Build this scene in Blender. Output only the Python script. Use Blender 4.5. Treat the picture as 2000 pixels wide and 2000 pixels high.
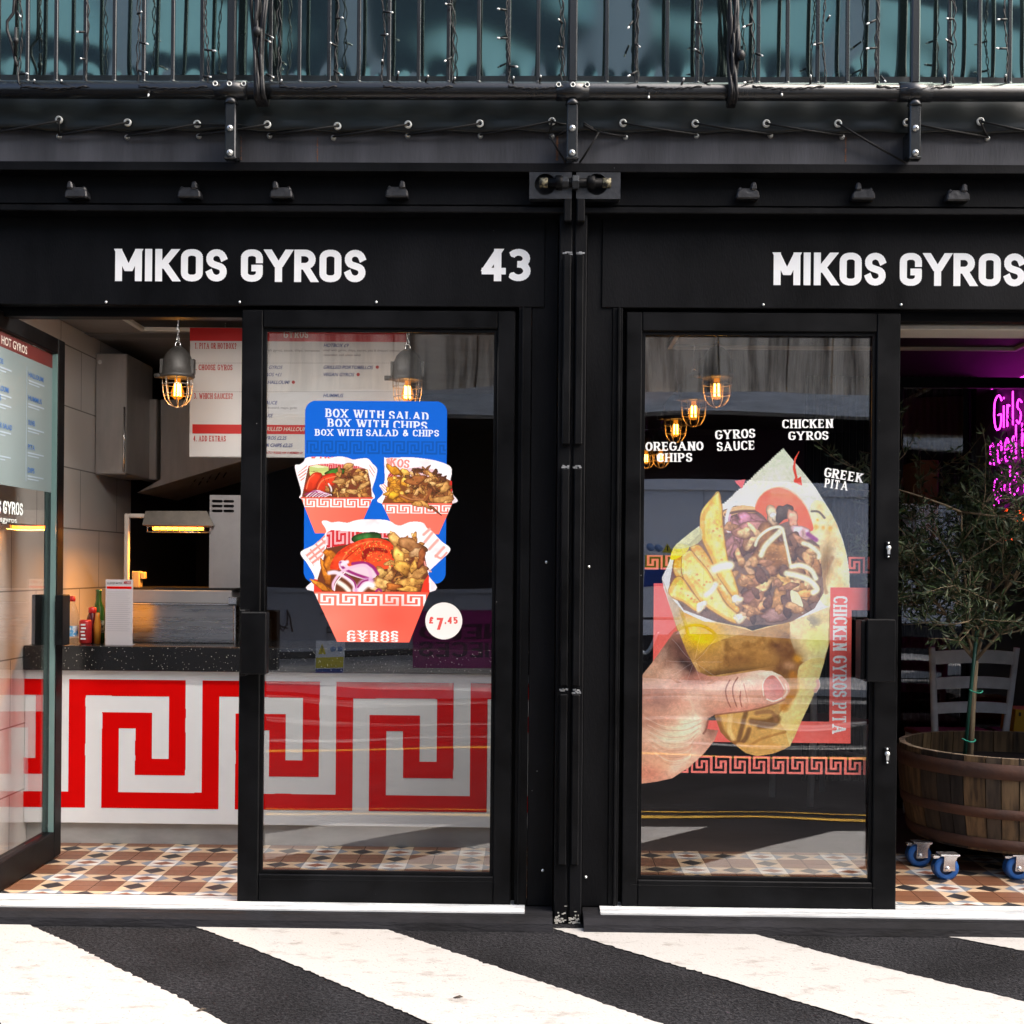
import bpy, bmesh, math, random
import numpy as np
from mathutils import Vector, Matrix

for o in list(bpy.data.objects):
    bpy.data.objects.remove(o)
R = math.radians
C = bpy.context.scene.collection
SC = bpy.context.scene

# ------------------------------------------------------------------ camera
F, D, ZC = 2600.0, 5.2, 1.387          # focal length in 2000-px photo pixels, distance, eye height
YAW, ROLL, HOR = R(0.93), R(0.50), 1110.0
cam_data = bpy.data.cameras.new('camera')
cam = bpy.data.objects.new('camera', cam_data)
C.objects.link(cam)
cam_data.sensor_width = 36
cam_data.lens = 36 * F / 2000
cam_data.shift_y = (HOR - 1000) / 2000
cam_data.clip_start = 0.05
cam_data.clip_end = 400
CAMR = Matrix.Rotation(YAW, 3, 'Z') @ Matrix.Rotation(R(90), 3, 'X') @ Matrix.Rotation(ROLL, 3, 'Z')
CAMP = Vector((0, -D, ZC))
cam.matrix_world = Matrix.Translation(CAMP) @ CAMR.to_4x4()
SC.camera = cam

# ------------------------------------------------------------------ light
SUN_EL, SUN_AZ = R(48), R(112)         # azimuth clockwise from +Y
w = bpy.data.worlds.new('World')
SC.world = w
w.use_nodes = True
nt = w.node_tree
sky = nt.nodes.new('ShaderNodeTexSky')
sky.sky_type = 'NISHITA'
sky.sun_disc = False
sky.sun_elevation = SUN_EL
sky.sun_rotation = SUN_AZ
sky.air_density = 0.75
sky.dust_density = 6.0
sky.ozone_density = 1.0
bg = nt.nodes['Background']
bg.inputs['Strength'].default_value = 0.15
nt.links.new(sky.outputs[0], bg.inputs['Color'])
sd = bpy.data.lights.new('sun', 'SUN')
sd.energy = 1.2
sd.angle = R(60)
sd.color = (1.0, 0.96, 0.90)
sun = bpy.data.objects.new('sun', sd)
C.objects.link(sun)
sun_dir = Vector((math.sin(SUN_AZ) * math.cos(SUN_EL), math.cos(SUN_AZ) * math.cos(SUN_EL), math.sin(SUN_EL)))
sun.rotation_euler = sun_dir.to_track_quat('Z', 'Y').to_euler()
sun.location = (3, -6, 9)
SC.view_settings.view_transform = 'Standard'
SC.view_settings.look = 'None'
SC.view_settings.gamma = 1
SC.view_settings.exposure = 1.55
cy = SC.cycles
cy.max_bounces = 8
cy.transparent_max_bounces = 12
cy.glossy_bounces = 4
cy.transmission_bounces = 6
cy.diffuse_bounces = 4
cy.caustics_reflective = False
cy.caustics_refractive = False
cy.sample_clamp_indirect = 6.0
cy.use_denoising = True

# ------------------------------------------------------------------ measuring helpers: photo pixel -> point at a known depth
def ray(px, py):
    return CAMR @ Vector(((px - 1000) / F, (HOR - py) / F, -1))
def P(px, py, Y=0.0):
    d = ray(px, py); t = (Y - CAMP.y) / d.y
    return CAMP + d * t
def PZ(px, py, z=0.0):
    d = ray(px, py); t = (z - CAMP.z) / d.z
    return CAMP + d * t
def PX(px, py, x):
    d = ray(px, py); t = (x - CAMP.x) / d.x
    return CAMP + d * t
def X(px, Y=0.0, py=1150): return P(px, py, Y).x
def Z(py, Y=0.0, px=1034): return P(px, py, Y).z
GL = 0.105                              # the door glass plane (y)
def PM(px, py, L):                      # what is seen mirrored in the glass: a point on the far side of the street
    q = P(px, py, 2 * GL + L)
    return Vector((q.x, -L, q.z))

# ------------------------------------------------------------------ materials
MATS = {}
def lin(c):
    c = np.asarray(c, float)
    return np.where(c <= 0.04045, c / 12.92, ((c + 0.055) / 1.055) ** 2.4)
def rgb(r, g, b):
    return tuple(float(v) for v in lin(np.array([r, g, b]) / 255.0))
def mat(name, col=(.5, .5, .5), rough=.5, metal=0., var=0., vs=6., stretch=(1, 1, 1), bump=0., bs=80., spec=.5,
        emit=None, es=0., coat=0., col2=None, thresh=None, rvar=0., speck=0.):
    if name in MATS: return MATS[name]
    m = bpy.data.materials.new(name); m.use_nodes = True
    n, l = m.node_tree.nodes, m.node_tree.links
    b = n['Principled BSDF']
    b.inputs['Base Color'].default_value = (*col, 1)
    b.inputs['Roughness'].default_value = rough
    b.inputs['Metallic'].default_value = metal
    b.inputs['Specular IOR Level'].default_value = spec
    b.inputs['Coat Weight'].default_value = coat
    tc = n.new('ShaderNodeTexCoord'); mp = n.new('ShaderNodeMapping')
    mp.inputs['Scale'].default_value = stretch
    l.new(tc.outputs['Object'], mp.inputs['Vector'])
    if var or col2:
        nz = n.new('ShaderNodeTexNoise'); nz.inputs['Scale'].default_value = vs
        nz.inputs['Detail'].default_value = 8; nz.inputs['Roughness'].default_value = .62
        l.new(mp.outputs[0], nz.inputs['Vector'])
        rp = n.new('ShaderNodeValToRGB')
        lo, hi = (.3, .7) if thresh is None else thresh
        rp.color_ramp.elements[0].position = lo; rp.color_ramp.elements[1].position = hi
        c0 = tuple(max(0, x * (1 - var)) for x in col); c1 = tuple(min(1, x * (1 + var)) for x in col)
        if col2: c0, c1 = col, col2
        rp.color_ramp.elements[0].color = (*c0, 1); rp.color_ramp.elements[1].color = (*c1, 1)
        l.new(nz.outputs['Fac'], rp.inputs['Fac']); l.new(rp.outputs['Color'], b.inputs['Base Color'])
        if rvar:
            mr = n.new('ShaderNodeMapRange')
            mr.inputs['From Min'].default_value = .3; mr.inputs['From Max'].default_value = .7
            mr.inputs['To Min'].default_value = rough - rvar; mr.inputs['To Max'].default_value = rough + rvar
            l.new(nz.outputs['Fac'], mr.inputs['Value']); l.new(mr.outputs[0], b.inputs['Roughness'])
    if speck:                                   # sparse paint chips and dust marks
        v1 = n.new('ShaderNodeTexVoronoi'); v1.inputs['Scale'].default_value = 26; l.new(tc.outputs['Object'], v1.inputs['Vector'])
        n3 = n.new('ShaderNodeTexNoise'); n3.inputs['Scale'].default_value = 5.5; n3.inputs['Detail'].default_value = 3; l.new(tc.outputs['Object'], n3.inputs['Vector'])
        m1 = n.new('ShaderNodeMath'); m1.operation = 'MULTIPLY_ADD'; l.new(n3.outputs['Fac'], m1.inputs[0]); m1.inputs[1].default_value = -.55; m1.inputs[2].default_value = .39
        l1 = n.new('ShaderNodeMath'); l1.operation = 'ADD'; l.new(v1.outputs['Distance'], l1.inputs[0]); l.new(m1.outputs[0], l1.inputs[1])
        l2 = n.new('ShaderNodeMath'); l2.operation = 'LESS_THAN'; l.new(l1.outputs[0], l2.inputs[0]); l2.inputs[1].default_value = .085
        mx = n.new('ShaderNodeMix'); mx.data_type = 'RGBA'; l.new(l2.outputs[0], mx.inputs[0]); mx.inputs[7].default_value = (speck, speck, speck, 1)
        if b.inputs['Base Color'].links: l.new(b.inputs['Base Color'].links[0].from_socket, mx.inputs[6])
        else: mx.inputs[6].default_value = (*col, 1)
        l.new(mx.outputs[2], b.inputs['Base Color'])
    if bump:
        nb = n.new('ShaderNodeTexNoise'); nb.inputs['Scale'].default_value = bs; nb.inputs['Detail'].default_value = 5
        l.new(mp.outputs[0], nb.inputs['Vector'])
        bp = n.new('ShaderNodeBump'); bp.inputs['Strength'].default_value = bump; bp.inputs['Distance'].default_value = .01
        l.new(nb.outputs['Fac'], bp.inputs['Height']); l.new(bp.outputs[0], b.inputs['Normal'])
    if emit:
        b.inputs['Emission Color'].default_value = (*emit, 1); b.inputs['Emission Strength'].default_value = es
    MATS[name] = m
    return m
def vcol_mat(name, rough=.45, spec=.3, bump=0.):
    if name in MATS: return MATS[name]
    m = bpy.data.materials.new(name); m.use_nodes = True
    n, l = m.node_tree.nodes, m.node_tree.links
    b = n['Principled BSDF']; a = n.new('ShaderNodeAttribute'); a.attribute_name = 'Col'
    l.new(a.outputs['Color'], b.inputs['Base Color'])
    b.inputs['Roughness'].default_value = rough; b.inputs['Specular IOR Level'].default_value = spec
    if bump:
        nb = n.new('ShaderNodeTexNoise'); nb.inputs['Scale'].default_value = 90; nb.inputs['Detail'].default_value = 5
        bp = n.new('ShaderNodeBump'); bp.inputs['Strength'].default_value = bump; bp.inputs['Distance'].default_value = .005
        tc = n.new('ShaderNodeTexCoord'); l.new(tc.outputs['Object'], nb.inputs['Vector'])
        l.new(nb.outputs['Fac'], bp.inputs['Height']); l.new(bp.outputs[0], b.inputs['Normal'])
    MATS[name] = m
    return m
def schlick(n, l, ior):
    f0 = ((ior - 1) / (ior + 1)) ** 2
    g = n.new('ShaderNodeNewGeometry'); dt = n.new('ShaderNodeVectorMath'); dt.operation = 'DOT_PRODUCT'
    l.new(g.outputs['Incoming'], dt.inputs[0]); l.new(g.outputs['Normal'], dt.inputs[1])
    ab = n.new('ShaderNodeMath'); ab.operation = 'ABSOLUTE'; l.new(dt.outputs['Value'], ab.inputs[0])
    om = n.new('ShaderNodeMath'); om.operation = 'SUBTRACT'; om.inputs[0].default_value = 1; l.new(ab.outputs[0], om.inputs[1]); om.use_clamp = True
    pw = n.new('ShaderNodeMath'); pw.operation = 'POWER'; l.new(om.outputs[0], pw.inputs[0]); pw.inputs[1].default_value = 5
    ma = n.new('ShaderNodeMath'); ma.operation = 'MULTIPLY_ADD'; l.new(pw.outputs[0], ma.inputs[0]); ma.inputs[1].default_value = 1 - f0; ma.inputs[2].default_value = f0
    return ma.outputs[0]
def glass_mat(name, ior=2.2, tint=(.94, .96, .95), wave=.02, ws=1.3, rough=0.0):
    m = bpy.data.materials.new(name); m.use_nodes = True
    n, l = m.node_tree.nodes, m.node_tree.links
    for x in list(n): n.remove(x)
    out = n.new('ShaderNodeOutputMaterial'); mix = n.new('ShaderNodeMixShader')
    tr = n.new('ShaderNodeBsdfTransparent'); tr.inputs[0].default_value = (*tint, 1)
    gl = n.new('ShaderNodeBsdfGlossy'); gl.inputs['Roughness'].default_value = rough
    fr = schlick(n, l, ior)
    l.new(fr, mix.inputs[0]); l.new(tr.outputs[0], mix.inputs[1]); l.new(gl.outputs[0], mix.inputs[2])
    if wave:
        tc = n.new('ShaderNodeTexCoord'); mp = n.new('ShaderNodeMapping'); mp.inputs['Scale'].default_value = (.6, 1, 1.6)
        nb = n.new('ShaderNodeTexNoise'); nb.inputs['Scale'].default_value = ws; nb.inputs['Detail'].default_value = 1.5
        bp = n.new('ShaderNodeBump'); bp.inputs['Strength'].default_value = wave; bp.inputs['Distance'].default_value = .1
        l.new(tc.outputs['Object'], mp.inputs[0]); l.new(mp.outputs[0], nb.inputs['Vector'])
        l.new(nb.outputs['Fac'], bp.inputs['Height']); l.new(bp.outputs[0], gl.inputs['Normal'])
    l.new(mix.outputs[0], out.inputs[0])
    MATS[name] = m
    return m

# ------------------------------------------------------------------ objects
ORG = {}
def org(o): return ORG.get(o.name, Vector((0, 0, 0))) if o else Vector((0, 0, 0))
def tag(o, label=None, cat=None, group=None, kind=None):
    if label: o['label'] = label
    if cat: o['category'] = cat
    if group: o['group'] = group
    if kind: o['kind'] = kind
    return o
def thing(name, label, cat, loc=(0, 0, 0), group=None):
    o = bpy.data.objects.new(name, None); C.objects.link(o)
    o.location = loc; o.empty_display_size = .1
    ORG[o.name] = Vector(loc)
    return tag(o, label, cat, group)

class MB:
    def __init__(s): s.v = []; s.f = []; s.m = []; s.sm = []
    def add(s, vs, fs, mi=0, smooth=False):
        b = len(s.v); s.v += [tuple(v) for v in vs]
        for f in fs: s.f.append([b + i for i in f]); s.m.append(mi); s.sm.append(smooth)
        return s
    def box(s, x0, x1, y0, y1, z0, z1, mi=0):
        x0, x1 = min(x0, x1), max(x0, x1); y0, y1 = min(y0, y1), max(y0, y1); z0, z1 = min(z0, z1), max(z0, z1)
        v = [(x0, y0, z0), (x1, y0, z0), (x1, y1, z0), (x0, y1, z0), (x0, y0, z1), (x1, y0, z1), (x1, y1, z1), (x0, y1, z1)]
        return s.add(v, [(0, 3, 2, 1), (4, 5, 6, 7), (0, 1, 5, 4), (1, 2, 6, 5), (2, 3, 7, 6), (3, 0, 4, 7)], mi)
    def obox(s, c, ax, ay, az, mi=0):
        c, ax, ay, az = Vector(c), Vector(ax), Vector(ay), Vector(az)
        v = [c + i * ax + j * ay + k * az for k in (-1, 1) for j, i in ((-1, -1), (-1, 1), (1, 1), (1, -1))]
        return s.add(v, [(0, 3, 2, 1), (4, 5, 6, 7), (0, 1, 5, 4), (1, 2, 6, 5), (2, 3, 7, 6), (3, 0, 4, 7)], mi)
    def tube(s, pts, r, n=8, mi=0, cap=True):
        pts = [Vector(p) for p in pts]; rs = r if hasattr(r, '__len__') else [r] * len(pts)
        vs = []; up = None
        for i, p in enumerate(pts):
            t = (pts[min(i + 1, len(pts) - 1)] - pts[max(i - 1, 0)])
            t = t.normalized() if t.length > 1e-9 else Vector((0, 0, 1))
            if up is None: up = Vector((0, 0, 1)) if abs(t.z) < .9 else Vector((0, 1, 0))
            a = t.cross(up)
            if a.length < 1e-6: a = t.cross(Vector((1, 0, 0)))
            a.normalize(); b = a.cross(t).normalized(); up = b
            vs += [p + (a * math.cos(2 * math.pi * k / n) + b * math.sin(2 * math.pi * k / n)) * rs[i] for k in range(n)]
        fs = [(i * n + k, i * n + (k + 1) % n, (i + 1) * n + (k + 1) % n, (i + 1) * n + k) for i in range(len(pts) - 1) for k in range(n)]
        s.add(vs, fs, mi, True)
        if cap:
            b = len(s.v) - len(vs); m = (len(pts) - 1) * n
            s.f.append([b + k for k in range(n)][::-1]); s.m.append(mi); s.sm.append(False)
            s.f.append([b + m + k for k in range(n)]); s.m.append(mi); s.sm.append(False)
        return s
    def lathe(s, prof, c=(0, 0, 0), n=24, mi=0, axis='Z', smooth=True):
        c = Vector(c); vs = []
        for r, h in prof:
            for k in range(n):
                a = 2 * math.pi * k / n; x, y = r * math.cos(a), r * math.sin(a)
                vs.append(c + (Vector((x, y, h)) if axis == 'Z' else Vector((x, h, y)) if axis == 'Y' else Vector((h, x, y))))
        fs = [(i * n + k, i * n + (k + 1) % n, (i + 1) * n + (k + 1) % n, (i + 1) * n + k) for i in range(len(prof) - 1) for k in range(n)]
        return s.add(vs, fs, mi, smooth)
    def disc(s, c, r, n=20, mi=0, axis='Y', sgn=-1):
        c = Vector(c)
        vs = []
        for k in range(n):
            a = 2 * math.pi * k / n; x, y = r * math.cos(a), r * math.sin(a)
            vs.append(c + (Vector((x, 0, y)) if axis == 'Y' else Vector((x, y, 0)) if axis == 'Z' else Vector((0, x, y))))
        return s.add(vs, [list(range(n))], mi)
    def prism(s, poly, y0, y1, mi=0):          # outline in (x, z), thickness along y
        n = len(poly)
        v = [(p[0], y0, p[1]) for p in poly] + [(p[0], y1, p[1]) for p in poly]
        f = [list(range(n)), list(range(2 * n - 1, n - 1, -1))] + [(i, i + n, (i + 1) % n + n, (i + 1) % n) for i in range(n)]
        return s.add(v, f, mi)
    def quad(s, a, b, c, d, mi=0): return s.add([a, b, c, d], [(0, 1, 2, 3)], mi)
    def build(s, name, mats, parent=None, bevel=0., label=None, cat=None, group=None, kind=None, seg=1):
        me = bpy.data.meshes.new(name); o0 = org(parent)
        me.from_pydata([(v[0] - o0.x, v[1] - o0.y, v[2] - o0.z) for v in s.v], [], s.f)
        for m in (mats if isinstance(mats, (list, tuple)) else [mats]): me.materials.append(m)
        me.polygons.foreach_set('material_index', s.m); me.polygons.foreach_set('use_smooth', s.sm)
        me.update()
        bm = bmesh.new(); bm.from_mesh(me); bmesh.ops.recalc_face_normals(bm, faces=bm.faces); bm.to_mesh(me); bm.free()
        o = bpy.data.objects.new(name, me); C.objects.link(o)
        if parent: o.parent = parent
        ORG[o.name] = o0
        if bevel:
            md = o.modifiers.new('bevel', 'BEVEL'); md.width = bevel; md.segments = seg; md.limit_method = 'ANGLE'; md.angle_limit = R(40)
        return tag(o, label, cat, group, kind)
def copy_tree(o, loc):
    c = o.copy(); C.objects.link(c); c.location = loc
    ORG[c.name] = Vector(loc)
    for ch in list(o.children):
        d = ch.copy(); C.objects.link(d); d.parent = c
        for g in list(ch.children):
            e = g.copy(); C.objects.link(e); e.parent = d
    return c

# ------------------------------------------------------------------ raster helpers (printed artwork and lettering)
def crspline(pts, closed=True, k=6):
    p = np.array(pts, float); n = len(p); out = []
    for i in range(n if closed else n - 1):
        if closed: a, b, c, d = p[(i - 1) % n], p[i], p[(i + 1) % n], p[(i + 2) % n]
        else: a, b, c, d = p[max(i - 1, 0)], p[i], p[i + 1], p[min(i + 2, n - 1)]
        for t in np.arange(k) / k:
            out.append(.5 * ((2 * b) + (-a + c) * t + (2 * a - 5 * b + 4 * c - d) * t * t + (-a + 3 * b - 3 * c + d) * t ** 3))
    if not closed: out.append(p[-1])
    return np.array(out)
def vnoise(xx, yy, scale, seed=0, octv=4):
    rs = np.random.RandomState(seed); tot = np.zeros_like(xx, float); amp = 1.; s = 0.
    for o in range(octv):
        g = rs.rand(64, 64); fx, fy = xx / scale, yy / scale
        ix, iy = np.floor(fx).astype(int), np.floor(fy).astype(int); tx, ty = fx - ix, fy - iy
        tx, ty = tx * tx * (3 - 2 * tx), ty * ty * (3 - 2 * ty)
        a = g[iy % 64, ix % 64] * (1 - tx) + g[iy % 64, (ix + 1) % 64] * tx
        b = g[(iy + 1) % 64, ix % 64] * (1 - tx) + g[(iy + 1) % 64, (ix + 1) % 64] * tx
        tot += amp * (a * (1 - ty) + b * ty); s += amp; amp *= .55; scale /= 2.03
    return tot / s
def inpoly(xx, yy, pts):
    pts = np.asarray(pts, float); m = np.zeros(xx.shape, bool)
    for i in range(len(pts)):
        x0, y0 = pts[i - 1]; x1, y1 = pts[i]
        if y0 == y1: continue
        c = ((y0 > yy) != (y1 > yy)) & (xx < (x1 - x0) * (yy - y0) / (y1 - y0) + x0)
        m ^= c
    return m

def arc(cx, cyy, rx, ry, a0, a1, n=14):
    return [(cx + rx * math.cos(R(a0 + (a1 - a0) * i / n)), cyy + ry * math.sin(R(a0 + (a1 - a0) * i / n))) for i in range(n + 1)]
def rrect(x0, y0, x1, y1, rx, ry, n=8):
    return arc(x1 - rx, y1 - ry, rx, ry, 0, 90, n) + arc(x0 + rx, y1 - ry, rx, ry, 90, 180, n) + arc(x0 + rx, y0 + ry, rx, ry, 180, 270, n) + arc(x1 - rx, y0 + ry, rx, ry, 270, 360, n)
# glyphs: width (stroke centre-line box, height 1) and strokes
def glyph(ch, sq):
    rx, ry = (.5, .32) if not sq else (.46, .26)
    W = lambda v: v
    def ring(wd): return rrect(0, 0, wd, 1, wd * (.5 if not sq else .48), .5 if not sq else .27) + [(wd, .5 if not sq else .73)]
    sS = lambda wd: arc(wd * .5, .76, wd * .5, .24, 12, 180, 10) + [(wd * .04, .64), (wd * .2, .555), (wd * .5, .5), (wd * .8, .445), (wd * .96, .36)] + arc(wd * .5, .24, wd * .5, .24, 0, -168, 10)
    G = {
     'A': (.74, [[(0, 0), (.37, 1)], [(.37, 1), (.74, 0)], [(.14, .34), (.6, .34)]]),
     'B': (.52, [[(0, 0), (0, 1)], [(0, 1), (.24, 1)] + arc(.24, .77, .22, .23, 90, -90) + [(0, .54)], [(0, .54), (.28, .54)] + arc(.26, .27, .26, .27, 90, -90) + [(0, 0)]]),
     'C': (.6, [arc(.32, .68, .32, .32, 28, 180) + arc(.32, .32, .32, .32, 180, 332)]),
     'D': (.58, [[(0, 0), (0, 1)], [(0, 1), (.22, 1)] + arc(.22, .5, .36, .5, 90, -90, 18) + [(0, 0)]]),
     'E': (.46, [[(0, 0), (0, 1)], [(0, 1), (.46, 1)], [(0, .52), (.36, .52)], [(0, 0), (.46, 0)]]),
     'F': (.44, [[(0, 0), (0, 1)], [(0, 1), (.44, 1)], [(0, .5), (.34, .5)]]),
     'G': (.6, [arc(.31, .69, .31, .31, 30, 180) + arc(.31, .31, .31, .31, 180, 340) + [(.62, .46)], [(.36, .46), (.62, .46)]]),
     'H': (.56, [[(0, 0), (0, 1)], [(.56, 0), (.56, 1)], [(0, .5), (.56, .5)]]),
     'I': (.0, [[(0, 0), (0, 1)]]),
     'J': (.3, [[(.3, 1), (.3, .25)] + arc(.1, .22, .2, .22, 0, -110)]),
     'K': (.56, [[(0, 0), (0, 1)], [(0, .42), (.52, 1)], [(.2, .6), (.58, 0)]]),
     'L': (.42, [[(0, 0), (0, 1)], [(0, 0), (.42, 0)]]),
     'M': (.74, [[(0, 0), (0, 1)], [(0, 1), (.37, .12)], [(.37, .12), (.74, 1)], [(.74, 0), (.74, 1)]]),
     'N': (.58, [[(0, 0), (0, 1)], [(0, 1), (.58, 0)], [(.58, 0), (.58, 1)]]),
     'O': (.62, [ring(.62)]),
     'P': (.5, [[(0, 0), (0, 1)], [(0, 1), (.24, 1)] + arc(.24, .73, .26, .27, 90, -90) + [(0, .46)]]),
     'Q': (.62, [ring(.62), [(.36, .26), (.66, -.08)]]),
     'R': (.54, [[(0, 0), (0, 1)], [(0, 1), (.26, 1)] + arc(.26, .74, .26, .26, 90, -90) + [(0, .48)], [(.24, .48), (.56, 0)]]),
     'S': (.5, [sS(.5)]),
     'T': (.6, [[(.3, 0), (.3, 1)], [(0, 1), (.6, 1)]]),
     'U': (.56, [[(0, 1), (0, .3)] + arc(.28, .3, .28, .3, 180, 360) + [(.56, 1)]]),
     'V': (.7, [[(0, 1), (.35, 0)], [(.35, 0), (.7, 1)]]),
     'W': (1.0, [[(0, 1), (.26, 0)], [(.26, 0), (.5, .9)], [(.5, .9), (.74, 0)], [(.74, 0), (1., 1)]]),
     'X': (.64, [[(0, 1), (.64, 0)], [(0, 0), (.64, 1)]]),
     'Y': (.68, [[(0, 1), (.34, .44)], [(.68, 1), (.34, .44)], [(.34, .44), (.34, 0)]]),
     'Z': (.52, [[(0, 1), (.52, 1)], [(.52, 1), (0, 0)], [(0, 0), (.52, 0)]]),
     '1': (.24, [[(.24, 0), (.24, 1)], [(0, .78), (.24, 1)]]),
     '2': (.5, [arc(.25, .74, .25, .26, 165, -10) + [(.42, .5), (0, 0)], [(0, 0), (.5, 0)]]),
     '3': (.46, [arc(.2, .75, .25, .25, 150, -60, 12) + [(.18, .53)], [(.16, .53)] + arc(.2, .27, .27, .27, 70, -150, 14)]),
     '4': (.52, [[(.4, 0), (.4, 1)], [(.4, 1), (0, .26)], [(0, .26), (.56, .26)]]),
     '5': (.48, [[(.44, 1), (.06, 1)], [(.06, 1), (.04, .55)], [(.04, .55)] + arc(.22, .31, .26, .31, 110, -140, 14)]),
     '6': (.5, [arc(.25, .28, .25, .28, 0, 360, 20), [(0, .28), (.06, .62), (.34, 1)]]),
     '7': (.5, [[(0, 1), (.5, 1)], [(.5, 1), (.16, 0)]]),
     '8': (.5, [arc(.25, .76, .21, .24, 0, 360, 18), arc(.25, .26, .25, .26, 0, 360, 18)]),
     '9': (.5, [arc(.25, .72, .25, .28, 0, 360, 20), [(.5, .72), (.44, .38), (.16, 0)]]),
     '0': (.5, [ring(.5)]),
     '&': (.66, [[(.66, .05), (.16, .66)] + arc(.27, .8, .15, .2, 200, -20, 12) + [(.34, .6), (.08, .42)] + arc(.22, .22, .22, .22, 130, 300, 10) + [(.5, .2), (.6, .44)]]),
     '\u00a3': (.5, [arc(.32, .76, .16, .24, 10, 180, 10) + [(.16, .4), (.02, 0)], [(0, 0), (.48, 0)], [(0, .46), (.38, .46)]]),
     '.': (.0, [[(0, -.02), (0, .04)]]),
     '?': (.44, [arc(.22, .76, .22, .24, 165, -40) + [(.22, .42), (.22, .28)], [(.22, -.02), (.22, .04)]]),
     '+': (.4, [[(0, .45), (.4, .45)], [(.2, .22), (.2, .68)]]),
     ' ': (.22, []),
    }
    if sq:
        G['O'] = (.5, [rrect(0, 0, .5, 1, .22, .2) + [(.5, .8)]])
        G['G'] = (.5, [[(.5, .72), (.5, .8)] + arc(.28, .8, .22, .2, 0, 90, 7) + arc(.22, .8, .22, .2, 90, 180, 7) + arc(.22, .2, .22, .2, 180, 270, 7) + arc(.28, .2, .22, .2, 270, 360, 7) + [(.5, .36)], [(.34, .40), (.5, .40)]])
        G['S'] = (.46, [sS(.46)])
        G['Y'] = (.60, [[(0, 1), (.30, .44)], [(.60, 1), (.30, .44)], [(.30, .44), (.30, 0)]])
        G['M'] = (.66, [[(0, 0), (0, 1)], [(.02, 1), (.33, .26)], [(.33, .26), (.64, 1)], [(.66, 0), (.66, 1)]])
        G['K'] = (.52, [[(0, 0), (0, 1)], [(.04, .36), (.48, 1)], [(.18, .56), (.52, 0)]])
        G['R'] = (.5, [[(0, 0), (0, 1)], [(0, 1), (.24, 1)] + arc(.24, .74, .24, .26, 90, -90) + [(0, .48)], [(.24, .48), (.5, 0)]])
    return G.get(ch, G['.'])
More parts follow.
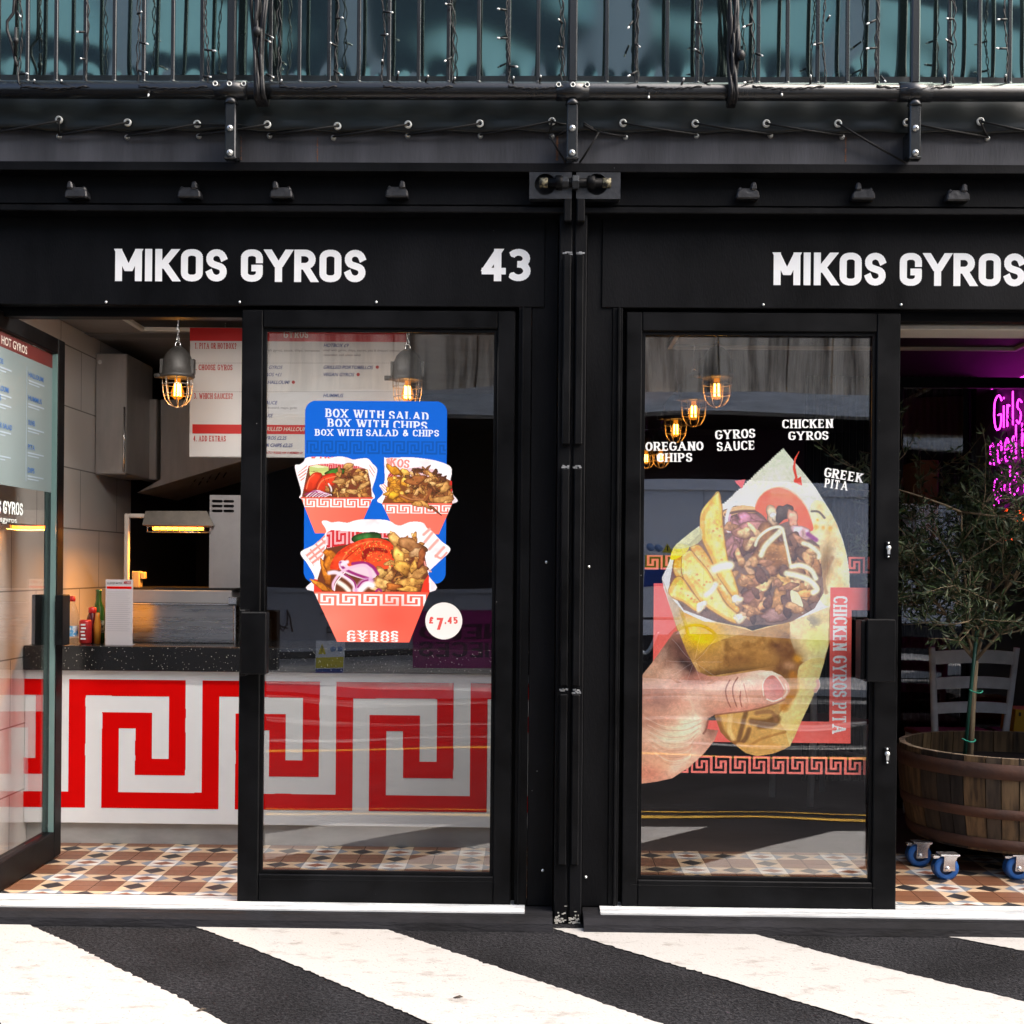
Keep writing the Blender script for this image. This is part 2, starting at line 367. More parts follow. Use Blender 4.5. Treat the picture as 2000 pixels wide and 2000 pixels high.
def glyph_polys(ch, tv, th, serif, sq):
    """strokes as polygons in a box of height 1; tv thick stems, th thin bars"""
    wd, strokes = glyph(ch, sq); polys = []
    def M(p): return np.array([p[0], th / 2 + p[1] * (1 - th)])
    for st in strokes:
        pts = [M(p) for p in st]
        closed = len(st) > 6 and abs(st[0][0] - st[-1][0]) + abs(st[0][1] - st[-1][1]) < 1e-6
        for i in range(len(pts) - 1):
            a, b = pts[i], pts[i + 1]; d = b - a; ln = np.hypot(*d)
            if ln < 1e-6: continue
            d = d / ln; s = abs(d[1])
            hw = (th + (tv - th) * s ** 1.3) / 2
            if not sq and len(pts) == 2 and ch in 'AVWMNXY' and d[0] * d[1] > 0 and ch != 'N': hw = (th + (tv - th) * .25) / 2
            ext0 = th / 2 if (i == 0 and not closed and len(pts) == 2) or (i == 0 and not closed and s > .9) else 0
            ext1 = th / 2 if (i == len(pts) - 2 and not closed and (len(pts) == 2 or s > .9)) else 0
            nrm = np.array([-d[1], d[0]]) * hw
            a2, b2 = a - d * ext0, b + d * ext1
            if len(pts) == 2 and .3 < s < .985:      # diagonal: horizontal cut ends
                hx = np.array([hw / s, 0]); k0 = (0 - a2[1]) / d[1] if False else 0
                ya, yb = (0 if a[1] < .2 else 1 if a[1] > .85 else a[1]), (0 if b[1] < .2 else 1 if b[1] > .85 else b[1])
                a3 = a + d * ((ya - a[1]) / d[1]); b3 = b + d * ((yb - b[1]) / d[1])
                polys.append([a3 - hx, a3 + hx, b3 + hx, b3 - hx])
            else:
                polys.append([a2 - nrm, a2 + nrm, b2 + nrm, b2 - nrm])
            if 0 < i: polys.append([a + hw * .98 * np.array([math.cos(t), math.sin(t)]) for t in np.linspace(0, 2 * math.pi, 10)[:-1]])
        if serif and not closed:
            ends = [(pts[0], pts[1])] + [(pts[-1], pts[-2])]
            for e, q in ends:
                d = q - e
                if abs(d[1]) > .35 * np.hypot(*d) and (e[1] < .12 or e[1] > .88) and len(pts) == 2 and ch not in '47.' and not (ch == 'M' and abs(e[0] - .37) < .02) and not (ch in 'VW' and e[1] < .5) and not (ch == 'A' and e[1] > .5):
                    y = 0 if e[1] < .5 else 1; sg = 1 if y == 0 else -1; hw = tv * .5 + .085
                    polys.append([(e[0] - hw, y), (e[0] + hw, y), (e[0] + hw, y + sg * th * .7), (e[0] - hw, y + sg * th * .7)])
        if serif and not closed and len(st) > 6 and ch in 'SCG':
            e = pts[0]; polys.append([(e[0] - th * .35, e[1] - .09), (e[0] + th * .55, e[1] - .09), (e[0] + th * .55, min(1, e[1] + .17)), (e[0] - th * .1, min(1, e[1] + .1))])
            if ch == 'S':
                e = pts[-1]; polys.append([(e[0] - th * .55, max(0, e[1] - .17)), (e[0] + th * .1, max(0, e[1] - .1)), (e[0] + th * .35, e[1] + .09), (e[0] - th * .55, e[1] + .09)])
        if serif and len(st) == 2 and ch in 'ETLFZ' and abs(st[0][1] - st[1][1]) < 1e-6:
            for e in ([pts[1]] if ch in 'ELF' else [pts[0], pts[1]] if ch == 'T' else [pts[0]] if st[0][1] > .5 else [pts[1]]):
                sg = -1 if e[1] > .6 else 1 if e[1] < .3 else 0
                if sg: polys.append([(e[0] - th * .5, e[1] - sg * th * .5), (e[0] + th * .5, e[1] - sg * th * .5), (e[0] + th * .5, e[1] + sg * .24), (e[0], e[1] + sg * .2)])
    return wd + tv, polys
def text_layout(s, tv=.2, th=.1, serif=True, sq=False, gap=.1):
    x = 0; out = []
    for ch in s:
        if ch == ' ': x += .36 if sq else .50; continue
        wd, ps = glyph_polys(ch, tv, th, serif, sq)
        ex = .085 if serif and ch not in 'OCGS' else 0
        out.append((x + tv / 2 + ex, ps)); x += wd + 2 * ex + gap
    return x - gap, out
def text_mask(xx, yy, s, x0, x1, y0, y1, rot=0., warp=None, **kw):
    """True where the text covers the grid; text box x0..x1, y0 (top)..y1 (bottom) in the grid's own units (y down)"""
    total, lay = text_layout(s, **kw); m = np.zeros(xx.shape, bool)
    cx, cyy = (x0 + x1) / 2, (y0 + y1) / 2; c, sn = math.cos(R(rot)), math.sin(R(rot))
    u = ((xx - cx) * c + (yy - cyy) * sn + (x1 - x0) / 2) / (x1 - x0) * total
    v = 1 - ((yy - cyy) * c - (xx - cx) * sn + (y1 - y0) / 2) / (y1 - y0)
    if warp: v = warp(u / total, v)
    for ox, ps in lay:
        sel = (u > ox - .4) & (u < ox + 1.5) & (v >= -.15) & (v <= 1.15)
        if not sel.any(): continue
        uu, vv = u[sel] - ox, v[sel]; mm = np.zeros(uu.shape, bool)
        for p in ps: mm |= inpoly(uu, vv, p)
        mm &= (vv >= (-.12 if '&' in s else 0)) & (vv <= 1)
        m[sel] |= mm
    return m
def grid(x0, y0, x1, y1, st):
    xs = np.arange(x0 + st / 2, x1, st); ys = np.arange(y0 + st / 2, y1, st)
    return np.meshgrid(xs, ys)
def key_mask(xx, yy, x0, x1, y0, y1, period, mirror=False, frac=.5):
    """Greek key band: True on the ribbon"""
    v = (yy - y0) / (y1 - y0); u = ((xx - x0) % period) / period
    if mirror: u = 1 - u
    t = .125; ut = .125
    m = np.zeros(xx.shape, bool)
    def seg(u0, u1, v0, v1):
        nonlocal m
        m |= (u >= u0) & (u < u1) & (v >= v0) & (v < v1)
    seg(0, ut, 0, 1); seg(0, 7 * ut, 0, t); seg(6 * ut, 7 * ut, 0, .74); seg(4 * ut, 7 * ut, .615, .74)
    seg(4 * ut, 5 * ut, .255, .74); seg(2 * ut, 5 * ut, .255, .38); seg(2 * ut, 3 * ut, .255, 1); seg(2 * ut, 1, .875, 1)
    return m & (xx >= x0) & (xx < x1) & (v >= 0) & (v < 1)

def runs_mesh(mb, m, st, x0, y0, fn, mi=0):
    """turn a mask into row-run quads; fn(px, py) -> 3D point (py down)"""
    for r in range(m.shape[0]):
        row = np.concatenate([[0], m[r].astype(np.int8), [0]]); d = np.diff(row)
        for a, b in zip(np.where(d == 1)[0], np.where(d == -1)[0]):
            xa, xb, ya, yb = x0 + a * st, x0 + b * st, y0 + r * st, y0 + (r + 1) * st
            mb.quad(fn(xa, yb), fn(xb, yb), fn(xb, ya), fn(xa, ya), mi)
    return mb
def plane_fn(x0, y0, x1, y1, Y):
    """axis-aligned map of a photo rectangle on to the plane y = Y"""
    ym, xm = (y0 + y1) / 2, (x0 + x1) / 2
    a, b = P(x0, ym, Y).x, P(x1, ym, Y).x; t, u = P(xm, y0, Y).z, P(xm, y1, Y).z
    return lambda px, py: (a + (px - x0) / (x1 - x0) * (b - a), Y, t + (py - y0) / (y1 - y0) * (u - t))
def text_obj(name, s, box, Y, m, parent, st=.5, rot=0., warp=None, pad=14, **kw):
    x0, y0, x1, y1 = box
    X0, Y0, X1, Y1 = x0 - pad, y0 - pad, x1 + pad, y1 + pad
    xx, yy = grid(X0, Y0, X1, Y1, st)
    mk = text_mask(xx, yy, s, x0, x1, y0, y1, rot, warp, **kw)
    mb = runs_mesh(MB(), mk, st, X0, Y0, plane_fn(X0, Y0, X1, Y1, Y))
    return mb.build(name, m, parent)
class Canvas:
    """a printed picture: colours per sample, turned into a fine mesh with a colour attribute"""
    def __init__(s, x0, y0, x1, y1, st):
        s.b = (x0, y0, x1, y1); s.st = st
        s.xx, s.yy = grid(x0, y0, x1, y1, st)
        s.c = np.ones(s.xx.shape + (3,)); s.a = np.zeros(s.xx.shape, bool)
    def put(s, m, col, k=1., solid=True):
        col = np.asarray(col, float)
        if col.max() > 1.5: col = col / 255.
        if np.ndim(k) == 0: k = np.full(s.xx.shape, float(k))
        if col.ndim == 1: col = np.broadcast_to(col, s.c.shape)
        kk = (k * m)[..., None]
        s.c = s.c * (1 - kk) + col * kk
        if solid: s.a |= m
        return m
    def poly(s, pts, smooth=False):
        p = crspline(pts) if smooth else pts
        return inpoly(s.xx, s.yy, p)
    def soft(s, cx, cyy, rx, ry, ang=0.):
        c, sn = math.cos(R(ang)), math.sin(R(ang))
        u = ((s.xx - cx) * c + (s.yy - cyy) * sn) / rx; v = (-(s.xx - cx) * sn + (s.yy - cyy) * c) / ry
        return np.exp(-(u * u + v * v))
    def win(s, x0, y0, x1, y1):
        b = s.b; h, w_ = s.a.shape
        i0, i1 = max(0, int((x0 - b[0]) / s.st) - 1), min(w_, int((x1 - b[0]) / s.st) + 2)
        j0, j1 = max(0, int((y0 - b[1]) / s.st) - 1), min(h, int((y1 - b[1]) / s.st) + 2)
        return (slice(j0, max(j0, j1)), slice(i0, max(i0, i1)))
    def line(s, pts, wd, col, k=1., within=None, smooth=True, solid=False):
        p = crspline(pts, False, 8) if smooth else np.array(pts, float)
        W = s.win(p[:, 0].min() - wd, p[:, 1].min() - wd, p[:, 0].max() + wd, p[:, 1].max() + wd); xx, yy = s.xx[W], s.yy[W]; m = np.full(xx.shape, 1e9)
        for a, b in zip(p[:-1], p[1:]):
            d = b - a; L = max(d @ d, 1e-9)
            t = np.clip(((xx - a[0]) * d[0] + (yy - a[1]) * d[1]) / L, 0, 1)
            m = np.minimum(m, np.hypot(xx - a[0] - t * d[0], yy - a[1] - t * d[1]))
        al = np.clip(1.6 - m / (wd / 2) * 1.1, 0, 1)
        if within is not None: al = al * within[W]
        kk = (al * k)[..., None]; s.c[W] = s.c[W] * (1 - kk) + np.asarray(col, float) / 255. * kk
        if solid: s.a[W] |= al > .4
    def blob(s, cx, cyy, rx, ry, ang, col, seed, rim=.5, hi=.35, rough=.2, tex=.3, within=None, light=(-.4, -.8), solid=False):
        rs = np.random.RandomState(seed); c, sn = math.cos(R(ang)), math.sin(R(ang)); rm = max(rx, ry) * 1.7
        W = s.win(cx - rm, cyy - rm, cx + rm, cyy + rm); xx, yy = s.xx[W], s.yy[W]
        if xx.size == 0: return
        u = ((xx - cx) * c + (yy - cyy) * sn) / rx; v = (-(xx - cx) * sn + (yy - cyy) * c) / ry
        th = np.arctan2(v, u); r = np.hypot(u, v)
        edge = 1 + sum(rough / (k + 1) * np.sin((k + 2) * th + rs.rand() * 6.3) for k in range(5))
        q = r / np.maximum(edge, .2); m = (q < 1).astype(float)
        if within is not None: m = m * within[W]
        n = vnoise(xx + 977 * (seed % 31), yy + 531 * (seed % 17), max(3., min(rx, ry) * .8), seed, 3) - .5
        sh = 1 + hi * ((xx - cx) * light[0] + (yy - cyy) * light[1]) / max(rx, ry) + tex * 2 * n
        sh = np.clip(sh * (1 - rim * np.clip((q - .6) / .4, 0, 1) ** 1.5), .02, 3)
        colr = np.clip(np.asarray(col, float) / 255. * sh[..., None] ** np.array([.85, 1.1, 1.3]), 0, 1)
        s.c[W] = s.c[W] * (1 - m[..., None]) + colr * m[..., None]
        if solid: s.a[W] |= m > .5
    def pile(s, region, num, size, pal, seed, elong=1.8, **kw):
        """overlapping pieces filling a region, far ones first"""
        rs = np.random.RandomState(seed); p = np.asarray(region, float); lo, hi = p.min(0), p.max(0); inside = s.poly(p); pts = []
        while len(pts) < num:
            q = lo + (hi - lo) * rs.rand(2)
            if inpoly(np.array([q[0]]), np.array([q[1]]), p)[0]: pts.append(q)
        for i, q in enumerate(sorted(pts, key=lambda t: t[1] + rs.rand() * 8)):
            z = size * (.65 + .7 * rs.rand()); s.blob(q[0], q[1], z * elong ** .5, z / elong ** .5, rs.rand() * 180, pal[rs.randint(len(pal))], seed * 100 + i, **kw)
    def mesh(s, name, fn, mt, parent=None, gain=1.0, shift=0., **kw):
        h, w_ = s.a.shape; x0, y0, x1, y1 = s.b; st = s.st
        a0 = fn(x0, y0); a1 = fn(x1, y0); a2 = fn(x0, y1)
        a0, a1, a2 = np.array(a0), np.array(a1), np.array(a2); o0 = np.array(org(parent))
        U = (np.arange(w_ + 1) * st / (x1 - x0)); V = (np.arange(h + 1) * st / (y1 - y0))
        co = a0[None, None] + U[None, :, None] * (a1 - a0) + V[:, None, None] * (a2 - a0) - o0
        me = bpy.data.meshes.new(name)
        ys, xs = np.where(s.a); i00 = ys * (w_ + 1) + xs
        quads = np.stack([i00, i00 + w_ + 1, i00 + w_ + 2, i00 + 1], 1)
        used, inv = np.unique(quads, return_inverse=True); quads = inv.reshape(-1, 4); co = co.reshape(-1, 3)[used]
        nf = len(quads)
        me.vertices.add(len(co)); me.vertices.foreach_set('co', co.ravel())
        me.loops.add(nf * 4); me.loops.foreach_set('vertex_index', quads.ravel().astype(np.int32))
        me.polygons.add(nf); me.polygons.foreach_set('loop_start', np.arange(nf, dtype=np.int32) * 4)
        me.polygons.foreach_set('loop_total', np.full(nf, 4, np.int32))
        me.update(calc_edges=True)
        cc = lin(np.clip(s.c[ys, xs], 0, 1)) * gain
        at = me.attributes.new('Col', 'FLOAT_COLOR', 'FACE')
        at.data.foreach_set('color', np.concatenate([cc, np.ones((nf, 1))], 1).astype(np.float32).ravel())
        me.materials.append(mt)
        o = bpy.data.objects.new(name, me); C.objects.link(o)
        if parent: o.parent = parent
        ORG[o.name] = Vector(o0)
        return tag(o, **kw)
def btext(name, body, loc, size, m, parent, shear=0., align='LEFT', bold=0., rot=(90, 0, 0), sx=1.):
    """small sans lettering with Blender's built-in font, turned into a mesh"""
    cu = bpy.data.curves.new(name, 'FONT'); cu.body = body; cu.size = size; cu.shear = shear; cu.align_x = align; cu.offset = bold
    cu.resolution_u = 3
    ob = bpy.data.objects.new(name, cu); C.objects.link(ob)
    me = bpy.data.meshes.new_from_object(ob.evaluated_get(bpy.context.evaluated_depsgraph_get()))
    bpy.data.objects.remove(ob)
    me.transform(Matrix.Translation(Vector(loc) - org(parent)) @ Matrix.Rotation(R(rot[2]), 4, 'Z') @ Matrix.Rotation(R(rot[0]), 4, 'X') @ Matrix.Diagonal((sx, 1, 1, 1)))
    me.materials.clear(); me.materials.append(m)
    o = bpy.data.objects.new(name, me); C.objects.link(o); o.parent = parent
    ORG[o.name] = org(parent)
    return o
# ================================================================== materials of the place
from mathutils.geometry import tessellate_polygon
BLK = mat('black_paint', (.0030, .0032, .0040), .47, speck=.16, var=.8, vs=3.0, stretch=(1, 1, .35), bump=.10, bs=160, spec=.13, rvar=.10)
BLK2 = mat('black_frame', (.0026, .0028, .0034), .45, speck=.18, var=.8, vs=5, bump=.05, bs=220, spec=.14, rvar=.08)
RAILM = mat('railing_steel', (.0130, .0150, .0170), .27, var=.3, vs=7, bump=.05, bs=120, spec=.6)
BEAMM = mat('weathered_beam', (.052, .053, .060), .52, var=.55, vs=3.4, stretch=(1.6, 1, .22), bump=.12, bs=70, spec=.4)
WHITE = mat('white_vinyl', (.80, .82, .83), .4, var=.04, vs=9)
STEEL = mat('stainless', (.55, .55, .56), .28, metal=1., var=.2, vs=4, stretch=(.3, 1, 6), rvar=.06)
ALU = mat('aluminium_sill', (.60, .62, .63), .42, metal=.2, var=.35, vs=6, stretch=(.5, 4, 1))
BOLT = mat('zinc_bolt', (.74, .77, .76), .3, metal=.75, var=.15, vs=60)
RUST = mat('rusty_scratch', (.16, .07, .035), .85, var=.5, vs=40)
SCRATCH = mat('bare_scratches', (.22, .23, .24), .7, var=.6, vs=60)
RED = mat('red_print', rgb(226, 2, 2), .5, spec=.08, var=.05, vs=5)
PANELW = mat('white_counter_paint', (.87, .89, .90), .5, spec=.2, var=.035, vs=3)
GLASS = glass_mat('door_glass', 1.9, (.99, .995, .99), wave=.035, ws=1.1)
GLASS2 = glass_mat('coated_door_glass', 2.3, (.97, .98, .98), wave=.03, ws=1.1)

def plate(mb, outer, holes, y0, y1, mi=0):
    """flat plate with holes, outline in (x, z), thickness y0..y1"""
    loops = [outer] + holes
    tris = tessellate_polygon([[Vector((p[0], p[1], 0)) for p in lp] for lp in loops])
    flat = [p for lp in loops for p in lp]
    n = len(flat)
    mb.add([(p[0], y0, p[1]) for p in flat] + [(p[0], y1, p[1]) for p in flat],
           [list(t) for t in tris] + [[i + n for i in t][::-1] for t in tris], mi)
    for lp in loops:
        k = len(lp)
        mb.add([(p[0], y0, p[1]) for p in lp] + [(p[0], y1, p[1]) for p in lp], [(i, (i + 1) % k, (i + 1) % k + k, i + k) for i in range(k)], mi)

# ================================================================== ground
gm = bpy.data.materials.new('asphalt'); gm.use_nodes = True
n, l = gm.node_tree.nodes, gm.node_tree.links; b = n['Principled BSDF']
tc = n.new('ShaderNodeTexCoord')
n1 = n.new('ShaderNodeTexNoise'); n1.inputs['Scale'].default_value = 70; n1.inputs['Detail'].default_value = 6; n1.inputs['Roughness'].default_value = .7
n2 = n.new('ShaderNodeTexNoise'); n2.inputs['Scale'].default_value = 2.2; n2.inputs['Detail'].default_value = 6
vo = n.new('ShaderNodeTexVoronoi'); vo.inputs['Scale'].default_value = 130
for k in (n1, n2, vo): l.new(tc.outputs['Object'], k.inputs['Vector'])
r1 = n.new('ShaderNodeValToRGB'); e = r1.color_ramp.elements
e[0].position = .40; e[0].color = (.004, .004, .005, 1); e[1].position = .68; e[1].color = (.034, .034, .037, 1)
l.new(n1.outputs['Fac'], r1.inputs['Fac'])
r2 = n.new('ShaderNodeMapRange'); r2.inputs['From Min'].default_value = .3; r2.inputs['From Max'].default_value = .7; r2.inputs['To Min'].default_value = .55; r2.inputs['To Max'].default_value = 1.5
l.new(n2.outputs['Fac'], r2.inputs['Value'])
mx = n.new('ShaderNodeVectorMath'); mx.operation = 'SCALE'; l.new(r1.outputs['Color'], mx.inputs[0]); l.new(r2.outputs[0], mx.inputs['Scale'])
l.new(mx.outputs[0], b.inputs['Base Color']); b.inputs['Roughness'].default_value = .9; b.inputs['Specular IOR Level'].default_value = .12
bp = n.new('ShaderNodeBump'); bp.inputs['Strength'].default_value = .8; bp.inputs['Distance'].default_value = .006
ad = n.new('ShaderNodeMath'); ad.operation = 'ADD'; l.new(n1.outputs['Fac'], ad.inputs[0]); l.new(vo.outputs['Distance'], ad.inputs[1])
l.new(ad.outputs[0], bp.inputs['Height']); l.new(bp.outputs[0], b.inputs['Normal'])
MATS['asphalt'] = gm

pm = bpy.data.materials.new('road_paint'); pm.use_nodes = True
n, l = pm.node_tree.nodes, pm.node_tree.links; b = n['Principled BSDF']
tc = n.new('ShaderNodeTexCoord')
n1 = n.new('ShaderNodeTexNoise'); n1.inputs['Scale'].default_value = 7; n1.inputs['Detail'].default_value = 9; n1.inputs['Roughness'].default_value = .7
mp = n.new('ShaderNodeMapping'); mp.inputs['Scale'].default_value = (1, 1.6, 1); mp.inputs['Rotation'].default_value = (0, 0, R(35)); l.new(tc.outputs['Object'], mp.inputs[0])
l.new(mp.outputs[0], n1.inputs['Vector'])
n2 = n.new('ShaderNodeTexNoise'); n2.inputs['Scale'].default_value = 110; n2.inputs['Detail'].default_value = 4; l.new(tc.outputs['Object'], n2.inputs['Vector'])
r1 = n.new('ShaderNodeValToRGB'); e = r1.color_ramp.elements
e[0].position = .30; e[0].color = (.22, .205, .18, 1); e[1].position = .45; e[1].color = (.40, .39, .372, 1)
l.new(n1.outputs['Fac'], r1.inputs['Fac'])
r3 = n.new('ShaderNodeValToRGB'); e = r3.color_ramp.elements
e[0].position = .30; e[0].color = (.42, .40, .38, 1); e[1].position = .37; e[1].color = (1, 1, 1, 1)
l.new(n2.outputs['Fac'], r3.inputs['Fac'])
mm = n.new('ShaderNodeMix'); mm.data_type = 'RGBA'; mm.blend_type = 'MULTIPLY'; mm.inputs[0].default_value = .8
l.new(r1.outputs['Color'], mm.inputs[6]); l.new(r3.outputs['Color'], mm.inputs[7]); l.new(mm.outputs[2], b.inputs['Base Color'])
b.inputs['Roughness'].default_value = .6
bp = n.new('ShaderNodeBump'); bp.inputs['Strength'].default_value = .35; bp.inputs['Distance'].default_value = .004; l.new(n2.outputs['Fac'], bp.inputs['Height']); l.new(bp.outputs[0], b.inputs['Normal'])
MATS['road_paint'] = pm

MB().quad((-60, -60, 0), (60, -60, 0), (60, 60, 0), (-60, 60, 0)).build('ground', gm, kind='structure')

rng = random.Random(7)
def stripe(label, left, right, top):
    """ground outline from photo points; left/right are the two long edges (top to bottom)"""
    L = [PZ(*p) for p in left]; Rr = [PZ(*p) for p in right]
    def ext(a, b): d = (b - a).normalized(); t = (-1.72 - b.y) / d.y if d.y < -.05 else 1.5; return b + d * t
    L.append(ext(L[0], L[-1])); Rr.append(ext(Rr[0], Rr[-1]))
    T = [PZ(*p) for p in top]
    ring_ = L[::-1] + T + Rr
    out = []
    for a, b_ in zip(ring_, ring_[1:] + ring_[:1]):
        k = max(1, int((b_ - a).length / .014)); d = b_ - a
        nrm = Vector((-d.y, d.x, 0)).normalized() if d.length else Vector()
        for i in range(k):
            q = a + d * i / k
            j = rng.gauss(0, .0030) + .0012 * math.sin(q.x * 9 + q.y * 14)
            out.append((q.x + nrm.x * j, q.y + nrm.y * j))
    tr = tessellate_polygon([[Vector((p[0], p[1], 0)) for p in out]])
    mb = MB(); mb.add([(p[0], p[1], .004) for p in out], [list(t) for t in tr])
    o = mb.build('painted_stripe', pm)
    for pl in o.data.polygons:
        if pl.normal.z < 0: pl.flip()
    return tag(o, label, 'road marking', 'white diagonal stripes painted on the asphalt')
stripe('broad white stripe in the bottom left corner of the asphalt, below the tiled entrance', [(-420, 1770), (-260, 1850), (-40, 1975), (10, 2008)],
       [(26, 1794), (124, 1837), (223, 1889), (336, 1943), (435, 1998)], [(-200, 1788)])
stripe('broad white stripe starting at the kerb below the door with the blue food poster', [(352, 1801), (450, 1837), (637, 1912), (838, 1999)],
       [(725, 1806), (1000, 1901), (1119, 1941), (1285, 2000)], [(540, 1802)])
stripe('broad white stripe starting at the foot of the twin posts, below the gyros picture', [(1080, 1815), (1248, 1866), (1466, 1930), (1699, 2000)],
       [(1430, 1815), (1642, 1871), (2000, 1959)], [(1260, 1813)])
stripe('sliver of white stripe at the right edge, in front of the barrel planter', [(1795, 1820), (2000, 1859), (2400, 1945)],
       [(2150, 1822), (2700, 1910)], [(1990, 1820)])

KERB = mat('dark_kerb', (.0085, .0085, .0105), .75, spec=.2, var=.75, vs=5, stretch=(.7, 1, 3), bump=.5, bs=35)
kb = MB(); pr = [(-.125, 0.001), (-.115, .030), (-.085, .047), (.2, .047), (.2, .001)]
spans = ((-3.4, X(1084)), (X(1144), 3.4)); NX = 30
for x_a, x_b in spans:
  for xe in (x_a, x_b): kb.add([(xe, q[0], q[1]) for q in pr], [tuple(range(len(pr)))])
  for i in range(NX):
    xa, xb = x_a + (x_b - x_a) * i / NX, x_a + (x_b - x_a) * (i + 1) / NX
    for k in range(len(pr) - 1):
        q0, q1 = pr[k], pr[k + 1]
        kb.quad((xa, q0[0], q0[1]), (xb, q0[0], q0[1]), (xb, q1[0], q1[1]), (xa, q1[0], q1[1]))
kb.build('kerb', KERB, kind='structure')

# ================================================================== tiled floor: every tile a polygon with its own colour
FZ = .055
def floor(name, x0, x1, y0, y1, phase, seed):
    rs = random.Random(seed); a, bw = .112 * 1.0, .118; px_ = 2 * a + bw
    a2, b2 = .175, .112
    py_ = a2 + b2
    BRN, CRM, BLKT, GRY, WHT, RDT = (.200, .088, .048), (.55, .40, .26), (.030, .028, .030), (.20, .235, .28), (.66, .63, .58), (.24, .085, .04)
    vs, fs, cs = [], [], []
    def face(p, c):
        q = []
        P_ = list(p)                                   # clip to the floor rectangle
        for ax, lim, sg in ((0, x0, 1), (0, x1, -1), (1, y0, 1), (1, y1, -1)):
            q = []
            for i in range(len(P_)):
                s_, e_ = P_[i - 1], P_[i]; ds, de = sg * (s_[ax] - lim), sg * (e_[ax] - lim)
                if (ds < 0) != (de < 0): t = ds / (ds - de); q.append((s_[0] + (e_[0] - s_[0]) * t, s_[1] + (e_[1] - s_[1]) * t))
                if de >= 0: q.append(e_)
            P_ = q
            if len(P_) < 3: return
        k = 1 + rs.uniform(-.12, .12); i0 = len(vs)
        vs.extend((p_[0], p_[1], FZ) for p_ in P_); fs.append(list(range(i0, i0 + len(P_)))); cs.append(tuple(v * k for v in c))
    g = .0012
    for i in range(int((x0 - phase) // px_), int((x1 - phase) // px_) + 3):
        for j in range(int((y1 - y0) / py_) + 2):
            X0, Y0 = phase + (i - 1) * px_, y0 - .065 + j * py_
            if X0 > x1 or X0 + px_ < x0: continue
            # row strip below the two squares
            xs_, ye = X0 + 2 * a, Y0 + b2; xm, ym = X0 + a, Y0 + b2 / 2
            hw = a * .50
            face([(xm - hw, ym), (xm, Y0 + g), (xm + hw, ym), (xm, ye - g)], BLKT)
            for sx in (-1, 1):
                xe = xm + sx * a
                face([(xe, Y0 + g * 2), (xe, ye - g * 2), (xe - sx * a * .40, ym)], GRY)
                face([(xm, ye - g), (xm + sx * hw, ym), (xe - sx * a * .40, ym), (xe, ye - g)], CRM)
                face([(xm, Y0 + g), (xm + sx * hw, ym), (xe - sx * a * .40, ym), (xe, Y0 + g)], CRM)
                for h in (0, 1):
                    face([(xm + sx * g, ye + g + h * a2 / 2), (xe - sx * g, ye + g + h * a2 / 2), (xe - sx * g, ye - g / 2 + (h + 1) * a2 / 2), (xm + sx * g, ye - g / 2 + (h + 1) * a2 / 2)], BRN)
            # column strip: alternating diamonds
            xc, hw2 = X0 + 2 * a + bw / 2, bw * .44
            for (yc, h, dc, bc) in ((Y0 + b2 / 2, b2 / 2, RDT, WHT), (Y0 + b2 + a2 / 2, a2 / 2, BLKT, CRM)):
                dh = h * .62
                face([(xc - hw2, yc), (xc, yc - dh), (xc + hw2, yc), (xc, yc + dh)], dc)
                for sy in (-1, 1):
                    face([(xc - hw2 * .9, yc + sy * h), (xc + hw2 * .9, yc + sy * h), (xc, yc + sy * (dh + .004))], GRY)
                    for sx in (-1, 1):
                        face([(xc + sx * bw / 2, yc), (xc + sx * hw2, yc), (xc, yc + sy * dh), (xc, yc + sy * (dh + .004)), (xc + sx * hw2 * .9, yc + sy * h), (xc + sx * bw / 2, yc + sy * h)], bc)
    me = bpy.data.meshes.new(name); me.from_pydata(vs, [], fs); me.update()
    at = me.attributes.new('Col', 'FLOAT_COLOR', 'FACE')
    at.data.foreach_set('color', np.array([(*c, 1) for c in cs], np.float32).ravel())
    me.materials.append(vcol_mat('floor_tiles', .38, .4, .06))
    for p in me.polygons:
        if p.normal.z < 0: p.flip()
    o = bpy.data.objects.new(name, me); C.objects.link(o)
    return tag(o, kind='structure')
XWL = -2.42                                      # left wall of the left unit
XM0, XM1 = X(1113.5) - .006, X(1115.5) + .006    # the gap between the two units
XWR = 3.12
YC = PZ(300, 1648, FZ).y                         # foot of the counter
ph = PZ(302, 1722, FZ).x                         # left edge of a pair of brown tiles
floor('tiled_floor', XWL, XM0 - .05, .16, YC + .3, ph, 3)
ph2 = PZ(1759, 1770, FZ).x
YT2 = PZ(1480, 1664, FZ).y
floor('tiled_floor', XM1 + .05, XWR, .16, YT2, ph2, 5)
DARKF = mat('dark_floor', (.045, .030, .026), .45, var=.4, vs=4, stretch=(1, 5, 1))
MB().box(XM1 + .05, XWR, YT2 + .001, 6.6, .0, FZ - .002).box(XWL, XM0 - .05, YC + .31, 4.3, .0, FZ - .002).build('inner_floor', DARKF, kind='structure')

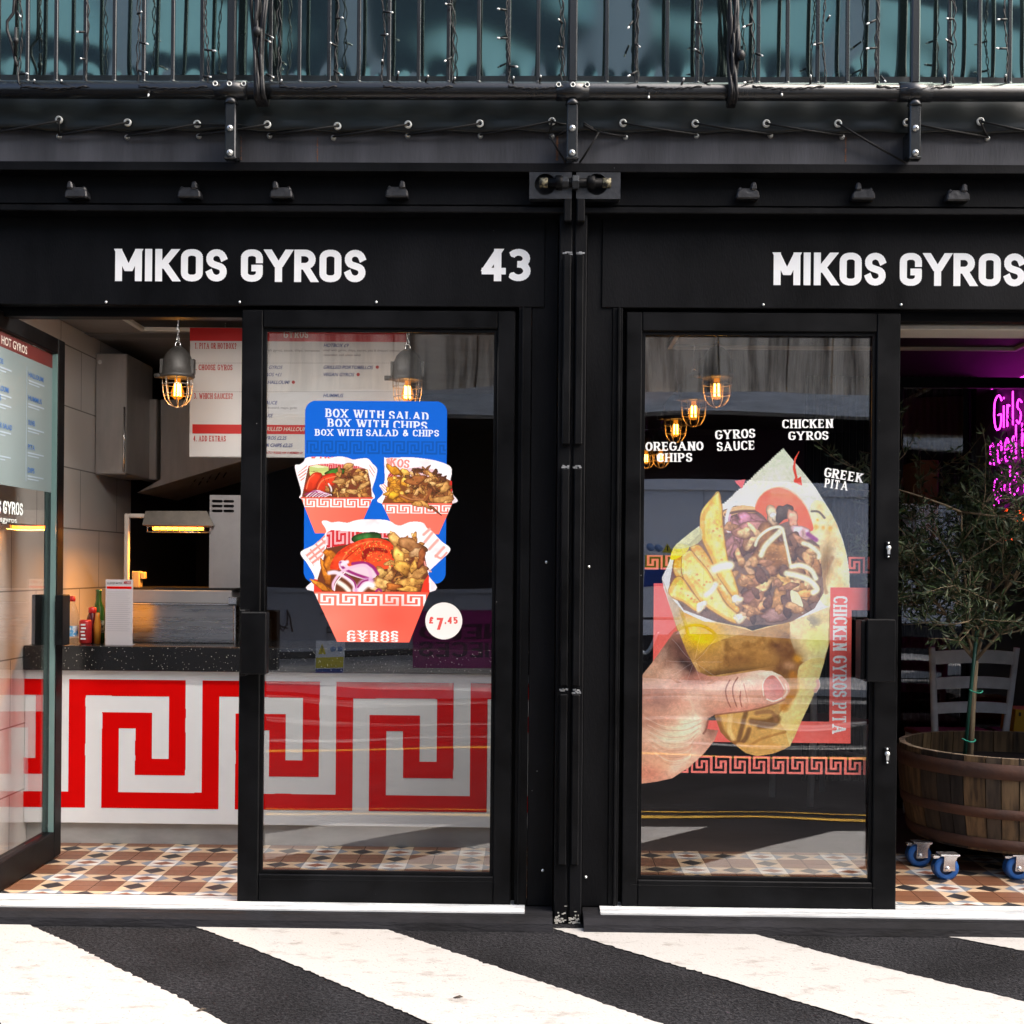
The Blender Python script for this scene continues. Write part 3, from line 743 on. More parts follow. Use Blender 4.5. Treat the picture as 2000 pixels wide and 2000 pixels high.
# ================================================================== the two black units
EXT = .0
zSIGN_B, zSIGN_T = Z(600, .07), Z(418, .07)
def unit(side):
    """one shipping-container unit; side -1 = numbered 43, +1 = with the big gyros picture"""
    left = side < 0
    lab = ('black container shop unit numbered 43 with a tiled walk-in counter' if left else
           'black container shop unit with gyros picture on its door and a dim pink-lit room')
    t = thing('container_shop', lab, 'shop', ((-1.2, 0, 0) if left else (1.4, 0, 0)), 'black container shops side by side')
    xo = -3.4 if left else 3.4
    s = lambda px, Y=0: X(px, Y)
    # top rail with its lower lip
    xi = s(1112) if left else s(1116.5)
    r = MB(); r.box(xo, xi, .02, .14, Z(402, .02), Z(334, .02)); r.box(xo, xi, -.012, .13, Z(416, -.01), Z(403, -.01)); r.box(xo, xi, -.004, .13, Z(340, 0), Z(331, 0))
    r.build('top_rail', BLK, t, .004)
    # lashing lugs
    lugs = [(152, 378), (372, 378), (551, 378), (776, 377)] if left else [(1459, 380), (1684, 381), (1868, 384)]
    for i, (px, py) in enumerate(lugs):
        c = P(px, py, .0); m = MB(); flip = -1 if (i % 2 == 0) == left else 1
        m.prism([(c.x - .045, c.z - .022), (c.x + .045, c.z - .022), (c.x + .042, c.z + .006), (c.x + .024, c.z + .018), (c.x - .024, c.z + .018), (c.x - .042, c.z + .004)], -.028, .03)
        m.prism([(c.x + flip * .008, c.z + .01), (c.x + flip * .034, c.z + .01), (c.x + flip * .030, c.z + .040), (c.x + flip * .014, c.z + .040)], -.036, .01)
        m.prism([(c.x - flip * .040, c.z + .0), (c.x - flip * .02, c.z + .0), (c.x - flip * .024, c.z + .026), (c.x - flip * .036, c.z + .022)], -.022, .01)
        m.build('lashing_lug', mat('lug_paint', (.020, .021, .024), .4, var=.5, vs=20, bump=.3, bs=50), t, .005)
    # sign panel
    xs1 = s(1059, .07) if left else s(1170, .07)
    sp = MB().box(xo, xs1, .07, .13, zSIGN_B, zSIGN_T + .03).build('sign_panel', BLK, t, .003)
    if left:
        for nm, txt, box in (('lettering', 'MIKOS GYROS', (225, 487, 714, 550)), ('house_number', '43', (940, 486, 1036, 549))):
            text_obj(nm, txt, box, .0685, WHITE, sp, .4, rot=0, tv=.235, th=.205, serif=False, sq=True, gap=.105)
    else:
        text_obj('lettering', 'MIKOS GYROS', (1511, 494, 2002, 558), .0685, WHITE, sp, .4, rot=0, tv=.235, th=.205, serif=False, sq=True, gap=.105)
    for px in ((207, 468, 735) if left else (1491, 1760)):
        c = P(px, 590 if left else 595, .066); MB().lathe([(0, -.004), (.004, -.003), (.0055, 0)], c, 10, axis='Y').build('rivet', BOLT, sp)
    # post, cladding strips, cover sheet
    pa, pb = (s(1087), s(1112)) if left else (s(1116.5), s(1141))
    m = MB().box(pa, pb, .0, .16, .0, Z(404)); post = m.build('corner_post', BLK, t, .004)
    qa, qb = (s(1095), s(1110)) if left else (s(1119), s(1134))
    for y0, y1 in ((497, 868), (915, 1340), (1356, 1690)):
        MB().box(qa, qb, -.024, .01, Z(y1, -.02, 1110), Z(y0, -.02, 1110)).build('cladding_strip', BLK2, post, .004)
    for y0, y1 in ((491, 496), (909, 914), (1346, 1355)):
        m = MB(); rr = random.Random(y0 + (1 if left else 2))
        for k in range(9):
            xx_ = qa + (qb - qa) * rr.random(); zz_ = Z(y1 - (y1 - y0) * rr.random(), -.02, 1110); w_ = .002 + .006 * rr.random()
            m.box(xx_ - w_, xx_ + w_, -.004 - .004 * rr.random(), .002, zz_ - .0025, zz_ + .003)
        m.build('weld_bead', SCRATCH, post)
    ca, cb = (s(1034, .078), s(1087, 0) - .002) if left else (s(1141, 0) + .002, s(1193, .078))
    sh = MB().box(ca, cb, .078, .134, .05, Z(418, .078))
    cov = sh.build('cover_sheet', BLK, t, .003)
    for px, py in (((1067, 1098), (1060, 1700)) if left else ((1150, 1107), (1144, 1713))):
        c = P(px, py, .078); MB().lathe([(0, -.005), (.005, -.004), (.006, 0)], c, 10, axis='Y').build('rivet', BOLT, cov)
    if not left:
        MB()
    # door jamb, head and threshold
    ja, jb = (s(1009, .04), s(1034, .04)) if left else (s(1193, .04), s(1213, .04))
    m = MB(); m.box(ja, jb - .001 if left else jb, .072, .15, .055, zSIGN_B); k = (jb - ja)
    m.box(ja + .012, ja + .020, .058, .073, .055, zSIGN_B) if left else m.box(jb - .020, jb - .010, .058, .073, .055, zSIGN_B); m.box(s(988, .15), ja + .01, .136, .19, .055, zSIGN_B - .036) if left else m.box(jb - .01, s(1232, .15), .136, .19, .055, zSIGN_B - .036)
    m.build('door_jamb', BLK2, t, .002)
    m = MB().box(xo, s(1009, .1) if left else s(1213, .1), .135, .2, zSIGN_B - .035, zSIGN_B + .02) if left else MB().box(s(1213, .1), xo, .135, .2, zSIGN_B - .035, zSIGN_B + .02)
    m.build('door_head', BLK2, t, .002)
    m = MB()
    xa, xb = (xo, s(1030, 0)) if left else (s(1178, 0), xo)
    m.box(xa, xb, -.035, .158, .0475, .0535); m.box(xa, xb, .0, .012, .0535, .0575); m.box(xa, xb, .05, .06, .0535, .0575); m.box(xa, xb, .12, .13, .0535, .0575)
    m.build('threshold', ALU, t)
    # closed door leaf
    dx0, dx1 = (s(468, .07), s(1002, .07)) if left else (s(1219, .07), s(1755, .07))
    gx0, gx1 = (s(512, .1), s(968, .1)) if left else (s(1249, .1), s(1705, .1))
    zt, zb = (Z(606, .07, 700), Z(1768, .07, 700)) if left else (Z(611, .07, 1500), Z(1783, .07, 1500))
    gt, gb = (Z(643, .1, 700), Z(1706, .1, 700)) if left else (Z(650, .1, 1480), Z(1718, .1, 1480))
    dr = MB(); dr.box(dx0, gx0, .07, .13, zb, zt); dr.box(gx1, dx1, .07, .13, zb, zt); dr.box(gx0, gx1, .07, .13, gt, zt); dr.box(gx0, gx1, .07, .13, zb, gb)
    d = dr.build('door', BLK2, t, .004)
    bd = MB(); e = .014
    bd.box(gx0 + .0005, gx0 + e, .082, .099, gb, gt).box(gx1 - e, gx1 - .0005, .082, .099, gb, gt).box(gx0 + e, gx1 - e, .082, .099, gt - e, gt - .0005).box(gx0 + e, gx1 - e, .082, .099, gb + .0005, gb + e)
    ln = .0015
    sx = gx1 + .02 if left else gx1 + .012
    bd.box(gx0 - .03, gx1 + .012, .0685, .0705, gb - .022, gb - .0195)
    bd.build('glazing_bead', BLK2, d, .002)
    g = MB().box(gx0 + .001, gx1 - .001, GL, GL + .006, gb + .001, gt - .001).build('glass', GLASS if left else GLASS2, d)
    hx0, hx1, hy0, hy1 = (474, 524, 1195, 1316) if left else (1690, 1746, 1209, 1331)
    hb = MB().box(s(hx0, .0), s(hx1, .0), -.035, .03, Z(hy1, 0, (hx0 + hx1) / 2), Z(hy0, 0, (hx0 + hx1) / 2))
    if left: hb.box(s(474) - .008, s(482), -.02, .069, Z(hy1 + 4, 0, 500), Z(hy0 - 4, 0, 500))
    else: hb.box(s(1680), s(1690), -.02, .069, Z(hy1 - 4, 0, 1700), Z(hy0 + 2, 0, 1700))
    hb.box(s(hx0) + .02, s(hx1) - .02, .03, .07, Z(hy1 - 20, 0, 700), Z(hy0 + 20, 0, 700))
    hb.build('pull_handle', BLK2, d, .004)
    if not left:
        for cyy in (1074, 1476):
            c = P(1735 - (cyy - 1074) * .006, cyy, .066)
            lk = MB().box(c.x - .013, c.x + .013, .064, .0705, c.z - .034, c.z + .034).build('lock_plate', BLK, d, .003)
            q = MB(); q.lathe([(0, -.008), (.0085, -.007), (.0095, 0), (.0095, .004)], (c.x, .062, c.z + .008), 18, axis='Y'); q.box(c.x - .005, c.x + .005, .056, .066, c.z - .017, c.z + .004)
            q.lathe([(0, -.003), (.004, -.002), (.004, 0)], (c.x, .064, c.z + .027), 10, axis='Y'); q.lathe([(0, -.003), (.004, -.002), (.004, 0)], (c.x, .064, c.z - .027), 10, axis='Y')
            q.build('lock_cylinder', BOLT, lk)
    # side and ceiling shell
    return t
UL, UR = unit(-1), unit(1)

# corner castings joined by a threaded clamp
for (x0, x1, hx, par, rc) in ((1027, 1110, 1065, UL, 1), (1118.5, 1205, 1165.5, UR, -1)):
    Yc = -.05; z0, z1 = Z(388, Yc, 1110), Z(324, Yc, 1110); xa, xb = X(x0, Yc), X(x1, Yc)
    c = P(hx, 360, Yc); rr_ = .042
    if rc > 0: outer = [(xa, z0), (xb, z0), (xb, z1 - .022), (xb - .007, z1 - .007), (xb - .022, z1), (xa, z1)]
    else: outer = [(xa, z0), (xb, z0), (xb, z1), (xa + .022, z1), (xa + .007, z1 - .007), (xa, z1 - .022)]
    hole = [(c.x + rr_ * .98 * math.cos(R(a)), c.z + rr_ * 1.0 * math.sin(R(a))) for a in range(0, 360, 15)]
    m = MB(); plate(m, outer, [hole], Yc, Yc + .04); m.box(xa + .002, xb - .002, Yc + .041, .015, z0 + .002, z1 - .002)
    m.build('corner_casting', mat('casting_paint', (.022, .024, .028), .4, var=.5, vs=14, bump=.15, bs=60), par, .0035)
    qa, qb = (X(1095, -.05), X(1110, -.05)) if rc > 0 else (X(1120, -.05), X(1136, -.05))
    MB().box(qa, qb, -.05, .012, Z(432, -.05, 1110), z0 + .004).build('casting_tab', BLK, par, .004)
t = thing('bridge_clamp', 'black threaded clamp bar with hex nut joining the two corner castings', 'clamp', (X(1115), -.03, Z(358)))
zc_ = Z(358.5, -.04, 1115); cx_ = X(1115, -.04)
cl = MB()
cl.lathe([(.0001, -.125), (.019, -.125), (.019, .125), (.0001, .125)], (cx_, -.048, zc_), 16, axis='X')
cl.build('threaded_bar', BLK2, t)
for px in (1084.5, 1148):
    MB().lathe([(.0001, -.014), (.0275, -.014), (.0285, 0), (.0275, .014), (.0001, .014)], (X(px, -.05), -.05, zc_), 18, axis='X').build('collar', BLK2, t, .002)
for px, r_ in ((1097, .024), (1117, .030)):
    MB().lathe([(.0001, -.013), (r_, -.013), (r_, .013), (.0001, .013)], (X(px, -.05), -.05, zc_), 6, axis='X', smooth=False).build('hex_nut', mat('worn_nut', (.045, .05, .056), .32, metal=.3, var=.4, vs=60), t, .002)
BRS = mat('worn_brass', (.30, .27, .17), .5, metal=.4, col2=(.03, .028, .024), vs=55, thresh=(.42, .56))
for px in (1055, 1178):
    MB().lathe([(.0001, -.016), (.0195, -.016), (.0195, .016), (.0001, .016)], (X(px, -.048), -.048, zc_), 16, axis='X').build('bar_end', BRS, t)

# ================================================================== inside walls, ceilings
TILEW = bpy.data.materials.new('wall_tiles'); TILEW.use_nodes = True
n, l = TILEW.node_tree.nodes, TILEW.node_tree.links; b = n['Principled BSDF']
tc = n.new('ShaderNodeTexCoord'); sep = n.new('ShaderNodeSeparateXYZ'); cmb = n.new('ShaderNodeCombineXYZ')
l.new(tc.outputs['Object'], sep.inputs[0]); l.new(sep.outputs['Y'], cmb.inputs['X']); l.new(sep.outputs['Z'], cmb.inputs['Y'])
br = n.new('ShaderNodeTexBrick'); br.inputs['Scale'].default_value = 1; br.inputs['Brick Width'].default_value = .62; br.inputs['Row Height'].default_value = .315
br.inputs['Mortar Size'].default_value = .0035; br.inputs['Color1'].default_value = (.74, .71, .68, 1); br.inputs['Color2'].default_value = (.79, .76, .73, 1); br.inputs['Mortar'].default_value = (.22, .20, .18, 1)
l.new(cmb.outputs[0], br.inputs['Vector']); l.new(br.outputs['Color'], b.inputs['Base Color']); b.inputs['Roughness'].default_value = .35
MATS['wall_tiles'] = TILEW
DARKW = mat('dark_interior', (.020, .019, .020), .7, var=.3, vs=2)
DARKR = mat('dark_navy_wall', (.008, .009, .014), .6, var=.3, vs=2)
CEIL = mat('grey_ceiling', (.26, .25, .245), .7, var=.2, vs=3)
CZ = 2.63
MB().box(XWL - .05, XWL, .15, 2.75, .0, CZ).build('tiled_wall', TILEW, UL)
MB().box(XWL - .05, XM0 - .06, 4.3, 4.35, .0, CZ).box(XM0 - .08, XM0 - .02, .2, 4.3, .0, CZ).box(XWL - .05, XWL, 2.751, 4.3, .0, CZ).build('inner_wall', DARKW, UL)
MB().box(XWL - .05, XM0 - .02, .19, 4.35, CZ + .001, CZ + .08).box(XWL - .05, XM0 - .02, .13, .20, zSIGN_B + .025, CZ + .08).build('ceiling_panel', CEIL, UL)
MB().box(XM1 + .02, XM1 + .08, .2, 6.6, .0, CZ).box(XM1, XWR, 6.6, 6.65, .0, CZ).box(XWR, XWR + .05, .2, 6.6, .0, CZ).build('inner_wall', DARKR, UR)
MB().box(XM1 + .02, XWR + .05, .19, 6.65, CZ + .001, CZ + .08).box(XM1 + .02, XWR, .13, .20, zSIGN_B + .025, CZ + .08).build('ceiling_panel', mat('dark_ceiling', (.016, .015, .016), .7), UR)
# roof above so no sky leaks in
MB().box(-3.4, 3.4, .14, 6.8, CZ + .09, CZ + .2).box(-3.45, -3.4, .0, 6.8, 0, CZ + .2).box(3.4, 3.45, 0, 6.8, 0, CZ + .2).build('roof_deck', DARKW, UL)

MB().box(XM0 - .002, XM1 + .002, .03, .30, .0, CZ + .45).build('gap_light_block', DARKW, UL)  # dark box added behind the posts to stop light leaking through the gap
# ================================================================== upper level: beam, laced screen, railing, lights
zBT, zBB = Z(196, -.03, 1034), Z(322, -.03, 1034)
t = thing('upper_unit_beam', 'long weathered grey steel beam running below the balcony railing', 'beam', (0, 0, zBB))
MB().box(-3.4, 3.4, -.03, .2, zBB, zBT).build('beam_web', BEAMM, t, .004)
m = MB(); m.box(-3.4, 3.4, -.052, .2, Z(336, -.05, 1034), zBB + .001).box(-3.4, 3.4, -.034, -.0295, zBB + .001, zBB + .006); m.build('bottom_flange', BLK, t, .006)
MB().box(-3.4, 3.4, .0, .9, zBT - .03, zBT).box(-3.4, 3.4, .9, .95, zBT, 6.2).build('terrace_deck', DARKW, t)
for px, py in [(115, 264), (248, 266), (388, 264), (526, 263), (651, 267), (796, 263), (938, 263), (1078, 264), (1222, 266), (1361, 263), (1505, 262), (1645, 265), (1929, 268)]:
    c = P(px, py + 2, -.036)
    b = MB(); b.lathe([(0, -.010), (.005, -.010), (.008, -.006), (.0095, -.002), (.0105, 0), (.0105, .008)], c, 14, axis='Y'); b.lathe([(.0001, -.0105), (.0028, -.0105)], c, 6, 1, axis='Y')
    b.build('lacing_bolt', [BOLT, DARKW], t)
for px in (449, 1068, 1775, 620, 1652):          # rust runs beside the brackets
    c = P(px + 20, 290, -.0312); m = MB(); rr = random.Random(px)
    if px in (620, 1652): c = P(px, 292, -.0312)
    for k in range(26):
        zz = c.z + .045 - k * .0036; w_ = (.0045 if px not in (620, 1652) else .0016) * (.5 + rr.random())
        m.box(c.x - w_ + rr.uniform(-.002, .002), c.x + w_, -.0312, -.0302, zz - .0019, zz + .0019)
    m.build('rust_streak', RUST, t)

# --- glossy clear screen with a dark laced hem
scr = bpy.data.materials.new('clear_vinyl'); scr.use_nodes = True
n, l = scr.node_tree.nodes, scr.node_tree.links
for x in list(n): n.remove(x)
o_ = n.new('ShaderNodeOutputMaterial'); mx = n.new('ShaderNodeMixShader'); fr = schlick(n, l, 6.0)
df = n.new('ShaderNodeBsdfDiffuse'); df.inputs['Color'].default_value = (.008, .012, .014, 1)
gl = n.new('ShaderNodeBsdfGlossy'); gl.inputs['Roughness'].default_value = .055; gl.inputs['Color'].default_value = (.74, .95, .87, 1)
l.new(fr, mx.inputs[0]); l.new(df.outputs[0], mx.inputs[1]); l.new(gl.outputs[0], mx.inputs[2]); l.new(mx.outputs[0], o_.inputs[0])
MATS['clear_vinyl'] = scr
HEM = mat('dark_hem', (.010, .014, .015), .30, var=.4, vs=4, stretch=(1, 1, 2.5), spec=.55)
t = thing('balcony_screen', 'glossy clear vinyl screen with dark hem laced along the balcony edge', 'screen', (0, -.05, Z(255, -.05)))
eye = [(115, 234), (249, 239), (385, 242), (522, 243), (659, 246), (797, 243), (937, 241), (1078, 237), (1217, 240), (1358, 241), (1497, 241), (1637, 241), (1771, 239), (1915, 237)]
posts_px = (453, 1119, 1787)
def wave(x, u):
    """outward offset of the screen; u = 0 at the hem, 1 high up"""
    v = .0034 * math.sin(3.3 * x + 1.2) * (.5 + u) + .0012 * math.sin(5.6 * x + 5.1 * u + .4) + .0004 * math.sin(9.0 * x - 4. * u)
    v += .0010 * math.sin(46 * x) * math.exp(-u * 26) + .0030 * math.sin(3.1 * u * 2.3 + x)
    return v
zc0, zc1 = Z(152, -.05), Z(-260, -.05)
NXs, NZs = 420, 46
vs = []; fs = []
for j in range(NZs + 1):
    u = (j / NZs) ** 1.4
    for i in range(NXs + 1):
        x = -3.4 + 6.8 * i / NXs; vs.append((x, -.05 + wave(x, u), zc0 + (zc1 - zc0) * u))
fs = [(j * (NXs + 1) + i, j * (NXs + 1) + i + 1, (j + 1) * (NXs + 1) + i + 1, (j + 1) * (NXs + 1) + i) for j in range(NZs) for i in range(NXs)]
MB().add(vs, fs, 0, True).build('clear_panel', scr, t)
zh0, zh1 = Z(250, -.06), Z(150, -.05)
vs = []; fs = []; NXh = 520
prof = [(.014, -.004), (.012, -.012), (.004, -.017), (-.004, -.012), (-.004, .002), (-.003, .02), (0, .06), (0, 1)]
eyx = [P(a, b_, -.06).x for a, b_ in eye]
for i in range(NXh + 1):
    x = -3.4 + 6.8 * i / NXh
    d = min(abs(x - q) for q in eyx); sag = .008 * (1 - math.exp(-(d / .10) ** 2)); puck = math.exp(-(d / .05) ** 2)
    for k, (dy, h) in enumerate(prof):
        hh = zh0 + (sag if k < 6 else 0) + (h if h < .5 else (zh1 - zh0))
        vs.append((x, -.058 + dy - .004 * math.sin(5 * x + 1) + .003 * math.sin(13 * x) * (k < 7) + .006 * puck * (k < 5) + .004 * math.sin(31 * x + k) * (k == 6), hh))
kq = len(prof)
fs = [(i * kq + k, (i + 1) * kq + k, (i + 1) * kq + k + 1, i * kq + k + 1) for i in range(NXh) for k in range(kq - 1)]
MB().add(vs, fs, 0, True).build('laced_hem', HEM, t)
EYM = mat('eyelet_ring', (.84, .86, .82), .35, metal=.2, var=.1, vs=40)
for px, py in eye:
    c = P(px, py, -.072); b = MB()
    b.lathe([(.0075, 0), (.0085, -.004), (.0115, -.005), (.0145, -.003), (.0150, .004)], c, 18, axis='Y'); b.lathe([(.0001, .001), (.0085, .001)], c, 14, 1, axis='Y')
    b.build('eyelet', [EYM, DARKW], t)

CORD = mat('black_cord', (.012, .012, .012), .6, spec=.3)
t = thing('lacing_cord', 'black elastic cord zigzagging between eyelets and bolts below the railing', 'cord', (0, -.08, Z(250)))
segs = [((-30, 262), (115, 236)), ((115, 264), (249, 239)), ((248, 266), (385, 242)), ((388, 264), (522, 243)), ((385, 243), (522, 243)), ((526, 263), (659, 246)), ((651, 267), (797, 243)), ((796, 263), (937, 241)), ((938, 263), (1078, 237)),
        ((1078, 237), (1072, 262)), ((1072, 262), (1105, 318)), ((1078, 237), (1112, 244)), ((1085, 266), (1112, 250)), ((1140, 244), (1170, 258)), ((1170, 258), (1222, 266)), ((1170, 258), (1132, 318)), ((1140, 240), (1165, 254)),
        ((1217, 240), (1361, 263)), ((1358, 241), (1505, 262)), ((1497, 241), (1645, 265)), ((1637, 241), (1768, 318)), ((1771, 239), (1929, 268)), ((1915, 237), (2060, 266)), ((1915, 238), (1929, 268)), ((115, 234), (115, 264))]
m = MB()
for a, b_ in segs:
    p, q = P(*a, -.085), P(*b_, -.052); 
    if a[1] > b_[1]: p, q = P(*a, -.052), P(*b_, -.085)
    mid = (p + q) / 2; mid.z -= .002
    m.tube([p, mid, q], .0042, 7)
m.build('cord_run', CORD, t)

# --- railing
t = thing('balcony_railing', 'black steel balcony railing with round bottom rail and thin balusters', 'railing', (0, -.14, Z(178, -.14)))
YR = -.14; zr = Z(178, YR); 
MB().tube([(-3.4, YR, zr - .0), (3.4, YR, zr)], .0335, 20).build('bottom_rail', RAILM, t)
ztop = Z(-190, YR)
bal = [-60, -3, 54, 110, 167, 224, 281, 338, 395, 529, 585, 643, 701, 760, 818, 876, 935, 993, 1051, 1185, 1243, 1303, 1362, 1481, 1538, 1597, 1655, 1714, 1854, 1913, 1972, 2030]
for px in bal:
    x = P(px, 90, YR).x
    m = MB().box(x - .0072, x + .0072, YR - .0072, YR + .0072, zr + .028, ztop); m.tube([(x, YR, zr + .030), (x, YR, zr + .040)], [.013, .008], 10)
    m.build('baluster', RAILM, t, .002)
for px in posts_px:
    x = P(px, 90, YR).x; xl = P(px - 2, 255, YR).x; w_ = .0165
    pst = MB().box(x - w_, x + w_, YR - w_, YR + w_, zr + .03, ztop).build('post', RAILM, t, .005)
    m = MB(); zb_ = Z(311, YR, px)
    m.box(x - .0205, x + .0205, YR - .018, YR + .018, zb_, zr - .052); m.tube([(x, YR, zr - .055), (x, YR, zr - .028)], [.03, .020], 14)
    m.box(x - .024, x + .024, YR - .022, YR + .022, zb_ - .004, zb_ + .006); m.box(x - .014, x + .014, YR + .018, -.0305, Z(300, YR, px), Z(250, YR, px))
    m.build('drop_bracket', RAILM, t, .004)
    for py in (250, 298):
        c = P(px - 2, py, YR - .021); c.x = x
        b = MB(); b.lathe([(.0001, -.010), (.007, -.009), (.0105, -.003), (.0125, 0), (.0125, .004)], c, 16, axis='Y'); b.lathe([(.0001, -.0106), (.0036, -.0106)], c, 6, 1, axis='Y')
        b.build('bracket_bolt', [BOLT, DARKW], t)
    slv = MB().tube([(x - .062, YR, zr), (x + .062, YR, zr)], .0365, 20).build('rail_sleeve', RAILM, t)
    for dx in ((-.054, 0, .054) if px != 1787 else ()):
        b = MB(); b.lathe([(.0058, 0), (.0064, -.005), (.0092, -.006), (.0100, 0)], (x + dx, YR - .034, zr + .012), 14, axis='Y'); b.lathe([(.0001, .0), (.006, .0)], (x + dx, YR - .0355, zr + .012), 10, 1, axis='Y')
        b.build('set_screw', [EYM, DARKW], slv)

# --- fairy lights wound round the balusters
FCAB = mat('fairy_cable', (.010, .010, .011), .5, spec=.35)
TIP = mat('bulb_tip', (.80, .82, .80), .25, var=.05, vs=30)
t = thing('fairy_light_string', 'unlit fairy light string on black cable wound round the railing balusters', 'string lights', (0, -.16, zr))
strands = [40, 170, 270, 404, 545, 658, 748, 884, 992, 1099, 1244, 1371, 1470, 1610, 1713, 1863, 1965]
m = MB(); rr = random.Random(4)
for px in strands:
    for k in range(2):
        pts = []
        phs = rr.random() * 6
        for i in range(40):
            py = -150 + (172 + 150) * i / 39
            q = P(px, py, YR - .017)
            pts.append((q.x + .0038 * math.cos(i * 1.4 + k * 3.1 + phs) + .006 * math.sin(i * .27 + phs), YR - .016 + .004 * math.sin(i * 1.4 + k * 3.1), q.z))
        m.tube(pts, .0023, 5)
for a, b_ in ((40, 170), (270, 404), (545, 658), (748, 884), (992, 1099), (1244, 1371), (1470, 1610), (1713, 1863)):
    for k in range(2):
        pts = []
        for i in range(19):
            px = a + (b_ - a) * i / 18; q = P(px, 168 + 5 * math.sin(math.pi * i / 18) , YR - .036)
            pts.append((q.x, YR - .033 + .003 * math.sin(i * 1.3 + 3 * k), q.z + .0035 * math.cos(i * 1.3 + 3 * k)))
        m.tube(pts, .0023, 5)
m.build('cable', FCAB, t)
bulbs = []
for ox, lst in ((0, [(455, 172, 410, 172), (458, 320, 432, 314), (110, 398, 152, 397), (180, 462, 186, 428), (325, 460, 332, 430), (740, 75, 765, 63), (752, 228, 800, 238), (748, 380, 795, 392), (1105, 268, 1165, 275), (1098, 412, 1140, 415), (812, 475, 798, 520), (1430, 185, 1475, 205), (1420, 210, 1460, 228), (1435, 400, 1478, 418), (1500, 470, 1520, 428), (1808, 100, 1850, 95), (1800, 380, 1845, 408), (1815, 250, 1778, 228), (90, 60, 112, 92)]),
                (650, [(272, 62, 325, 68), (262, 190, 298, 185), (265, 345, 267, 322), (345, 430, 355, 385), (500, 440, 515, 405), (640, 25, 605, 20), (640, 310, 600, 332), (645, 450, 660, 415), (935, 55, 885, 47), (940, 207, 885, 205), (950, 357, 998, 360), (970, 450, 975, 412), (1115, 440, 1122, 405), (1238, 125, 1215, 102), (1245, 260, 1212, 250), (1615, 115, 1590, 155), (1635, 235, 1657, 255), (1640, 385, 1588, 412), (1875, 470, 1893, 420), (1705, 488, 1703, 530)]),
                (1300, [(195, 128, 158, 120), (188, 288, 155, 262), (80, 470, 100, 420), (208, 448, 255, 430), (465, 128, 415, 148), (485, 288, 525, 302), (470, 438, 418, 447), (780, 460, 782, 402), (620, 475, 628, 517), (845, 232, 795, 242), (868, 115, 886, 82), (1132, 108, 1083, 130), (1138, 258, 1080, 262), (1160, 410, 1187, 443), (1550, 103, 1513, 100), (1550, 240, 1508, 210), (1503, 455, 1503, 403), (1838, 105, 1787, 105), (1838, 262, 1780, 260), (1830, 440, 1835, 400)])):
    for a in lst:
        p, q = P(ox + a[0] * .3623, a[1] * .3623, YR - .020), P(ox + a[2] * .3623, a[3] * .3623, YR - .040)
        d = q - p; b = MB()
        b.tube([p, p + d * .72], .0042, 8); b.tube([p + d * .70, p + d * .93, q], [.0034, .0036, .0018], 8, 1); b.build('bulb', [FCAB, TIP], t)

# --- cable bundles and the single thick cable
t = thing('cable_bundle', 'thick knotted bundle of black cables hanging by the left railing post', 'cables', (P(505, 90, YR).x, -.17, zr), 'black cable bundles hanging over the railing')
def bundle(t, px0, sd_, spread, knot):
    m = MB(); rr = random.Random(sd_)
    for k in range(9):
        off = rr.uniform(-1, 1) * spread; ph_ = rr.random() * 6; pts = []
        for i in range(22):
            py = -150 + (186 + 150) * i / 21; f = max(0, min(1, (py + 20) / 120)); q = P(px0 + off * (1.25 - .45 * f) + 3 * math.sin(i * .5 + ph_), py, YR - .04)
            pts.append((q.x, YR - .045 + .012 * math.sin(i * .7 + ph_), q.z))
        pts += [(pts[-1][0], YR - .03, zr - .045), (pts[-1][0], YR + .02, zr - .05), (pts[-1][0], YR + .04, zr)]
        m.tube(pts, .0065, 7)
    c = P(*knot, YR - .06); m.lathe([(.0001, -.02), (.012, -.016), (.018, 0), (.012, .016), (.0001, .02)], c, 10)
    m.build('cables', FCAB, t)
bundle(t, 506, 3, 11, (502, 62))
t = thing('cable_bundle', 'straight bundle of black cables hanging midway along the right railing bay', 'cables', (P(1433, 90, YR).x, -.17, zr), 'black cable bundles hanging over the railing')
bundle(t, 1433, 9, 9, (1447, 108))
t = thing('power_cable', 'thick black cable with inline plug at the left end of the railing', 'cable', (P(30, 60, YR).x, -.16, zr))
m = MB(); m.tube([P(a, b_, YR - .03) for a, b_ in ((28, -120), (28, 0), (26, 26), (14, 42), (14, 60), (22, 82), (30, 118), (33, 130))], .006, 8)
m.tube([P(a, b_, YR - .03) for a, b_ in ((31, -100), (31, 50))], .003, 6); m.tube([P(33, 120, YR - .03), P(36, 160, YR - .03), P(42, 176, YR - .03)], .0035, 6); m.build('cable', FCAB, t)
m = MB(); m.tube([P(31, 54, YR - .035), P(31, 74, YR - .035), P(31, 75, YR - .035), P(31, 84, YR - .035), P(31, 85, YR - .035), P(30, 108, YR - .035)], [.006, .006, .0105, .0105, .006, .006], 10); m.build('plug', FCAB, t)
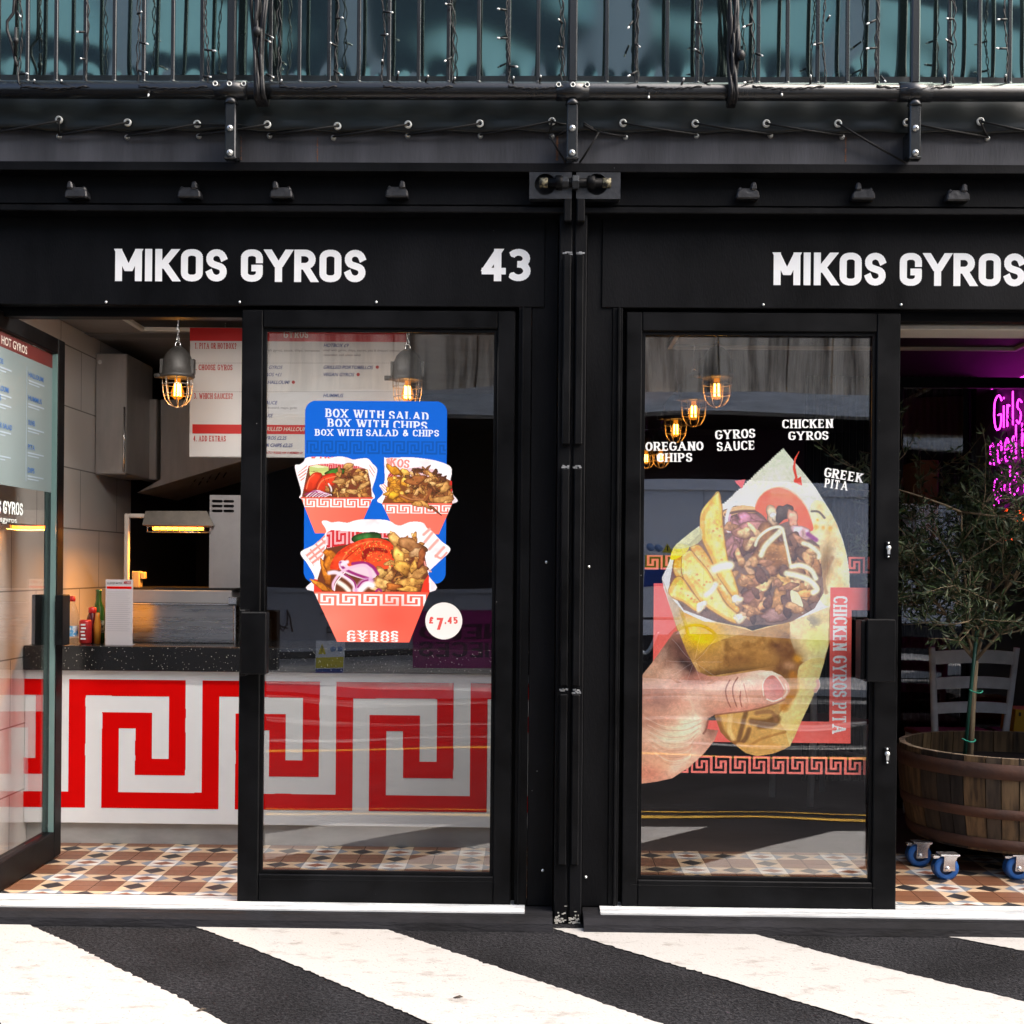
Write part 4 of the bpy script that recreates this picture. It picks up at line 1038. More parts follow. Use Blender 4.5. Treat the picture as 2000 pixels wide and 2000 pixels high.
# ================================================================== left unit: counter and kitchen
def bfit(name, body, box, Y, m, parent, shear=0., bold=0., fn=None):
    """built-in font fitted into a photo rectangle on the plane y = Y"""
    x0, y0, x1, y1 = box
    fn = fn or plane_fn(x0, y0, x1, y1, Y)
    cu = bpy.data.curves.new(name, 'FONT'); cu.body = body; cu.shear = shear; cu.offset = bold; cu.resolution_u = 3
    ob = bpy.data.objects.new(name, cu); C.objects.link(ob)
    me = bpy.data.meshes.new_from_object(ob.evaluated_get(bpy.context.evaluated_depsgraph_get())); bpy.data.objects.remove(ob)
    co = np.empty(len(me.vertices) * 3); me.vertices.foreach_get('co', co); co = co.reshape(-1, 3)
    lo, hi = co.min(0), co.max(0); o0 = org(parent)
    pts = [Vector(fn(x0 + (c[0] - lo[0]) / (hi[0] - lo[0]) * (x1 - x0), y1 - (c[1] - lo[1]) / (hi[1] - lo[1]) * (y1 - y0))) - o0 for c in co]
    me.vertices.foreach_set('co', [v for p in pts for v in p]); me.materials.clear(); me.materials.append(m); me.update()
    o = bpy.data.objects.new(name, me); C.objects.link(o); o.parent = parent; ORG[o.name] = o0
    return o
BLUT = mat('blue_print', rgb(30, 52, 130), .5); REDT = mat('dark_red_print', rgb(175, 12, 16), .5); CRMT = mat('cream_print', (.62, .56, .50), .5); GRYT = mat('grey_print', (.16, .15, .16), .5)
GRAN = bpy.data.materials.new('speckled_worktop'); GRAN.use_nodes = True
n, l = GRAN.node_tree.nodes, GRAN.node_tree.links; b = n['Principled BSDF']
tc = n.new('ShaderNodeTexCoord'); vo = n.new('ShaderNodeTexVoronoi'); vo.inputs['Scale'].default_value = 75
nz = n.new('ShaderNodeTexNoise'); nz.inputs['Scale'].default_value = 45
l.new(tc.outputs['Object'], vo.inputs['Vector']); l.new(tc.outputs['Object'], nz.inputs['Vector'])
sb = n.new('ShaderNodeMath'); sb.operation = 'MULTIPLY'; l.new(nz.outputs['Fac'], sb.inputs[0]); sb.inputs[1].default_value = .36
lt = n.new('ShaderNodeMath'); lt.operation = 'LESS_THAN'; sb2 = n.new('ShaderNodeMath'); sb2.operation = 'ADD'; l.new(vo.outputs['Distance'], sb2.inputs[0]); l.new(sb.outputs[0], sb2.inputs[1])
l.new(sb2.outputs[0], lt.inputs[0]); lt.inputs[1].default_value = .305
mx = n.new('ShaderNodeMix'); mx.data_type = 'RGBA'; mx.inputs[6].default_value = (.010, .010, .011, 1); mx.inputs[7].default_value = (.50, .48, .42, 1)
l.new(lt.outputs[0], mx.inputs[0]); l.new(mx.outputs[2], b.inputs['Base Color']); b.inputs['Roughness'].default_value = .22
MATS['speckled_worktop'] = GRAN
Yp = YC - .035
cnt = thing('shop_counter', 'white shop counter with a big red Greek key band and black speckled worktop', 'counter', (-1.3, YC, FZ))
xcl, xcr = XWL + .004, XM0 - .085
zp0, zp1 = Z(1609, Yp, 300), Z(1311, Yp, 300); zt0, zt1 = Z(1311, Yp - .03, 300), Z(1263, Yp - .03, 300)
pan = MB().box(xcl, xcr, Yp, Yp + .03, zp0, zt0 - .001).build('front_panel', PANELW, cnt, .002)
x0, x1, y0, y1 = 134 - 522, 1050, 1329, 1580
xx, yy = grid(x0, y0, x1, y1, 1.0); mk = key_mask(xx, yy, x0, x1, y0, y1, 261.)
wob = vnoise(xx, yy, 70, 3, 2) - .5
mk = key_mask(xx + 1.0 * wob, yy + 1.0 * (vnoise(xx, yy, 80, 9, 2) - .5), x0, x1, y0, y1, 261.)
fnp = plane_fn(134, 1329, 656, 1580, Yp - .0015)
runs_mesh(MB(), mk, 1.0, x0, y0, fnp).build('greek_key_band', RED, pan)
MB().box(xcl, xcr, YC, YC + .02, FZ, zp0 + .06).build('plinth', mat('grey_plinth', (.42, .43, .42), .45, var=.2, vs=3, stretch=(1, 1, 3)), cnt)
MB().box(xcl, xcr, Yp - .03, YC + .62, zt0, zt1).build('worktop', GRAN, cnt, .004)
ZW = zt1
# menu board hung over the counter
YM = YC + .36
mbd = thing('menu_board', 'large white hanging menu board with red header and red step headings', 'menu', (P(560, 760, YM).x, YM, P(560, 640, YM).z))
a, b_ = P(370, 760, YM).x, P(793, 760, YM).x; zT, zB = Z(640, YM, 420), Z(893, YM, 420); zh = Z(666, YM, 420)
BOARD = mat('menu_card', (.62, .62, .63), .5, var=.05, vs=3)
MB().box(a, b_, YM, YM + .012, zB, zT).build('board_panel', BOARD, mbd, .004)
MB().box(a, b_, YM - .002, YM, zh, zT - .001).box(P(376, 838, YM).x, b_ - .05, YM - .002, YM, Z(847, YM, 420), Z(829, YM, 420)).build('red_bands', mat('menu_red', rgb(188, 10, 12), .5), mbd)
for s_, box in (('1. PITA or HOTBOX?', (380, 670, 462, 681)), ('2. CHOOSE GYROS', (376, 712, 454, 723)), ('3. WHICH SAUCES?', (378, 768, 455, 779)), ('4. ADD EXTRAS', (377, 851, 441, 862))):
    text_obj('heading', s_.upper(), box, YM - .0015, REDT, mbd, .4, pad=4, tv=.25, th=.13)
text_obj('heading', 'GYROS', (554, 646, 602, 660), YM - .003, CRMT, mbd, .4, pad=4, tv=.26, th=.12)
for s_, box, mm_ in (('HOTBOX \u00a39', (632, 671, 681, 678), BLUT), ('meal with gyros, chips, sauces, pita & dressed tomato,', (632, 682, 782, 688), GRYT), ('cucumber, red onion salad', (632, 691, 704, 696), GRYT),
                     ('wrap with gyros, sauce, chips, tomatoes', (500, 682, 624, 688), GRYT), ('GRILLED PORTOBELLOS', (632, 714, 729, 721), BLUT), ('VEGAN GYROS', (632, 728, 692, 735), BLUT), ('N GYROS', (516, 714, 552, 721), BLUT),
                     ('YROS +\u00a31', (515, 728, 550, 735), BLUT), ('D HALLOUMI', (514, 743, 566, 750), BLUT), ('HUMMUS', (631, 769, 671, 776), BLUT), ('KI', (513, 769, 520, 776), BLUT), ('SAUCE', (515, 783, 542, 790), BLUT),
                     ('p, mustard, mayo, garlic', (516, 794, 580, 800), GRYT), ('AUCE', (514, 808, 533, 815), BLUT), ('GRILLED HALLOUMI', (514, 834, 603, 842), CRMT), ('GYROS \u00a32.25', (513, 852, 560, 859), BLUT), ('UMI CHIPS \u00a32.25', (511, 866, 572, 873), BLUT),
                     ('URGENTLY PLEASE ASK A MEMBER OF', (508, 882, 592, 886.5), REDT)):
    bfit('menu_line', s_, box, YM - .003 if mm_ is not CRMT else YM - .004, mm_, mbd, .28 if s_.isupper() else 0, .012 if s_.isupper() else 0)
m = MB()
for px, py in ((737, 717), (699.5, 731.5), (573, 746.5)): m.lathe([(.0001, 0), (.0085, 0)], P(px, py, YM - .003), 16, axis='Y')
m.build('chilli_dots', REDT, mbd)
m = MB()
for yl in (709, 765):
    for px in range(374, 790, 4): q = P(px, yl, YM - .002); m.box(q.x, q.x + .005, YM - .002, YM, q.z - .001, q.z + .001)
m.build('dotted_rules', GRYT, mbd)
m = MB()
for px in (440, 720): q = P(px, 640, YM); m.tube([(q.x, YM + .006, zT), (q.x, YM + .006, CZ)], .002, 6)
m.build('hanging_wire', STEEL, mbd)

# goods on the worktop
Yg = YC + .13
def base(px, Y=Yg): return Vector((P(px, 1250, Y).x, Y, ZW))
CLEAR = glass_mat('clear_plastic', 1.5, tint=(.92, .94, .95), wave=0)
t = thing('water_bottle', 'clear plastic water bottle with red cap beside the open door handle', 'bottle', base(141)); c = base(141)
MB().lathe([(.0001, .002), (.026, .002), (.029, .012), (.026, .03), (.028, .045), (.026, .06), (.028, .08), (.026, .10), (.029, .12), (.029, .145), (.02, .175), (.012, .195), (.012, .205)], c, 20).build('body', CLEAR, t)
MB().lathe([(.0285, .035), (.0285, .085)], c, 20).build('label_sleeve', mat('blue_label', (.12, .42, .75), .4, col2=(.75, .80, .82), vs=30, thresh=(.45, .5)), t)
MB().lathe([(.0001, .232), (.013, .230), (.014, .205), (.0001, .205)], c, 16).build('cap', mat('red_cap', (.55, .02, .02), .4), t)
t = thing('drinks_can', 'red drinks can between the water bottle and the taller sauce bottles', 'can', base(167, Yg - .02)); c = base(167, Yg - .02)
MB().lathe([(.0001, .0), (.024, .0), (.030, .008), (.030, .108), (.0255, .117), (.0001, .117)], c, 22).build('body', mat('can_red', (.35, .015, .02), .3, metal=.2, col2=(.52, .03, .03), vs=20), t)
m = MB(); 
for k in range(5): m.box(c.x - .014 + .002 * (k % 2), c.x + .012 - .003 * (k % 3), c.y - .0312, c.y - .0305, c.z + .022 + k * .017, c.z + .030 + k * .017)
m.build('white_lettering', WHITE, t)
t = thing('sauce_bottle', 'dark red sauce bottle with red lid behind the drinks can', 'bottle', base(180, Yg + .05)); c = base(180, Yg + .05)
MB().lathe([(.0001, 0), (.03, 0), (.031, .10), (.022, .135), (.016, .15)], c, 18).build('body', mat('ketchup', (.11, .006, .010), .25), t); MB().lathe([(.017, .148), (.019, .150), (.019, .175), (.0001, .178)], c, 16).build('lid', mat('red_cap'), t)
t = thing('juice_bottle', 'orange juice bottle just left of the allergen card', 'bottle', base(190, Yg - .0)); c = base(190, Yg)
MB().lathe([(.0001, 0), (.016, 0), (.018, .09), (.010, .13), (.009, .15), (.0001, .152)], c, 14).build('body', mat('orange_juice', (.55, .24, .03), .3), t)
t = thing('beer_bottle', 'tall green glass bottle left of the allergen card', 'bottle', base(192, Yg + .09)); c = base(192, Yg + .09)
MB().lathe([(.0001, 0), (.030, 0), (.031, .14), (.026, .17), (.0145, .205), (.0135, .25), (.015, .252), (.015, .262), (.0001, .262)], c, 18).build('body', mat('green_glass', (.02, .09, .012), .08, spec=.8), t)
MB().lathe([(.0315, .05), (.0315, .11)], c, 18).build('label_sleeve', mat('pale_label', (.35, .40, .32), .4, col2=(.03, .05, .03), vs=40, thresh=(.45, .55)), t)
Ya = YC + .05
t = thing('allergen_card', 'tall white allergen sheet in a stand on the worktop', 'sign', (P(232, 1190, Ya).x, Ya, ZW))
a, b_ = P(206, 1190, Ya).x, P(259, 1190, Ya).x; zT = Z(1132, Ya, 232)
MB().box(a, b_, Ya, Ya + .006, ZW + .002, zT).box(a, b_, Ya, Ya + .05, ZW, ZW + .0019).build('sheet', mat('card_white', (.62, .58, .60), .45), t)
MB().box(a + .006, b_ - .006, Ya - .001, Ya, Z(1150, Ya, 232), Z(1145.5, Ya, 232)).build('red_rule', RED, t)
bfit('title', 'ALLERGEN MATRIX', (209, 1137, 239, 1141), Ya - .001, GRYT, t, 0, .02); bfit('title', 'MIKOS', (242, 1135, 256, 1141), Ya - .001, REDT, t, 0, .03)
m = MB()
for k in range(20): 
    zz = Z(1156 + k * 4, Ya, 232); m.box(a + .007, b_ - .008 - .004 * (k * 7 % 5), Ya - .0008, Ya, zz - .0006, zz + .0006)
m.build('rows', mat('row_print', (.34, .32, .36), .5), t)
# stainless display unit
Yd = YC + .22
t = thing('food_display', 'stainless steel food display unit standing on the worktop', 'display unit', (P(360, 1200, Yd).x, Yd, ZW))
a, b_ = P(232, 1200, Yd).x, P(456, 1200, Yd).x; zz = lambda y: Z(y, Yd, 360)
MB().box(a, b_, Yd + .01, Yd + .45, ZW, zz(1180)).build('body', STEEL, t, .004); MB().box(a, b_ - .01, Yd, Yd + .40, zz(1178), zz(1153)).build('upper_band', mat('pale_steel', (.30, .29, .30), .5, metal=.4, var=.1), t, .003)
MB().box(a, b_ + .02, Yd - .02, Yd + .0, zz(1182), zz(1177.5)).box(b_ - .025, b_ + .02, Yd - .02, Yd + .4, zz(1182), zz(1165)).build('edge_rail', mat('bright_steel', (.75, .75, .76), .2, metal=.9), t, .003)
MB().box(b_ + .004, b_ + .010, Yd, Yd + .02, ZW, zz(1180)).build('corner_strip', mat('bright_steel'), t); MB().box(a, b_, Yd + .02, Yd + .44, zz(1152.5), zz(1148)).build('dark_top', mat('glossy_top', (.02, .018, .016), .12), t)
# heat lamp
Yh = YC + .42
ORG_E = mat('heat_glow', (.9, .3, .02), .5, emit=(1., .20, .012), es=9.)
HOODM = mat('heat_shade', (.14, .125, .11), .5, metal=.4, var=.3, vs=8)
t = thing('heat_lamp', 'glowing orange food heat lamp on an arm over the display unit', 'lamp', (P(350, 1010, Yh).x, Yh, Z(1040, Yh, 350)))
q = lambda x, y: (P(x, y, Yh).x, P(x, y, Yh).z)
dz = .17
t0, t1, b0, b1 = P(284, 998, Yh), P(404, 998, Yh), P(281, 1026, Yh), P(420, 1028, Yh)
m = MB(); m.add([(t0.x, Yh, t0.z), (t1.x, Yh, t1.z), (t1.x, Yh + dz * .6, t1.z), (t0.x, Yh + dz * .6, t0.z), (b0.x, Yh - .03, b0.z), (b1.x, Yh - .03, b0.z), (b1.x, Yh + dz, b0.z), (b0.x, Yh + dz, b0.z)],
                [(0, 1, 2, 3), (0, 4, 5, 1), (1, 5, 6, 2), (2, 6, 7, 3), (3, 7, 4, 0)]); m.build('shade', HOODM, t)
e0, e1 = P(300, 1030, Yh + .06), P(398, 1030, Yh + .06); MB().tube([(e0.x, Yh + .05, e0.z - .004), (e1.x, Yh + .05, e0.z - .004)], .010, 10).build('element', ORG_E, t)
m = MB(); zc0_, zc1_ = Z(1029, Yh, 350), Z(1039, Yh, 350)
for k in range(11): x = P(290 + k * 12.2, 1030, Yh).x; m.tube([(x, Yh - .02, zc0_), (x, Yh - .02, zc1_), (x, Yh + .12, zc1_), (x, Yh + .12, zc0_)], .0022, 5)
for z_, y_ in ((zc1_, -.02), (zc1_, .12), (zc0_, -.02)): m.tube([(P(288, 1030, Yh).x, Yh + y_, z_), (P(414, 1030, Yh).x, Yh + y_, z_)], .0022, 5)
m.build('wire_guard', STEEL, t)
m = MB(); xa = P(243, 1060, Yh).x; zt_ = Z(1007, Yh, 243); m.box(xa - .012, xa + .012, Yh + .03, Yh + .055, ZW, zt_ + .012); m.box(xa + .012, P(286, 1007, Yh).x, Yh + .03, Yh + .055, zt_ - .010, zt_ + .012)
m.build('arm', mat('cream_arm', (.50, .45, .41), .45), t, .004)
lt_ = bpy.data.lights.new('heat_glow', 'AREA'); lt_.shape = 'RECTANGLE'; lt_.size = .3; lt_.size_y = .06; lt_.energy = 6.; lt_.color = (1., .36, .04)
lo = bpy.data.objects.new('element_light', lt_); C.objects.link(lo); lo.parent = t; lo.location = Vector(((e0.x + e1.x) / 2, Yh + .05, e0.z - .018)) - org(t)
# kitchen behind
Yk = 2.08
STD = mat('dull_steel', (.46, .44, .43), .42, metal=.35, var=.25, vs=3, stretch=(2, 1, .4))
t = thing('wall_cabinet', 'grey steel wall cabinet at the left wall with a white badge', 'cabinet', (P(212, 800, Yk).x, Yk, Z(925, Yk, 212)))
MB().box(XWL + .003, P(247, 800, Yk).x, Yk, Yk + .5, Z(926, Yk, 212), Z(690, Yk, 212)).build('body', STD, t, .006)
q_ = P(195, 707, Yk); MB().lathe([(.0001, -.003), (.011, -.002), (.012, 0)], q_, 16, axis='Y').build('badge', WHITE, t); x = P(243, 860, Yk).x; MB().tube([(x, Yk - .008, Z(795, Yk, 243)), (x, Yk - .008, Z(922, Yk, 243))], .006, 8).build('pull_rail', mat('bright_steel'), t)
Yk2 = 2.55
t = thing('extractor_canopy', 'steel extractor canopy with sloping lower edge behind the menu board', 'extractor', (P(380, 850, Yk2).x, Yk2, Z(960, Yk2, 300)))
pts = [P(a_, b2, Yk2) for a_, b2 in ((266, 963), (470, 902), (640, 850), (640, 778), (313, 780), (313, 936))]
m = MB(); m.prism([(p.x, p.z) for p in pts], Yk2, Yk2 + .9); m.build('canopy', STD, t, .004)
a_, b2 = P(270, 860, Yk2), P(309, 860, Yk2); MB().box(a_.x, b2.x, Yk2 - .03, Yk2 + .4, Z(937, Yk2, 290), Z(780, Yk2, 290)).build('access_panel', STD, t, .006)
m = MB()
for k in range(5): p = P(372 + 16 * k, 952 - 5 * k, Yk2 + .3); q2 = P(392 + 16 * k, 920 - 5 * k, Yk2 + .05); m.tube([p, q2], .004, 5)
m.build('filter_bars', STEEL, t)
t = thing('vent_panel', 'slotted stainless vent panel standing right of the heat lamp', 'panel', (P(440, 1050, 1.55).x, 1.55, ZW))
a_, b2 = P(409, 1050, 1.55).x, P(476, 1050, 1.55).x; z_ = lambda y: Z(y, 1.55, 440)
holes = []
for r in range(3):
    for k in range(2):
        cxh, czh = P(424 + 22.5 * k, 979 + 9.5 * r, 1.55).x, z_(979 + 9.5 * r); holes.append([(cxh + sx * .022 + .006 * math.cos(R(aa)), czh + .007 * math.sin(R(aa))) for sx, rg in ((1, range(-90, 91, 45)), (-1, range(90, 271, 45))) for aa in rg])
m = MB(); plate(m, [(a_, z_(1150)), (b2, z_(1150)), (b2, z_(967)), (a_, z_(967))], holes, 1.55, 1.56); m.build('plate', mat('pale_steel'), t); MB().box(a_ + .01, b2, 1.57, 1.66, z_(1150), z_(975)).build('casing', DARKW, t)
t = thing('service_rail', 'grey metal service channel running under the shop ceiling', 'rail', (P(250, 645, 1.9).x, 1.9, Z(645, 1.9, 250)))
MB().box(P(150, 645, 1.9).x, P(460, 645, 1.9).x, 1.9, 2.02, Z(652, 1.9, 250), Z(640, 1.9, 250)).build('channel', mat('grey_channel', (.15, .145, .14), .5), t, .003); MB().tube([(P(250, 640, 1.95).x, 1.95, CZ), (P(250, 640, 1.95).x, 1.95, Z(640, 1.9, 250))], .008, 8).build('hanger', mat('grey_channel'), t)
t = thing('small_box', 'small beige box on top of the food display', 'box', (P(268, 1130, Yd + .3).x, Yd + .3, zz(1150)))
MB().box(P(257, 1130, Yd + .3).x, P(272, 1130, Yd + .3).x, Yd + .3, Yd + .36, zz(1152), zz(1117)).box(P(272, 1130, Yd + .3).x + .001, P(281, 1130, Yd + .3).x, Yd + .31, Yd + .35, zz(1133), zz(1119)).build('case', mat('beige_plastic', (.34, .26, .15), .5), t, .003)

# ceiling hatch frames
TRIM = mat('hatch_trim', (.66, .65, .60), .5); HBLK = mat('hatch_black', (.004, .004, .005), .6)
def hatch(parent, p_far, px_a, px_b, inner_left):
    zc_ = CZ - .004; Yf = PZ(p_far[0], p_far[1], zc_).y; xa, xb = PZ(px_a, p_far[1], zc_).x, PZ(px_b, p_far[1], zc_).x; w_ = .028
    m = MB(); m.box(xa, xb, Yf - w_, Yf, zc_ - .03, zc_); m.box(xa, xa + w_, .50, Yf - w_, zc_ - .03, zc_); m.box(xb - w_, xb, .50, Yf - w_, zc_ - .03, zc_); m.box(xa, xb, .47, .50, zc_ - .03, zc_)
    o = m.build('roof_hatch', TRIM, parent, .004); MB().box(xa + w_, xb - w_, .50, Yf - w_, zc_ - .012, zc_ - .004).build('hatch_panel', HBLK, o)
hatch(UL, (400, 637), 276, 760, True)
hatch(UR, (1850, 675), 1300, 1988, False)
zb0 = Z(655, .42, 1850)
MB().box(X(1700, .42), XWR - .01, .25, .42, zb0 + .012, CZ).box(X(1700, .42), XWR - .01, .24, .43, zb0 - .01, zb0 + .011).build('blind_box', mat('pale_beige', (.80, .76, .68), .6), UR, .004)

# the strip light over the entrance, seen only as a glint in the open door's glass
t = thing('ceiling_strip_light', 'white ceiling strip light over the counter, glinting in the open door glass', 'light', (-1.3, .36, CZ - .05))
MB().box(-1.75, -.75, .30, .42, CZ - .05, CZ - .004).build('housing', TRIM, t, .003)
MB().box(-1.73, -.77, .32, .40, CZ - .056, CZ - .0505).build('diffuser', mat('strip_diffuser', (.9, .9, .9), .5, emit=(1., .96, .90), es=4.), t)
la = bpy.data.lights.new('strip_light', 'AREA'); la.shape = 'RECTANGLE'; la.size = .95; la.size_y = .08; la.energy = 10.; la.color = (1., .95, .88)
lo = bpy.data.objects.new('strip_lamp', la); C.objects.link(lo); lo.parent = t; lo.location = (.05, 0, -.012)
# caged pendant lamps
def lamp(label, px, py, zl=None, first=[]):
    d = F * (2.285 - ZC) / (HOR - py) - D if zl is None else zl
    c = P(px, py, d)
    if first: r = copy_tree(first[0], (c.x, d, c.z)); r['label'] = label; return r
    t = thing('pendant_lamp', label, 'lamp', (c.x, d, c.z), 'caged pendant lamps'); o = Vector((c.x, d, c.z)); first.append(t)
    CAST = mat('cast_aluminium', (.045, .041, .039), .55, metal=.2, var=.3, vs=20, bump=.2, bs=60)
    m = MB(); m.lathe([(.0001, .146), (.018, .145), (.036, .134), (.055, .112), (.066, .085), (.069, .05), (.071, .018), (.079, .014), (.080, .002), (.072, -.004), (.060, -.004), (.0001, .002)], o, 28)
    m.box(o.x - .080, o.x - .060, d - .018, d + .018, o.z + .016, o.z + .085); m.box(o.x + .060, o.x + .080, d - .018, d + .018, o.z + .016, o.z + .085)
    m.lathe([(.0001, -.02), (.012, -.02), (.012, .02), (.0001, .02)], o + Vector((-.09, 0, .008)), 10, axis='X'); m.build('housing', CAST, t)
    m = MB(); m.tube([o + Vector((.012 * math.cos(a), 0, .155 + .014 * math.sin(a))) for a in np.linspace(0, 6.28, 15)], .0035, 6, cap=False)
    for k in range(4): m.tube([o + Vector((.006 * math.cos(a) * (k % 2 == 0), .006 * math.cos(a) * (k % 2), .180 + .022 * k + .014 * math.sin(a))) for a in np.linspace(0, 6.28, 11)], .002, 5, cap=False)
    m.tube([o + Vector((0, 0, .25)), o + Vector((0, 0, CZ - o.z))], .003, 6); m.build('chain', mat('bright_steel'), t)
    m = MB(); prof = [(.070, -.004), (.069, -.04), (.066, -.075), (.058, -.105), (.040, -.128), (.014, -.142)]
    for k in range(8): a = k * math.pi / 4 + .2; m.tube([o + Vector((r_ * math.cos(a), r_ * math.sin(a), h)) for r_, h in prof], .0024, 5)
    for r_, h in ((.0695, -.035), (.0655, -.082), (.014, -.142)): m.tube([o + Vector((r_ * math.cos(a), r_ * math.sin(a), h)) for a in np.linspace(0, 6.2832, 25)], .0022, 5, cap=False)
    m.build('cage', mat('cage_wire', (.42, .36, .30), .35, metal=.8), t)
    amb = bpy.data.materials.new('amber_glass'); amb.use_nodes = True; n, l = amb.node_tree.nodes, amb.node_tree.links
    for x in list(n): n.remove(x)
    oo = n.new('ShaderNodeOutputMaterial'); mx = n.new('ShaderNodeMixShader'); tr = n.new('ShaderNodeBsdfTransparent'); em = n.new('ShaderNodeEmission'); em.inputs[0].default_value = (1., .30, .015, 1); em.inputs[1].default_value = .5
    tr.inputs[0].default_value = (1, .80, .45, 1); mx.inputs[0].default_value = .45; l.new(tr.outputs[0], mx.inputs[1]); l.new(em.outputs[0], mx.inputs[2]); l.new(mx.outputs[0], oo.inputs[0])
    bl = MB().lathe([(.013, -.004), (.014, -.02), (.022, -.045), (.0305, -.07), (.029, -.088), (.016, -.102), (.0001, -.106)], o, 20).build('bulb', amb, t)
    m = MB()
    for k in range(4): a = k * math.pi / 2 + .5; m.tube([o + Vector((.012 * math.cos(a), .012 * math.sin(a), -.030)), o + Vector((.014 * math.cos(a), .014 * math.sin(a), -.088))], .0034, 6)
    m.build('filament', mat('hot_filament', (1, .6, .2), .5, emit=(1., .55, .13), es=16.), bl)
    li = bpy.data.lights.new('warm_glow', 'POINT'); li.energy = .6; li.color = (1., .50, .14); li.shadow_soft_size = .03
    lo = bpy.data.objects.new('bulb_light', li); C.objects.link(lo); lo.parent = t; lo.location = (0, 0, -.07)
    return t
lamp('caged pendant lamp glowing in front of the white menu board', 347, 737)
lamp('caged pendant lamp behind the left door glass above the blue poster', 796, 742)
lamp('caged lamp under the right door\'s top, largest and highest of its cluster', 1400, 737)
lamp('second caged lamp, just below left of the largest one in the right door', 1355, 782)
lamp('third caged lamp, right above the word oregano', 1320, 819)
lamp('caged lamp half hidden by the word chips', 1291, 878, 5.0)
lamp('caged lamp at the glass edge left of the word chips', 1262, 880, 5.2)

# ================================================================== the open glass door at the left
fe, ne = PZ(119, 1668, FZ + .006), PZ(0, 1742, FZ + .006)
dv = Vector((fe.x - ne.x, fe.y - ne.y, 0)).normalized(); LW = 1.07
hg = Vector((fe.x, fe.y, 0)) - dv * LW; nv = Vector((dv.y, -dv.x, 0))       # nv points to the camera side
ND = lambda u, wv, z: hg + dv * u + nv * wv + Vector((0, 0, z))
t = thing('open_door', 'open glass shop door swung inwards at the left edge, with a menu on it', 'door', hg)
def lbox(mb, u0, u1, w0, w1, z0, z1, mi=0):
    c = ND((u0 + u1) / 2, (w0 + w1) / 2, (z0 + z1) / 2); return mb.obox(c, dv * (u1 - u0) / 2, nv * (w1 - w0) / 2, Vector((0, 0, (z1 - z0) / 2)), mi)
zb_, zt_ = FZ + .006, Z(606, .07, 700); gb_, gt_ = zb_ + .118, zt_ - .07
m = MB(); lbox(m, 0, .09, -.06, 0, zb_, zt_); lbox(m, LW - .088, LW, -.06, 0, zb_, zt_); lbox(m, .09, LW - .088, -.06, 0, zb_, gb_); lbox(m, .09, LW - .088, -.06, 0, gt_, zt_); fr_ = m.build('frame', BLK2, t, .004)
m = MB(); lbox(m, .091, LW - .089, -.033, -.027, gb_ + .001, gt_ - .001); m.build('glass', GLASS, t)
ED = mat('glass_edge', (.16, .26, .25), .2); m = MB(); lbox(m, LW - .097, LW - .0885, -.026, -.003, gb_ + .001, gt_ - .001); m.build('glass_edge_strip', ED, fr_)
m = MB(); lbox(m, LW - .11, LW - .01, -.105, -.061, 1.02, 1.25); lbox(m, LW - .11, LW - .01, .001, .036, 1.02, 1.25); m.build('pull_handle', BLK2, t, .004)
mt = thing('door_menu', 'blue and white price menu with red header fixed on the open glass door', 'menu', ND(.5, -.024, 1.7))
U1 = LW - .095; mz0, mz1 = 1.71, gt_ - .004
m = MB(); lbox(m, .11, U1, -.0265, -.024, mz0, mz1 - .062); m.build('sheet', mat('menu_sheet', (.155, .195, .20), .4), mt); m = MB(); lbox(m, .11, U1, -.0265, -.024, mz1 - .062, mz1); m.build('header_band', mat('faded_red', (.10, .012, .012), .5), mt)
def dfn(box, u0, u1, z0, z1): x0, y0, x1, y1 = box; return lambda px, py: ND(u0 + (px - x0) / (x1 - x0) * (u1 - u0), -.0225, z1 + (py - y0) / (y1 - y0) * (z0 - z1))
def dtxt(nm, s_, u0, u1, z0, z1, mm_, par): bfit(nm, s_, (0, 0, 10, 10), 0, mm_, par, 0, .01, dfn((0, 0, 10, 10), u0, u1, z0, z1))
dtxt('header_text', 'HOT GYROS', .38, .66, mz1 - .050, mz1 - .016, CRMT, mt)
DB = mat('menu_blue', rgb(40, 90, 150), .5)
for s_, u0, u1, zc2 in (('GYROS', .30, .40, 2.20), ('HALLOUMI', .30, .46, 2.09), ('FRIES', .30, .38, 2.05), ('GREEK SALAD', .30, .50, 1.94), ('CHIPS', .30, .36, 1.84), ('HALLOUMI', .68, .86, 2.19), ('HUMMUS', .68, .84, 2.09), ('OLIVES', .68, .76, 1.985), ('PITA', .68, .76, 1.88), ('DIPS', .68, .76, 1.78)):
    dtxt('menu_line', s_, u0, u1, zc2, zc2 + .022, DB, mt); 
    m = MB(); lbox(m, u0, u0 + .19, -.024, -.0228, zc2 - .018, zc2 - .012); lbox(m, u0, u0 + .13, -.024, -.0228, zc2 - .030, zc2 - .025); m.build('small_print', mat('small_print', (.26, .32, .38), .5), mt)
m = MB()
for u in (.28, .66): lbox(m, u, u + .003, -.024, -.0228, mz0 + .03, mz1 - .10)
m.build('column_rule', mat('small_print'), mt)
dl = thing('door_lettering', 'white vinyl name and handle letters on the open door, below its menu', 'lettering', ND(.4, -.024, 1.5))
PALEV = mat('pale_vinyl', (.60, .66, .64), .5)
zl_ = 1.387 + (1110 - 1004) / F * 5.7
xx, yy = grid(0, 0, 200, 40, 1.); mk = text_mask(xx, yy, 'MIKOS GYROS', 0, 200, 0, 40, tv=.21, th=.17, serif=False, sq=True)
cols = np.arange(mk.shape[1])[None, :]; cut = mk.shape[1] * .47
